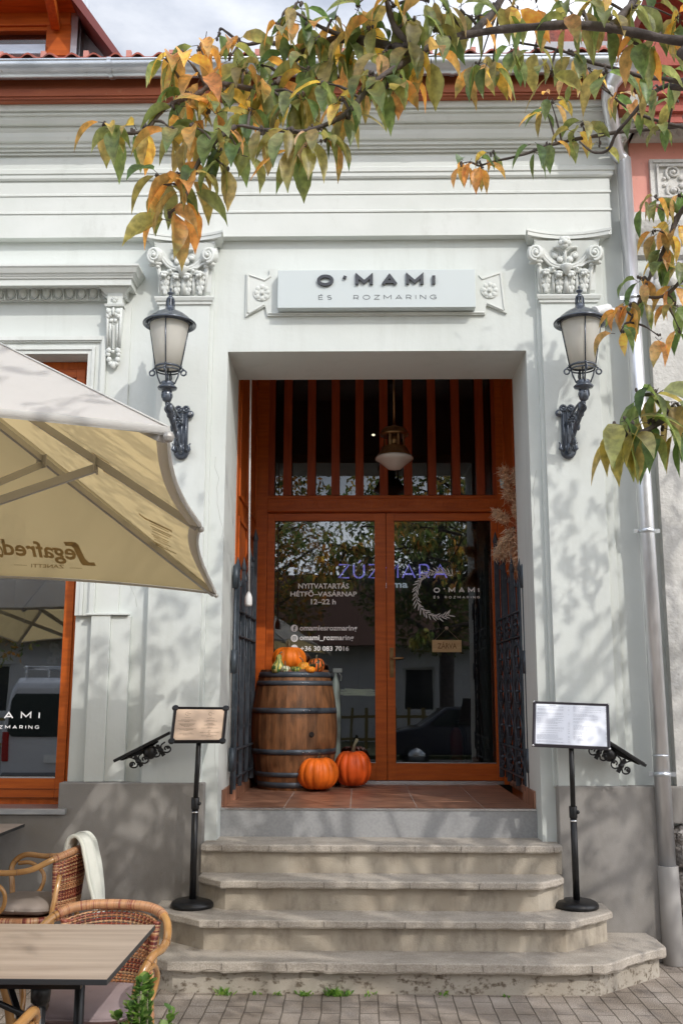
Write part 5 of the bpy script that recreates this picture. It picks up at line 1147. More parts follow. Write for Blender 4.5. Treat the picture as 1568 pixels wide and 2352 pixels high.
# ------------------------------------------------------------------ menu stands
def stand(bx_, by_, corners, ys, polex, jy, paper, label, kind):
    b = G(bx_, by_, .345); b.z = .345; t = thing('menu_stand', label, 'menu stand', b, 0, 'menu stands on the steps')
    q = MB(); q.lathe([(.122, 0), (.130, .006), (.131, .018), (.124, .032), (.105, .042), (.03, .046), (.022, .048)], b, 40); q.build('base', BLACK, t)
    Yt, Yb = ys; TL, TR, BR, BL = [A(*p, Yy) for p, Yy in zip(corners, (Yt, Yt, Yb, Yb))]
    mid = BL.lerp(BR, .5); q = MB(); pt = Vector((A(polex, corners[2][1]-6, Yb+.03).x, Yb+.03, mid.z+.02)); jn = Vector((b.x, b.y, A(bx_, jy, b.y).z))
    q.tube([b+Vector((0, 0, .04)), jn], .0205, 14); q.tube([jn-Vector((0, 0, .03)), pt], .0155, 14); q.build('pole', BLACK, t)
    q = MB(); q.lathe([(.024, -.035), (.025, -.03), (.025, .03), (.022, .036)], jn, 16); q.ball(jn+Vector((.026, -.01, .0)), .012); q.build('clamp', BLACK, t)
    q = MB(); q.lathe([(.0235, -.004), (.0235, .004)], jn-Vector((0, 0, .052)), 16); q.build('clamp_ring', CHROME, t)
    q = MB(); nrm = (TR-TL).cross(BL-TL).normalized(); nrm = nrm if nrm.y < 0 else -nrm; c4 = [TL, TR, BR, BL]; ctr = sum(c4, Vector())/4
    ins = [c.lerp(ctr, 0) for c in c4]; wd = .020
    def off(cn, k):
        u = (TR-TL).normalized(); v = (BL-TL).normalized(); return cn + u*(k if cn in (TL, BL) else -k) + v*(k if cn in (TL, TR) else -k)
    I = [off(c, wd) for c in c4]
    for a in range(4):
        b2 = (a+1) % 4; o = [c4[a], c4[b2], I[b2], I[a]]; md = [o[0].lerp(o[3], .5)+nrm*.012, o[1].lerp(o[2], .5)+nrm*.012]
        q.quad(c4[a], c4[b2], md[1], md[0]); q.quad(md[0], md[1], I[b2], I[a]); q.quad(c4[a]-nrm*.008, c4[b2]-nrm*.008, c4[b2], c4[a])
    q.quad(*[c-nrm*.008 for c in c4]); fr = q.build('frame', mat('dark_frame_%s' % kind, (.02, .02, .024) if kind == 'beige' else (.07, .065, .08), .35, .4), t, fix=False)
    if kind == 'beige':
        q = MB()
        for cn in c4: q.lathe([(.020, -.004), (.022, .004), (.016, .011)], off(cn, .011), 12, nrm.to_track_quat('Z', 'Y').to_matrix())
        q.build('rounded_corner', BLACK, fr)
    else:
        q = MB()
        for cn in c4: q.lathe([(.008, -.002), (.009, .004), (.003, .008)], off(cn, .006), 8, nrm.to_track_quat('Z', 'Y').to_matrix())
        q.build('corner_cap', CHROME, fr)
    q = MB(); q.quad(*[c+nrm*.001 for c in I]); ppr = q.build('menu_sheet', paper, t, fix=False)
    fn = lambda u, v: (I[0]*(1-u)+I[1]*u)*(1-v)+(I[3]*(1-u)+I[2]*u)*v + nrm*.0022
    q = MB(); random.seed(11)
    def ln(u0, u1, v, h):
        x = u0
        while x < u1:
            w2 = min(random.uniform(.012, .035), u1-x); q.quad(fn(x, v), fn(x+w2, v), fn(x+w2, v+h), fn(x, v+h)); x += w2+.007
    if kind == 'beige':
        for cx, rows in ((.25, [(.28, .06), None, (.35, .13), (.385, .2), (.41, .05), None, (.48, .17), (.51, .15), (.54, .12), (.57, .06), None, (.64, .2), (.67, .14), (.70, .05), None, (.78, .13), (.81, .17), (.84, .06)]),
                         (.74, [(.26, .03), (.30, .08), (.36, .08), (.39, .14), (.46, .06), (.49, .09), (.52, .12), (.59, .05), (.62, .18), (.69, .03), (.72, .03), (.76, .2), (.79, .02), (.83, .03), (.87, .16), (.90, .05)])):
            for r_ in rows:
                if r_: ln(cx-r_[1], cx+r_[1], r_[0], .011)
            q.tube([fn(cx-.01+.045*math.cos(R(a)), .15+.055*math.sin(R(a))) for a in range(60, 301, 15)], .0008, 4); ln(cx-.01, cx+.06, .145, .012)
    else:
        for u0, rows in ((.015, [(v*.026+.07, random.choice([.3, .36, .25, .38, 0])) for v in range(35)]), (.53, [(v*.028+.03, random.choice([.35, .4, .2, .3, .1, 0]) if v < 14 else random.choice([.12, .2, .15, .08, 0, .35])) for v in range(31)])):
            for v, l_ in rows:
                if l_ and v < .97: ln(u0, u0+l_, v, .006); 
                if l_ and random.random() < .6 and v < .95: ln(u0+(.44 if u0 < .1 else .455), u0+(.463 if u0 < .1 else .468), v, .006)
        for i in range(7): ln(.19+i*.014, .198+i*.014, .025, .022)
    q.build('printed_lines', mat('menu_ink_%s' % kind, (.22, .15, .11) if kind == 'beige' else (.30, .31, .36), .8), t, fix=False)
    return t
stand(442, 2083, ((399.7, 1623), (523, 1624), (515, 1705.6), (390, 1706)), (-.21, -.37), 457, 1845, PAPERB, 'black menu stand with a beige menu on the left end of the steps', 'beige')
stand(1324, 2085, ((1223.5, 1610), (1397.5, 1616.5), (1401, 1722), (1221, 1713.8)), (-.17, -.34), 1311, 1865, PAPERW, 'black menu stand with a white menu on the right end of the steps', 'white')
# ------------------------------------------------------------------ parasol
random.seed(21)
cn0 = G(388, 983, 2.2); cn1 = G(497, 1360, 2.2)
E1 = Vector((cn1.x-cn0.x, cn1.y-cn0.y, 0)); Lv = Vector((-E1.y, E1.x, 0))*.985
cs_ = [cn0, cn1, cn1+Lv, cn0+Lv]; ctr = (cs_[0]+cs_[2])/2
ub = thing('parasol', 'large square cream parasol with brown print over the terrace tables', 'parasol', (ctr.x, ctr.y, 0))
APZ = 3.50
apex = Vector((ctr.x, ctr.y, APZ))
ends = []
for i in range(4):
    a, b = cs_[i], cs_[(i+1) % 4]; ends.append(a.copy()); m_ = a.lerp(b, .5); m_ += (m_-Vector((ctr.x, ctr.y, m_.z))).normalized()*.03 + Vector((0, 0, .07)); ends.append(m_)
# measured: middle rib of the right-hand side
me_ = G(462, 1204, 2.285); ends[1] = Vector((me_.x, me_.y, 2.285))
NA, NR = 16, 20
def canopy_pt(i, a, r):
    e0, e1 = ends[i], ends[(i+1) % 8]; E_ = e0.lerp(e1, a); s = 4*a*(1-a); inw = (Vector((ctr.x, ctr.y, E_.z))-E_).normalized()
    E_ = E_ + inw*.05*s + Vector((0, 0, .035*s)); p = apex.lerp(E_, r); return p - Vector((0, 0, .045*s*math.sin(math.pi*r)))
q = MB()
for i in range(8):
    g_ = [q.ring([canopy_pt(i, a/NA, .03+.97*r/NR) for a in range(NA+1)]) for r in range(NR+1)]; q.skin(g_, closed=False, smooth=True)
cv_v = [v.copy() for v in q.v]; cv_f = list(q.f)
q.f = [f if ((q.v[f[1]]-q.v[f[0]]).cross(q.v[f[2]]-q.v[f[0]])).z > 0 else f[::-1] for f in q.f]
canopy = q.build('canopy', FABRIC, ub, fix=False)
from mathutils.bvhtree import BVHTree
bvh = BVHTree.FromPolygons(cv_v, cv_f)
q = MB()
for i in range(8):
    up = [canopy_pt(i, a/NA, 1.0) for a in range(NA+1)]; out = [(p-Vector((ctr.x, ctr.y, p.z))).normalized() for p in up]
    a_ = q.ring([p+o*.002+Vector((0, 0, .003)) for p, o in zip(up, out)]); b_ = q.ring([p+o*.004-Vector((0, 0, .013)) for p, o in zip(up, out)]); c_ = q.ring([p-o*.006-Vector((0, 0, .016)) for p, o in zip(up, out)]); d_ = q.ring([p-o*.045-Vector((0, 0, .004)) for p, o in zip(up, out)])
    f0 = len(q.f); q.skin([a_, b_, c_, d_], closed=False)
    for fi in range(f0, len(q.f)):
        f = q.f[fi]; c_o = (q.v[f[1]]-q.v[f[0]]).cross(q.v[f[2]]-q.v[f[0]]); cen = (q.v[f[0]]+q.v[f[2]])/2
        if c_o.dot(cen-Vector((ctr.x, ctr.y, cen.z+.3))) < 0: q.f[fi] = f[::-1]
q.build('hem', HEMM, canopy, fix=False)
for i in range(8):
    q = MB(); q.tube([canopy_pt(i, 0, r/12)+Vector((0, 0, .002)) for r in range(1, 13)], .0045, 5, flat=.6); q.build('seam', HEMM, canopy)
q = MB(); q.lathe([(.30, -.17), (.20, -.08), (.03, .0), (.01, .03)], apex+Vector((0, 0, .06)), 16); q.build('vent_cap', FABRIC, canopy)
for i in range(8):
    q = MB(); e_ = ends[i]; dwn = Vector((0, 0, -.042)); q.bar(apex+Vector((0, 0, -.07)), e_+dwn*.6+(apex-e_).normalized()*.02, .024, .030); 
    q.ball(e_+dwn*.5, .014, (1, 1, 1), 8); rb = q.build('rib', STEEL, ub, bevel=.002)
    jt = (apex+Vector((0, 0, -.07))).lerp(e_+dwn*.6, .76 if i % 2 else .52); q = MB()
    if True:
        hubp = Vector((ctr.x, ctr.y, 2.02)); dr_ = (jt-hubp); dr_.z = 0; dr_.normalize(); q.bar(jt-Vector((0, 0, .03)), hubp+dr_*.06, .022, .034); sd = dr_.cross(Vector((0, 0, 1)))*.018
        for sg_ in (-1, 1): q.bar(jt+sd*sg_+Vector((0, 0, .02)), jt+sd*sg_-Vector((0, 0, .05)), .05, .005, dr_)
        q.tube([jt+sd*1.5-Vector((0, 0, .03)), jt-sd*1.5-Vector((0, 0, .03))], .007, 8); q.build('strut', STEEL, ub, bevel=.002)
q = MB(); q.tube([(ctr.x, ctr.y, .1), (ctr.x, ctr.y, APZ-.04)], .032, 16); q.build('pole', STEEL, ub)
q = MB(); q.lathe([(.07, 1.98), (.07, 2.07)], (ctr.x, ctr.y, 0), 16); q.lathe([(.08, APZ-.12), (.08, APZ-.06)], (ctr.x, ctr.y, 0), 16); q.build('hub', STEEL, ub)
q = MB(); q.box(ctr.x-.42, ctr.x+.42, ctr.y-.42, ctr.y+.42, 0, .09); q.build('base', mat('concrete_base', (.25, .25, .24), .9), ub, bevel=.01)
def cpix(px, py, lift=.004):
    d = ray(px, py).normalized(); h = bvh.ray_cast(CAM, d)
    if h[0] is None: return CAM+d*5
    return h[0]-d*lift
def underside(px, py, lift=.005):
    # last hit of the ray = the inner face of the panels beyond the near rim
    d = ray(px, py).normalized(); o = CAM.copy(); hit = None
    for _ in range(6):
        h = bvh.ray_cast(o, d)
        if h[0] is None: break
        hit = h[0]; o = h[0]+d*.02
    return (hit if hit else CAM+d*5)-d*lift
U = lambda x, y: underside(.3146*x, 1145.2+.3146*y)
q = MB()
def poly(pts): 
    k = len(q.v); q.v += [U(*p) for p in pts]; q.face(range(k, k+len(pts)))
poly([(465, 316), (528, 316), (560, 352), (497, 346), (480, 344)]); poly([(528, 316), (552, 320), (600, 410), (560, 352)]); poly([(552, 320), (574, 336), (622, 440), (652, 466), (640, 490), (606, 487), (590, 468), (560, 410), (538, 362), (520, 345)]); poly([(652, 466), (690, 466), (702, 492), (640, 490)])
def slant(u, v): return U(u, v)
def utext(body, u0, u1, v0, v1, sh, drop, bold):
    vs, fs, be = textmesh(body, bold); xs = [v.x for v in vs]; ys = [v.y for v in vs]; a, b, c, d = min(xs), max(xs), min(ys), max(ys); n = len(q.v)
    for v in vs:
        tx = (v.x-a)/(b-a); ty = (v.y-c)/(d-c); q.v.append(U(u0+(u1-u0)*tx - sh*ty, v0+(v1-v0)*ty + drop*tx))
    for f in fs: q.face([n+i for i in f])
utext('egafred', 572, 40, 486, 330, 32, -38, .022)
utext('o', 36, -6, 432, 345, 20, -2, .022)
q.build('print', PRINT, canopy, fix=False); q = MB(); utext('ZANETTI', 470, 230, 510, 484, 0, -8, .012); utext('R', 26, 10, 316, 300, 0, 0, .01)
q.tube([U(16+14*math.cos(R(a)), 309+12*math.sin(R(a))) for a in range(0, 361, 30)], .0012, 4)
poly([(105, 482), (200, 486), (200, 489), (105, 485)]); poly([(510, 505), (602, 508), (602, 511), (510, 508)])
q.build('print', PRINT, canopy, fix=False); q = MB()
for k in range(10):
    x, y = 1095+k*4+random.uniform(-8, 8), 160+k*19; l_ = random.uniform(.7, 1.1)
    poly([(x, y), (x+150*l_, y+70*l_), (x+150*l_, y+76*l_), (x, y+6)])
poly([(1015, 105), (1060, 140), (1058, 150), (1015, 116)]); poly([(1060, 140), (1255, 232), (1258, 248), (1215, 222), (1058, 150)])
for k in range(7):
    x, y = 470+k*8, 50-560+k*24; 
    poly([(1000-330+k*14, -340+k*22), (1000-200+k*14, -260+k*22), (1000-200+k*14, -253+k*22), (1000-330+k*14, -333+k*22)])
q.build('print', PRINT, canopy, fix=False)
# ------------------------------------------------------------------ tables
def table(x0, x1, y0, y1, label, legs):
    t = thing('terrace_table', label, 'table', ((x0+x1)/2, (y0+y1)/2, 0), 0, 'terrace tables')
    q = MB(); q.box(x0, x1, y0, y1, .732, .740); q.build('table_top', TABT, t)
    q = MB(); q.box(x0-.0015, x1+.0015, y0-.0015, y1+.0015, .722, .7395-.0), q.build('edge', TABE, t, bevel=.002)
    q = MB()
    q.box(x0+.08, x1-.1, y0+.07, y0+.10, .69, .7215); q.box(x0+.08, x1-.1, y1-.10, y1-.07, .69, .7215)
    for lx in legs:
        for ly in (y0+.12, y1-.14):
            q.tube([(lx, ly, .03), (lx, ly, .69)], .019, 12); q.lathe([(.03, .64), (.032, .66), (.032, .70)], (lx, ly, 0), 12); q.tube([(lx, ly, .72), (lx, ly, .64), (lx, ly+.02, .62)], .024, 10)
        q.bar((lx, y0+.1, .70), (lx, y1-.1, .70), .04, .03); q.tube([(lx, y0+.12, .30), (lx, y1-.14, .30)], .014, 8); q.tube([(lx-.05, y0+.12, .60), (lx-.3, y0+.12, .70)], .010, 8); q.bar((lx-.28, y0+.5, .71), (lx-.02, y0+.15, .45), .02, .01)
        q.tube([(lx, y0-.0, .025), (lx, y1, .025)], .022, 8)
    q.build('folding_frame', BLACK, t); return t
table(-2.0, -.781, -3.272, -2.545, 'beige wood topped terrace table with black edge in the foreground', (-1.02, -1.8))
tc2 = A(57, 1892, -.16)
t2_ = table(-3.45, tc2.x, -.80, -.16, 'beige wood topped terrace table against the wall under the left window', (-2.6, -3.1)); t2_.scale = (1, 1, tc2.z/.74)
# ------------------------------------------------------------------ rattan chairs (authored facing -Y, origin on the ground)
TAN = [(.50, .24, .12), (.58, .32, .17), (.36, .11, .07), (.20, .04, .03), (.64, .40, .23), (.28, .07, .045)]
def make_chair():
    t = thing('rattan_chair', 'x', 'chair', (0, 0, 0), 0, 'rattan armchairs on the terrace', local=True)
    SR = .225; sh_ = .42
    def rim_pt(th, z): return (.255*math.sin(th), .06+.235*math.cos(th), z)
    q = MB()   # arm and back rail, one bent cane
    P = [(-.215, -.19, .02), (-.222, -.195, .30), (-.235, -.215, .47), (-.262, -.235, .585), (-.285, -.17, .645), (-.287, -.03, .640), (-.272, .10, .655), (-.235, .20, .70), (-.15, .265, .728), (0, .285, .735)]
    full = P + [(-x, y, z) for x, y, z in P[:-1][::-1]]; q.tube(bez(full, 6), .0165, 10); q.build('arm_rail', CANE, t)
    # knuckle rings
    q = MB(); pts = bez(full, 6)
    for k in range(9, len(pts)-9, 11): d = (pts[k+1]-pts[k]).normalized(); q.tube([pts[k]-d*.002, pts[k]+d*.002], .0178, 10)
    q.build('cane_node', mat('cane_node', (.26, .12, .04), .4), t)
    for sx_ in (-1, 1):   # arm loops
        q = MB(); lp = [(-.27*sx_, -.20, .60), (-.278*sx_, -.12, .60), (-.272*sx_, -.04, .54), (-.252*sx_, -.045, .46), (-.235*sx_, -.10, .41), (-.225*sx_, -.17, .40)]
        q.tube(bez(lp, 5), .0125, 8); q.build('arm_loop', CANE, t)
    for (x, y) in ((-.18, .20), (.18, .20)):
        q = MB(); q.tube([(x*1.1, y+.05, .01), (x, y, .42), (x*1.05, y+.04, .62)], .0145, 9); q.build('rear_leg', CANE, t)
    q = MB()
    for z, r_ in ((.16, .205),): q.tube([(r_*1.02*math.cos(R(a)), .0+r_*math.sin(R(a)), z) for a in range(0, 361, 15)], .0115, 8)
    q.tube([(-.2, -.18, .26), (.19, .2, .26)], .010, 8); q.tube([(.2, -.18, .275), (-.19, .2, .275)], .010, 8)
    q.build('stretcher', CANE, t)
    # wrapped seat ring
    q = MB(); N_ = 190
    for k in range(N_):
        a = 2*math.pi*k/N_; c = Vector((SR*1.02*math.cos(a), SR*math.sin(a), .375)); q.col = TAN[(k//random.choice((3, 4, 5))) % 6] if random.random() < .7 else random.choice(TAN)
        rad = Vector((math.cos(a), math.sin(a), 0)); tg = Vector((-math.sin(a), math.cos(a), 0))*.0037
        rings = []
        for e_ in (-1, 1): rings.append(q.ring([c+tg*e_+(rad*math.cos(R(b))+Vector((0, 0, math.sin(R(b)))))*.019 for b in range(0, 360, 45)]))
        q.skin(rings)
    q.build('seat_ring', WICK, t); q = MB(); q.lathe([(.21, .365), (.21, .385)], (0, 0, 0), 28); q.build('seat', mat('cane_seat', (.3, .14, .07), .6), t)
    # woven back : vertical stakes and horizontal weavers
    def back(u, v):   # u -1..1 across, v 0..1 up
        th = u*R(47)*(1-.12*(1-v)); r_ = .235+.03*v; zt2 = .715-.03*u*u*v; z = .39+(zt2-.39)*v
        return Vector(((r_+.005)*math.sin(th), .03+r_*math.cos(th)*1.0+.005*v, z))
    q = MB(); NV, NU = 30, 20
    for j in range(NV):
        v = (j+.5)/NV; q.col = random.choice(TAN); pts = []
        for i in range(NU*2+1):
            u = -1+2*i/(NU*2); p = back(u, v); nr = Vector((p.x, p.y-.03, 0)).normalized(); pts.append(p+nr*(.0065*math.cos(math.pi*(i/1.0+j))))
        q.tube(pts, .0044, 5, caps=False)
    for i in range(NU+1):
        u = -1+2*i/NU; q.col = random.choice(TAN[:3]); q.tube([back(u, v/5) for v in range(6)], .0040, 5, caps=False)
    for u0 in (-1, 1):   # tightly wrapped side posts
        for k in range(46):
            v = k/46; q.col = random.choice(TAN); p = back(u0, v); q.tube([p, p+Vector((0, 0, .0055))], .017, 8)
    q.build('woven_back', WICK, t)
    q = MB()   # wrapping on the top rail
    pts = bez(full, 6); L_ = len(pts); k0, k1 = int(L_*.40), int(L_*.60)
    seg = [pts[k] for k in range(k0, k1+1)]; sub = bez(seg, 7)
    for k in range(0, len(sub)-1): q.col = random.choice(TAN[:3]+[(.62, .34, .18)]*5); a, b = sub[k], sub[k+1]; q.tube([a, a.lerp(b, .92)], .0205, 9)
    q.build('rail_wrapping', WICK, t)
    return t
ch0 = make_chair(); ch0['label'] = 'rattan armchair facing the camera behind the foreground table'
ch0.location = (-1.045, -2.435, 0); ch0.rotation_euler = (0, 0, R(-4))
ch1 = dup(ch0, (-1.88, -.62, 0), R(-95), 'rattan armchair by the wall with an ivory blanket over its back')
ch2 = dup(ch0, (-1.30, -3.42, 0), R(176), 'rattan armchair at the bottom left corner in front of the table')
def cushion(loc, rz, m_, label):
    q = MB(); n = 20; rt = []; 
    for j in range(9):
        v = j/8; th = math.pi*v; row = []
        for k in range(40):
            a = 2*math.pi*k/40; sq = (abs(math.cos(a))**4+abs(math.sin(a))**4)**(-.25); r_ = .205*sq*math.sin(th)**.45 if 0 < j < 8 else .01; z = .435+.035-.040*math.cos(th)*(1-.0)
            z += .006*noise.noise(Vector((math.cos(a)*r_*18, math.sin(a)*r_*18, v*3))); row.append((r_*math.cos(a), r_*math.sin(a), z))
        rt.append(q.ring(row))
    q.skin(rt); q.face(rt[0]); q.face(rt[-1]); q.tube([(.213*math.cos(R(a))*(abs(math.cos(R(a)))**4+abs(math.sin(R(a)))**4)**(-.25), .213*math.sin(R(a))*(abs(math.cos(R(a)))**4+abs(math.sin(R(a)))**4)**(-.25), .468) for a in range(0, 361, 9)], .004, 5)
    o = q.build('seat_cushion', m_, None); tag(o, label, 'cushion', 'seat cushions'); o.location = Vector(loc)-Vector((0, 0, .04)); o.rotation_euler = (0, 0, rz); return o
cushion(ch0.location, R(-4), CUSHM, 'mauve seat cushion on the rattan chair behind the foreground table')
cushion(ch1.location, R(-95), CUSH, 'taupe seat cushion on the rattan chair by the wall')
cushion(ch2.location, R(176), CUSHM, 'mauve seat cushion on the rattan chair at the bottom left corner')
# blanket over the back of chair 1
q = MB(); Mx = Matrix.Translation(ch1.location) @ Matrix.Rotation(R(-95), 4, 'Z')
NU, NV = 16, 44; rows = []
for j in range(NV+1):
    s = j/NV; row = []
    for i in range(NU+1):
        u = i/NU*2-1
        # profile in (y outward, z): hangs inside the back, goes over the rail, hangs outside
        if s < .38: k = s/.38; y = .225-.02*(1-k)+.0*u; z = .475+(.735-.475)*k; x = .02+u*(.055+.02*(1-k)); x -= .03*(1-k)
        elif s < .55: k = (s-.38)/.17; a = math.pi*(1-k); y = .285+.055*math.cos(a); z = .745+.07*math.sin(a); x = .02+u*(.06+.055*k)
        else: k = (s-.55)/.45; y = .34+.085*math.sin(k*1.3); z = .745-.36*k; x = .02+u*(.115+.014*math.sin(k*5))+.02*k
        f = .012*math.sin(u*5.5+s*3)+.006*noise.noise(Vector((u*3, s*6, 2)))
        row.append(Mx @ Vector((x, y+f, z+.01*u*u*(0 if s < .5 else -1))))
    rows.append(q.ring(row))
q.skin(rows, closed=False); q.org = Mx @ Vector((0, .3, .74)); o = q.build('blanket', FLEECE, None, fix=True)
tag(o, 'ivory fleece blanket draped over the back of the chair by the wall', 'blanket'); md = o.modifiers.new('thick', 'SOLIDIFY'); md.thickness = .022; md.offset = 0; md = o.modifiers.new('s', 'SUBSURF'); md.levels = md.render_levels = 1
# ------------------------------------------------------------------ box shrubs in a planter
pl = thing('planter', 'low grey planter box at the pavement edge in front of the terrace', 'planter', (-.6, -4.62, 0))
q = MB(); q.box(-1.3, -.16, -4.78, -4.46, 0, .55); q.build('box', mat('grey_planter', (.12, .12, .12), .7), pl, bevel=.01); q = MB(); q.box(-1.27, -.19, -4.75, -4.49, .551, .56); q.build('soil', mat('soil', (.05, .035, .025), .95, bump=.8), pl)
def shrub(x, y, h, n, spread, label, seed):
    random.seed(seed); t = thing('box_shrub', label, 'shrub', (x, y, .56), 0, 'young box shrubs in the planter'); q = MB(); st = MB()
    for k in range(n):
        a = random.uniform(0, 6.28); lean = random.uniform(.1, 1)*spread; hh = h*random.uniform(.6, 1) if k else h; tip = Vector((x+lean*math.cos(a)*(1 if k else .1), y+lean*math.sin(a)*(1 if k else .1), .56+hh)); base = Vector((x+random.uniform(-.02, .02), y, .56))
        pts = bez([base, base.lerp(tip, .5)+Vector((random.uniform(-.02, .02), 0, .02)), tip], 5); st.tube(pts, .0022, 5)
        for j in range(int(hh*170)):
            u = random.uniform(.25, 1)**.7; p = base.lerp(tip, u); az = random.uniform(0, 6.28); el = random.uniform(.3, 1.25)
            d = Vector((math.cos(az)*math.cos(el), math.sin(az)*math.cos(el), math.sin(el))); l_ = random.uniform(.019, .031)*(1.15-u*.3); w2 = l_*.38; sd = d.cross(Vector((0, 0, 1))).normalized(); up = sd.cross(d)
            g_ = random.uniform(.75, 1.2); q.col = random.choice([(.06*g_, .12*g_, .03*g_), (.10*g_, .17*g_, .045*g_), (.05*g_, .10*g_, .028*g_), (.15*g_, .21*g_, .07*g_)])
            k0 = len(q.v); q.v += [p, p+d*l_*.4+sd*w2+up*.002, p+d*l_*.8+sd*w2*.8, p+d*l_, p+d*l_*.8-sd*w2*.8, p+d*l_*.4-sd*w2+up*.002, p+d*l_*.5-up*.0015]
            for f in ((0, 1, 6), (1, 2, 6), (2, 3, 6), (3, 4, 6), (4, 5, 6), (5, 0, 6)): q.face([k0+i for i in f], True)
    q.build('foliage', LEAF, t, fix=False); st.build('stem', STEM, t); return t
g1 = G(322, 2252, 1.04); g2 = G(389, 2320, .99)
shrub(g1.x, g1.y, 1.04-.56, 26, .05, 'taller bright green box shrub tip right of the foreground table', 1); shrub(g2.x, g2.y, .99-.56, 20, .05, 'shorter green box shrub tip at the bottom edge of the picture', 2)
# ------------------------------------------------------------------ weeds and fallen leaves at the foot of the steps
q = MB(); random.seed(9)
for (px, n) in ((520, 26), (535, 14), (640, 10), (700, 20), (712, 14), (760, 46), (775, 30), (800, 18), (850, 6), (1010, 8), (600, 6), (1150, 6)):
    for k in range(n):
        c = G(px+random.gauss(0, 7), 2266+random.uniform(-3, 2), 0); c.y = -.80+random.uniform(-.03, .02); a = random.uniform(0, 6.28); h = random.uniform(.006, .035)*(1.3 if n > 25 else .8); d = Vector((math.cos(a)*.6, math.sin(a)*.6, 1))*h
        s2 = Vector((-math.sin(a), math.cos(a), .3))*random.uniform(.004, .009); q.col = random.choice([(.10, .20, .04), (.07, .15, .03), (.16, .26, .06)]); q.quad(c, c+d*.6+s2, c+d+Vector((math.cos(a), math.sin(a), 0))*.01, c+d*.6-s2)
o = q.build('weeds', LEAF, None, fix=False); tag(o, 'small green weeds growing along the foot of the lowest step', 'weeds', kind='stuff')
# ------------------------------------------------------------------ leaves
GREENS = [(.09, .145, .065), (.115, .17, .075), (.07, .115, .05), (.14, .18, .08), (.18, .20, .09), (.22, .235, .13)]
OLIVE = [(.21, .20, .08), (.26, .22, .09), (.20, .165, .08), (.30, .22, .11)]
ORNG = [(.48, .21, .06), (.55, .29, .09), (.38, .17, .07), (.46, .27, .15), (.60, .40, .10), (.36, .23, .11)]
def lerp3(a, b, t): return tuple(x+(y-x)*t for x, y in zip(a, b))
def leaf(q, p, d, L_, W_, c0, c1, roll=0.0, droop=.55, rows=9, fold=.28):
    d = d.normalized(); sd = d.cross(Vector((0, 0, 1)))
    if sd.length < .05: sd = Vector((random.uniform(-1, 1), random.uniform(-1, 1), 0))
    sd.normalize(); sd = Matrix.Rotation(roll, 3, d) @ sd
    pts = [p.copy()]; dd = d.copy(); st = L_/rows
    for k in range(rows):
        dd = (dd + Vector((0, 0, -droop/rows*1.6))).normalized(); pts.append(pts[-1]+dd*st)
    k0 = len(q.v); cv = random.uniform(-.25, .25)
    for k in range(rows+1):
        t = k/rows; t_ = (pts[min(k+1, rows)]-pts[max(k-1, 0)]).normalized(); s_ = (sd-t_*sd.dot(t_)).normalized(); n_ = s_.cross(t_)
        w2 = W_*.52*math.sin(math.pi*min(1, t*.97+.03)**.80)**.95*(1-.45*t**3) if 0 < k < rows else .0005
        wob = 1+.06*math.sin(k*2.3); 
        q.v += [pts[k]+s_*w2*wob+n_*w2*fold*(1+cv), pts[k]-n_*.0, pts[k]-s_*w2*wob+n_*w2*fold*(1-cv)]
    for k in range(rows):
        a = k0+k*3; t = (k+.5)/rows; tt = min(1, max(0, t+random.uniform(-.15, .15))); q.col = lerp3(c0, c1, tt); q.face((a, a+1, a+4, a+3), True)
        q.col = lerp3(c0, c1, min(1, max(0, tt+random.uniform(-.1, .1)))); q.face((a+1, a+2, a+5, a+4), True)
def cluster(q, br, p, n, L_, bias, dirx=0.0, back=None):
    # leaves hang in a whorl from a short spur; bias = share of autumn colour
    for k in range(4): br.ball(p+Vector((random.gauss(0, .005), random.gauss(0, .005), random.gauss(0, .005))), random.uniform(.003, .006), (1, 1, 1.6), 6)
    for k in range(n):
        az = 2*math.pi*(k+random.uniform(-.3, .3))/n; el = random.uniform(-1.25, .15) if random.random() < .75 else random.uniform(-.2, .6)
        d = Vector((math.cos(az)*math.cos(el)+dirx*.4, math.sin(az)*math.cos(el)*.8, math.sin(el)-.25)).normalized(); pet = random.uniform(.012, .025)
        if random.random() < bias*.72: c0 = random.choice(ORNG); c1 = random.choice(ORNG+OLIVE+OLIVE)
        elif random.random() < .45: c0 = random.choice(OLIVE); c1 = random.choice(GREENS+OLIVE)
        else: c0 = random.choice(GREENS); c1 = random.choice(GREENS)
        g_ = random.uniform(.8, 1.25); c0 = tuple(x*g_ for x in c0); c1 = tuple(x*g_ for x in c1)
        s0 = p+Vector((random.gauss(0, .012), random.gauss(0, .012), random.gauss(0, .012))); s1 = s0+(d+Vector((0, 0, .35))).normalized()*pet; br.tube([s0, s1], .0013, 4, caps=False)
        l_ = L_*random.uniform(.72, 1.12); leaf(q, s1, d, l_, l_*random.uniform(.31, .41), c0, c1, roll=random.uniform(-.9, .9), droop=random.uniform(.5, 1.7), fold=random.uniform(.25, .8))
def branch(br, pts, r0, r1, n=6):
    P = bez(pts, n); k = len(P); P = [p+Vector((noise.noise(p*9), noise.noise(p*9+Vector((5, 5, 5))), noise.noise(p*9+Vector((9, 1, 2)))))*.006*(1 if 0 < i < k-1 else 0) for i, p in enumerate(P)]
    br.tube(P, [(r0+(r1-r0)*i/(k-1))*(1+.12*math.sin(i*1.7)) for i in range(k)], 8); return P
random.seed(33)
tree = thing('cherry_tree', 'cherry tree with drooping green and orange autumn leaves reaching in front of the facade', 'tree', (3.1, -4.6, 0))
br = MB(); lv = MB()
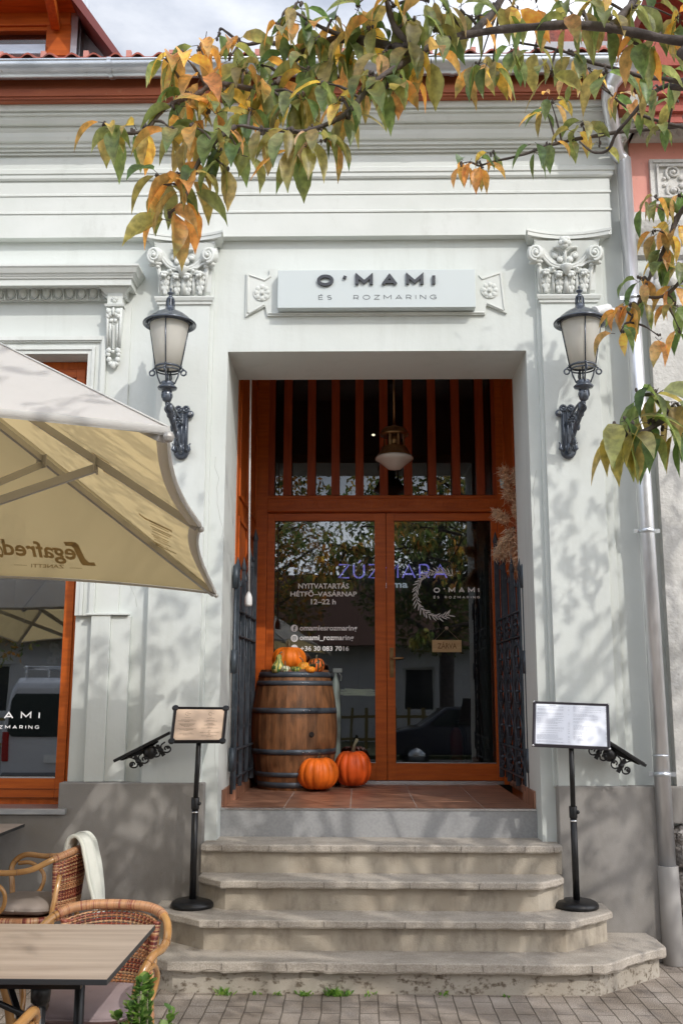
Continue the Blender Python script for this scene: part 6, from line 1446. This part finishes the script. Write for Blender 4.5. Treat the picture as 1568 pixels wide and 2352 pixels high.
tk = MB(); tk.tube(bez([(3.1, -4.6, -.05), (3.07, -4.58, 1.2), (3.0, -4.5, 2.4), (2.9, -4.4, 3.4)], 8), [.17]*5+[.15]*8+[.14]*8+[.13]*4, 14); tk.build('trunk', BARK, tree)
TOP = Vector((2.9, -4.4, 3.4))
D = -3.75
def Q(x, y, Y=D): return A(x, y, Y)
# limbs that show in the picture (pixel guided, at their own distances)
B = {}
B['a'] = branch(br, [TOP, Q(1720, 120, -3.8), Q(1568, 95, -3.7), Q(1400, 66, -3.7), Q(1250, 60, -3.72), Q(1085, 76, -3.75), Q(960, 120, -3.8), Q(850, 200, -3.85), Q(790, 262, -3.85), Q(700, 300, -3.85), Q(620, 300, -3.8), Q(541, 290, -3.8)], .017, .005)
B['b'] = branch(br, [Q(541, 290, -3.8), Q(470, 350, -3.8), Q(440, 404, -3.8), Q(425, 455, -3.8), Q(389, 492, -3.8)], .008, .004)
B['c'] = branch(br, [Q(620, 210, -3.7), Q(500, 195, -3.72), Q(455, 215, -3.72), Q(384, 248, -3.75), Q(344, 293, -3.75), Q(303, 308, -3.75), Q(243, 298, -3.75)], .010, .004)
B['d'] = branch(br, [Q(960, 120, -3.8), Q(800, 90, -3.7), Q(700, 120, -3.65), Q(620, 210, -3.7)], .016, .010)
B['e'] = branch(br, [Q(700, 120, -3.65), Q(610, 95, -3.6), Q(560, 100, -3.6), Q(510, 66, -3.6)], .009, .004)
B['e2'] = branch(br, [Q(800, 90, -3.7), Q(740, 60, -3.7), Q(660, 20, -3.7)], .009, .004)
B['f'] = branch(br, [Q(1085, 76, -3.75), Q(1130, 30, -3.6), Q(1170, -30, -3.5)], .014, .010)
B['g'] = branch(br, [Q(960, 120, -3.8), Q(905, 60, -3.8), Q(880, -20, -3.8)], .012, .008)
B['h'] = branch(br, [TOP, Vector((2.6, -3.9, 3.4)), Q(1620, 200, -3.1), Q(1568, 190, -3.1), Q(1470, 174, -3.15), Q(1368, 146, -3.2), Q(1290, 118, -3.2), Q(1200, 100, -3.2)], .014, .004)
B['i'] = branch(br, [TOP, Vector((2.7, -3.3, 3.3)), Q(1650, 270, -2.5), Q(1568, 288, -2.5), Q(1432, 303, -2.5), Q(1331, 318, -2.5), Q(1255, 336, -2.5), Q(1205, 354, -2.5), Q(1129, 374, -2.5), Q(1099, 381, -2.5)], .014, .0035)
B['j'] = branch(br, [Q(1600, 170, -2.9), Q(1500, 215, -2.8), Q(1420, 300, -2.7), Q(1395, 345, -2.6), Q(1360, 350, -2.6), Q(1330, 325, -2.55)], .010, .004)
B['k'] = branch(br, [Q(1600, 300, -2.6), Q(1520, 280, -2.6), Q(1440, 250, -2.6), Q(1400, 215, -2.6)], .009, .004)
B['l'] = branch(br, [Q(1640, 420, -2.6), Q(1568, 480, -2.6), Q(1530, 560, -2.6), Q(1480, 660, -2.6), Q(1445, 740, -2.6)], .016, .004)
B['m'] = branch(br, [Q(1568, 640, -2.6), Q(1520, 680, -2.6), Q(1462, 680, -2.6)], .009, .005)
B['n'] = branch(br, [Q(1700, 900, -3.6), Q(1620, 920, -3.6), Q(1560, 940, -3.6), Q(1490, 985, -3.65), Q(1440, 1000, -3.65)], .016, .005)
B['n2'] = branch(br, [Q(1540, 955, -3.6), Q(1500, 910, -3.6), Q(1460, 905, -3.6)], .008, .004)
B['o'] = branch(br, [Q(1400, 66, -3.7), Q(1440, 20, -3.6), Q(1480, -40, -3.5)], .016, .010)
branch(br, [TOP, Vector((2.85, -3.4, 2.9)), Q(1760, 560, -2.7), Q(1640, 420, -2.6)], .03, .016); branch(br, [TOP, Vector((2.7, -4.1, 2.9)), Q(1700, 900, -3.6)], .03, .016)
# hand placed clusters: x, y, Y, n, leaf length, autumn share, sideways
HC = [(243, 290, -3.75, 5, .115, .95, -.1), (265, 300, -3.76, 3, .13, .7, .1), (303, 300, -3.75, 4, .115, .8, .3), (330, 290, -3.74, 3, .11, .7, .3),
 (389, 492, -3.8, 6, .145, .55, 0), (365, 410, -3.8, 4, .14, .5, -.5), (405, 400, -3.8, 5, .13, .7, .1), (445, 405, -3.8, 5, .13, .7, .4), (425, 450, -3.8, 4, .13, .5, .5), (376, 425, -3.81, 3, .12, .7, 0),
 (415, 122, -3.75, 6, .12, .95, -.3), (385, 140, -3.75, 5, .12, .95, -.4), (460, 110, -3.72, 5, .14, .8, .1), (500, 85, -3.6, 5, .11, .9, 0), (545, 95, -3.62, 5, .11, .6, 0), (470, 190, -3.72, 7, .12, .8, 0), (430, 215, -3.74, 6, .12, .6, -.1), (400, 245, -3.75, 6, .13, .6, -.2), (515, 225, -3.72, 7, .13, .5, 0), (440, 290, -3.8, 6, .13, .4, 0), (395, 300, -3.8, 5, .13, .3, -.2),
 (515, 300, -3.78, 7, .135, .25, 0), (545, 340, -3.8, 5, .14, .2, .2), (500, 350, -3.8, 4, .12, .6, 0), (520, 385, -3.8, 2, .11, .1, 0), (575, 255, -3.75, 7, .13, .2, 0), (600, 300, -3.8, 6, .13, .15, .1), (560, 160, -3.7, 7, .13, .5, 0), (530, 130, -3.65, 6, .12, .9, 0),
 (640, 60, -3.7, 6, .11, .4, 0), (672, 30, -3.68, 6, .10, .5, 0), (690, 5, -3.7, 4, .10, .5, 0), (630, 190, -3.7, 8, .14, .3, 0), (655, 240, -3.75, 7, .14, .1, 0), (690, 330, -3.85, 7, .135, .15, -.1), (665, 300, -3.85, 6, .12, .6, -.2), (715, 295, -3.85, 6, .12, .2, 0), (745, 320, -3.85, 6, .12, .1, .2), (800, 262, -3.85, 5, .12, .9, .3), (780, 230, -3.85, 6, .13, .7, .2),
 (705, 160, -3.7, 8, .135, .35, 0), (730, 90, -3.7, 8, .13, .3, 0), (770, 40, -3.7, 8, .13, .4, 0), (700, 60, -3.7, 7, .12, .3, 0), (760, 140, -3.7, 8, .135, .3, 0), (810, 110, -3.7, 8, .13, .25, 0), (850, 60, -3.75, 8, .13, .15, 0), (820, 10, -3.75, 7, .13, .2, 0), (880, 120, -3.8, 8, .13, .15, 0), (890, 195, -3.82, 6, .125, .3, 0), (850, 170, -3.84, 7, .13, .25, 0), (935, 100, -3.8, 7, .13, .5, 0), (950, 45, -3.8, 7, .13, .15, 0), (975, 140, -3.8, 6, .12, .7, .1), (1000, 70, -3.78, 6, .12, .25, .1), (900, 10, -3.8, 7, .13, .15, 0), (1020, 15, -3.75, 6, .13, .1, 0), (980, 0, -3.8, 6, .12, .2, 0), (1060, 30, -3.7, 6, .12, .15, 0),
 (920, 175, -3.8, 5, .12, .5, 0), (740, 190, -3.8, 8, .13, .2, 0), (690, 220, -3.78, 7, .13, .2, 0), (830, 210, -3.84, 5, .12, .3, 0), (600, 150, -3.68, 6, .12, .5, 0), (650, 120, -3.66, 6, .12, .35, 0), (590, 205, -3.72, 6, .13, .3, 0), (480, 255, -3.76, 6, .12, .4, 0),
 (1098, 150, -3.3, 8, .145, .85, 0), (1130, 150, -3.35, 5, .13, .6, .3), (1090, 40, -3.65, 6, .13, .1, 0), (1135, 15, -3.55, 6, .13, .3, 0), (1180, 20, -3.5, 6, .13, .7, 0), (1230, 0, -3.5, 6, .12, .5, 0),
 (1180, 110, -3.2, 6, .12, .15, 0), (1230, 112, -3.2, 5, .12, .15, 0), (1290, 60, -3.7, 5, .11, .5, 0), (1340, 30, -3.65, 6, .12, .1, 0), (1390, 160, -3.2, 3, .15, .1, .2), (1400, 40, -3.65, 7, .13, .15, 0), (1450, 20, -3.6, 7, .13, .2, 0), (1300, 20, -3.6, 6, .12, .2, 0), (1500, 0, -3.5, 7, .13, .2, 0), (1550, 40, -3.6, 7, .13, .4, 0), (1520, 80, -3.6, 6, .13, .7, 0), (1460, 100, -3.6, 4, .12, .4, 0), (1360, 0, -3.6, 6, .12, .3, 0), (1310, 120, -3.2, 4, .11, .4, 0), (1265, 170, -3.2, 3, .13, .2, 0),
 (1349, 157, -2.6, 4, .10, .9, 0), (1320, 170, -2.6, 5, .10, .5, 0), (1265, 235, -2.5, 7, .11, .35, 0), (1250, 245, -2.5, 4, .10, .8, -.3), (1335, 285, -2.5, 6, .11, .15, 0), (1310, 315, -2.5, 4, .10, .2, -.2), (1375, 330, -2.5, 3, .10, .1, .2), (1255, 330, -2.5, 5, .12, .15, 0), (1225, 345, -2.5, 4, .12, .1, -.4), (1129, 350, -2.5, 5, .09, .6, 0), (1099, 372, -2.5, 6, .10, .7, -.2), (1060, 375, -2.5, 4, .10, .5, -.4), (1105, 385, -2.5, 3, .11, .3, .1),
 (1410, 220, -2.6, 6, .12, .3, 0), (1450, 250, -2.6, 5, .12, .2, 0), (1500, 200, -2.9, 5, .13, .5, 0), (1540, 170, -3.0, 4, .12, .7, 0), (1515, 285, -2.6, 4, .11, .1, 0), (1550, 230, -2.7, 5, .12, .4, 0), (1480, 165, -3.1, 4, .12, .5, 0),
 (1505, 455, -2.6, 6, .115, .6, -.1), (1490, 470, -2.6, 4, .11, .3, -.2), (1545, 520, -2.6, 7, .12, .85, 0), (1500, 530, -2.6, 6, .11, .8, -.2), (1470, 640, -2.6, 6, .12, .9, -.2), (1515, 600, -2.6, 7, .115, .3, 0), (1560, 610, -2.6, 7, .12, .3, .1), (1545, 660, -2.6, 6, .12, .8, .1), (1445, 700, -2.6, 7, .12, .9, -.2), (1420, 715, -2.6, 5, .12, .7, -.3), (1475, 690, -2.6, 4, .11, .2, .1), (1550, 700, -2.6, 6, .12, .4, 0), (1510, 770, -2.6, 2, .12, 1, 0), (1560, 760, -2.6, 4, .12, .6, 0), (1425, 760, -2.6, 5, .11, .8, 0), (1530, 560, -2.6, 5, .12, .5, 0), (1560, 450, -2.6, 5, .12, .8, 0),
 (1440, 965, -3.65, 5, .155, .25, -.35), (1410, 975, -3.65, 3, .16, .15, -.6), (1460, 905, -3.6, 5, .14, .05, -.2), (1500, 905, -3.6, 6, .14, .05, 0), (1440, 1000, -3.65, 5, .145, .1, 0), (1495, 970, -3.65, 6, .15, .05, 0), (1545, 930, -3.6, 7, .15, .05, .1), (1560, 980, -3.6, 6, .14, .05, .1), (1520, 985, -3.62, 3, .13, .1, 0)]
for (x, y, Y, n, l_, bi, dx) in HC:
    p = A(x, y, Y); cluster(lv, br, p, max(2, int(n*.88+.5)), l_*1.12, bi, dx)
    # short spur joining the nearest drawn branch
    best = min((pt for P_ in B.values() for pt in P_), key=lambda pt: (pt-p).length)
    if (best-p).length < .5 and (best-p).length > .01: br.tube(bez([best, best.lerp(p, .5)+Vector((0, 0, .012)), p], 4), [.005]*5+[.0028]*4, 5)
# the rest of the crown, above and to the right of the view: this throws the dappled shade
random.seed(77)
def inview(p):
    v = p-CAM; z = v.dot(_f)
    if z < .1: return False
    x = IW/2+FPX*v.dot(_r)/z; y = IH/2-FPX*v.dot(_u)/z
    return -60 < x < IW+60 and -150 < y < IH+60
GAPS = [(Vector((-.45, 1.3, 1.72)), .42), (Vector((-.2, .45, .87)), .22), (Vector((.25, .1, .8)), .22), (Vector((-.75, .7, 1.9)), .3), (Vector((-.6, -.8, .25)), .25)]  # unseen crown shaped for light: thinned along sun lines to barrel, floor and steps
def in_gap(p):
    for o, r_ in GAPS:
        v = p-o; t = v.dot(-SUN)
        if (v+SUN*t).length < r_ and random.random() < .85: return True
    return False
limbs = []
for k in range(22):
    a = random.uniform(0, 6.28); ln_ = random.uniform(1.2, 2.6); tip = TOP+Vector((math.cos(a)*ln_-.5, math.sin(a)*ln_*.85+.4, random.uniform(.3, 2.4)))
    P_ = [TOP-Vector((0, 0, random.uniform(0, .5))), TOP.lerp(tip, .5)+Vector((0, 0, .25)), tip]
    if any(inview(p) for p in bez(P_, 6)): continue
    limbs.append(branch(br, P_, .05, .010))
NCL = 0
for k in range(5200):
    p = Vector((random.uniform(-.6, 5.6), random.uniform(-6.0, -1.2), random.uniform(2.6, 6.6)))
    e_ = ((p.x-2.7)/3.0)**2+((p.y+3.7)/2.3)**2+((p.z-4.75)/1.75)**2
    if e_ > 1 or inview(p): continue
    if noise.noise(p*1.15+Vector((3, 3, 3))) < -.08 or in_gap(p): continue
    NCL += 1
    if NCL > 900: break
    for j in range(5):
        az = random.uniform(0, 6.28); d = Vector((math.cos(az), math.sin(az), random.uniform(-1.2, .2))); c0 = random.choice(GREENS+OLIVE+ORNG); leaf(lv, p+Vector((random.gauss(0, .05), random.gauss(0, .05), random.gauss(0, .05))), d, random.uniform(.09, .13), .05, c0, random.choice(GREENS+OLIVE), roll=random.uniform(-1, 1), rows=3)
# a few sprays of the crown that reach back over the camera and shade the parasol
for k in range(230):
    p = Vector((random.uniform(-1.4, 1.2), random.uniform(-6.4, -5.0), random.uniform(3.9, 4.9)))
    if inview(p) or noise.noise(p*1.6) < -.02: continue
    for j in range(6):
        az = random.uniform(0, 6.28); leaf(lv, p+Vector((random.gauss(0, .05), random.gauss(0, .05), random.gauss(0, .05))), Vector((math.cos(az), math.sin(az), random.uniform(-1.2, .2))), .13, .055, random.choice(GREENS), random.choice(GREENS+OLIVE), roll=random.uniform(-1, 1), rows=3)
branch(br, [TOP, Vector((2.2, -5.1, 4.2)), Vector((1.0, -5.6, 4.5)), Vector((-.4, -5.7, 4.5))], .04, .012)
lv.build('crown', LEAF, tree, fix=False); br.build('branches', BARK, tree)
print('crown clusters', NCL, 'faces', len(lv.f))
# fallen leaves on the paving
random.seed(4)
fl0 = None
for i, (px, py, lab) in enumerate(((601, 2262, 'fallen orange leaf left of the weeds at the step foot'), (812, 2268, 'fallen brown leaf beside the largest weed tuft'), (1104, 2262, 'fallen orange leaf at the foot of the step near its middle'), (1190, 2268, 'small fallen leaf towards the right corner of the lowest step'), (1560, 2215, 'fallen leaf beside the granite base by the downpipe'))):
    q = MB(); c = G(px, py, 0); c.z = .006; leaf(q, c, Vector((random.uniform(-1, 1), random.uniform(-1, 1), .25)), .07, .032, random.choice(ORNG), (.3, .1, .04), roll=random.uniform(-.3, .3), droop=.25, rows=5); q.org = c
    tag(q.build('fallen_leaf', LEAF, None, fix=False), lab, 'leaf', 'fallen leaves')
# ------------------------------------------------------------------ across the street (seen in the glass)
random.seed(55)
def bigtree(x, y, h, cz, rx, rz, cols, label, n=9000, ls=.16):
    t = thing('street_tree', label, 'tree', (x, y, 0), 0, 'trees across the street'); q = MB(); q.tube(bez([(x, y, -.1), (x+.05, y, h*.3), (x-.1, y, h*.55), (x, y, h*.85)], 6), [.2]*7+[.15]*6+[.08]*6, 10)
    for k in range(14): a = random.uniform(0, 6.28); z0 = h*random.uniform(.3, .6); q.tube(bez([(x, y, z0), (x+rx*.4*math.cos(a), y+rx*.4*math.sin(a), z0+.8), (x+rx*.85*math.cos(a), y+rx*.85*math.sin(a), z0+random.uniform(1, 2.5))], 5), [.07]*5+[.045]*4+[.02]*2, 6)
    q.build('trunk', BARK, t); q = MB(); k = 0
    while k < n:
        p = Vector((random.uniform(-1, 1), random.uniform(-1, 1), random.uniform(-1, 1)))
        if p.length > 1: continue
        w_p = Vector((x+p.x*rx, y+p.y*rx, cz+p.z*rz))
        if noise.noise(w_p*.75) < -.1 or noise.noise(w_p*2.3) < -.22: continue
        k += 1; c = random.choice(cols); g_ = random.uniform(.6, 1.35); q.col = tuple(v*g_ for v in c); a = Vector((random.gauss(0, 1), random.gauss(0, 1), random.gauss(0, 1))).normalized(); b = a.orthogonal().normalized()*ls*.28; q.quad(w_p, w_p+a*ls*.5+b, w_p+a*ls, w_p+a*ls*.5-b)
    q.build('crown', LEAFF, t, fix=False)
bigtree(-3.6, -15.5, 8, 5.4, 3.4, 3.4, ORNG+ORNG+OLIVE+GREENS, 'broad orange autumn tree across the street, left of the others'); bigtree(2.4, -17.5, 9, 5.6, 2.9, 3.0, GREENS+GREENS+OLIVE, 'green street tree across the road, right of the orange one')
bigtree(-10.5, -17, 8, 5.2, 3.4, 3.6, GREENS+OLIVE+ORNG[:2], 'tall mixed green tree across the street behind the van', 7000); bigtree(9.5, -16, 8, 5.5, 3.5, 3.2, GREENS+OLIVE, 'far right green tree across the street', 6000)
hs = thing('white_house', 'low white house with dark windows and a brown tiled roof across the street', 'house', (2, -24, 0))
q = MB(); grid_wall(q, -14, 16, -.1, 3.3, [(x, x+1.1, 1.0, 2.5) for x in (-12, -9, -6, -3, 1.5, 4.5, 8, 11)], -24, -24.3); q.build('wall', LILAC, hs, fix=False)
q = MB(); q.prism([(-23.5, 3.25), (-28, 6.2), (-32, 3.2)], -14.5, 16.5, 'x'); q.build('roof', mat('brown_roof_tiles', (.13, .06, .04), .9), hs)
for x in (-12, -9, -6, -3, 1.5, 4.5, 8, 11):
    q = MB(); q.box(x, x+1.1, -24.28, -24.22, 1.0, 2.5); wn = q.build('window', mat('dark_pane', (.02, .025, .03), .15) if x == -12 else bpy.data.materials['dark_pane'], hs); q = MB(); frame_rect(q, x, x+1.1, 1.0, 2.5, .07, -24.2, -24.1); q.build('frame', WHITEP, wn)
# hedge / fence line behind the trees
q = MB()
for i in range(90): x = -20+i*.42; q.box(x, x+.09, -19.03, -19.0, 0, 1.2)
q.box(-20, 18, -19.0, -18.96, .25, .33); q.box(-20, 18, -19.0, -18.96, .9, .98); top(q, 'picket_fence', mat('yellowed_fence', (.30, .22, .07), .8), (0, -19, 0), 'weathered yellow wooden fence behind the street trees', 'fence')
# white van, tail towards the cafe
vn = thing('white_van', 'white delivery van with a roof rack parked tail towards the cafe', 'van', (-4.5, -10.6, -.12)); VX = -4.45; vz = -.12
WPNT = mat('van_white_paint', (.62, .63, .66), .25, coat=.5)
q = MB(); rings = []
for y, s_, zt2, zb3 in ((-8.2, .93, 1.80, .42), (-8.23, .97, 1.88, .36), (-8.4, 1.0, 1.96, .30), (-11.2, 1.0, 1.97, .30), (-11.9, .97, 1.85, .30), (-12.5, .94, 1.30, .32), (-13.1, .90, 1.15, .38), (-13.3, .84, 1.0, .45)):
    w2 = .96*s_; row = []
    for (u, v) in ((-1, .06), (-1, .5), (-.97, .60), (-.88, .93), (-.80, 1), (.80, 1), (.88, .93), (.97, .60), (1, .5), (1, .06), (.94, 0), (-.94, 0)): row.append((VX+w2*u, y, vz+zb3+(zt2-zb3)*v))
    rings.append(q.ring(row))
q.skin(rings, smooth=False); q.face(rings[0]); q.face(rings[-1]); body = q.build('body', WPNT, vn, bevel=.03)
DG = mat('dark_van_glass', (.02, .03, .03), .08)
q = MB(); q.prism([(VX-.74, vz+1.72), (VX+.74, vz+1.72), (VX+.80, vz+1.62), (VX+.83, vz+1.16), (VX+.76, vz+1.08), (VX-.76, vz+1.08), (VX-.83, vz+1.16), (VX-.80, vz+1.62)], -8.20, -8.175); q.build('rear_window', DG, vn, bevel=.02)
q = MB(); q.box(VX-.9, VX+.9, -8.16, -8.4, vz+.36, vz+.56); q.build('bumper', mat('grey_bumper', (.15, .15, .16), .6), vn, bevel=.03)
q = MB(); q.box(VX-.26, VX+.26, -8.17, -8.19, vz+.70, vz+.82); q.build('number_plate', WHITEP, vn)
q = MB(); q.box(VX-.012+.0, VX+.012, -8.178, -8.19, vz+.58, vz+1.9); q.build('door_seam', BLACK, vn)
q = MB(); q.ball((VX+.14, -8.18, vz+.98), .11, (.5, .2, 1)); q.build('handle', mat('grey_handle', (.1, .1, .11), .5), vn)
for s_ in (-1, 1):
    q = MB(); q.box(VX+s_*.80, VX+s_*.90, -8.165, -8.25, vz+.72, vz+1.15); q.build('tail_lamp', mat('red_lamp_%d' % s_, (.35, .01, .01), .2), vn, bevel=.015)
    for y in (-9.1, -12.2):
        q = MB(); rm = Matrix.Rotation(R(90), 3, 'Y'); q.lathe([(.22, -.11), (.32, -.10), (.34, -.07), (.34, .07), (.32, .10), (.22, .11)], (VX+s_*.84, y, vz+.34), 24, rm); wh = q.build('wheel', mat('tyre', (.02, .02, .02), .8) if 'tyre' not in bpy.data.materials else bpy.data.materials['tyre'], vn)
        q = MB(); q.lathe([(.05, -.112), (.2, -.112), (.2, .112), (.05, .112)], (VX+s_*.84, y, vz+.34), 20, rm); q.build('rim', CHROME, wh)
q = MB()
for s_ in (-1, 1): q.tube([(VX+s_*.7, -8.4, vz+2.12), (VX+s_*.7, -11, vz+2.12)], .025, 8)
for y in (-8.5, -9.6, -10.8): q.tube([(VX-.7, y, vz+2.12), (VX+.7, y, vz+2.12)], .02, 8); q.tube([(VX-.7, y, vz+2.12), (VX-.7, y, vz+1.94)], .02, 6); q.tube([(VX+.7, y, vz+2.12), (VX+.7, y, vz+1.94)], .02, 6)
q.build('roof_rack', CHROME, vn)
# dark parked car
cr_ = thing('parked_car', 'dark blue hatchback parked side on across the street', 'car', (2.6, -13.5, -.12)); cx, cy = 2.6, -13.6
q = MB(); prof = [(-2.05, .35), (-2.1, .6), (-2.0, .85), (-1.2, .98), (-.6, 1.42), (.7, 1.46), (1.6, 1.05), (2.05, .92), (2.1, .55), (2.0, .32)]; rings = []
for yo, sc2 in ((-.85, .97), (-.78, 1), (.78, 1), (.85, .97)): rings.append(q.ring([(cx+x*sc2, cy+yo*(1-.12*max(0, z-.9)/.5), vz+z) for x, z in prof]))
q.skin(rings, smooth=False); q.face(rings[0]); q.face(rings[-1]); q.build('body', mat('dark_blue_paint', (.012, .018, .035), .2, coat=.6), cr_, bevel=.04)
q = MB()
for s_ in (-1, 1): q.prism([(cx-1.0, vz+1.0), (cx-.55, vz+1.36), (cx+.65, vz+1.40), (cx+1.35, vz+1.03)], cy+s_*.845, cy+s_*.80)
q.build('side_windows', DG, cr_)
for s_ in (-1, 1):
    for x in (-1.3, 1.35):
        rm = Matrix.Rotation(R(90), 3, 'X'); q = MB(); q.lathe([(.2, -.1), (.3, -.09), (.31, 0), (.3, .09), (.2, .1)], (cx+x, cy+s_*.78, vz+.31), 22, rm); wh = q.build('wheel', bpy.data.materials['tyre'], cr_); q = MB(); q.lathe([(.03, -.102), (.19, -.102), (.19, .102), (.03, .102)], (cx+x, cy+s_*.78, vz+.31), 16, rm); q.build('rim', CHROME, wh)
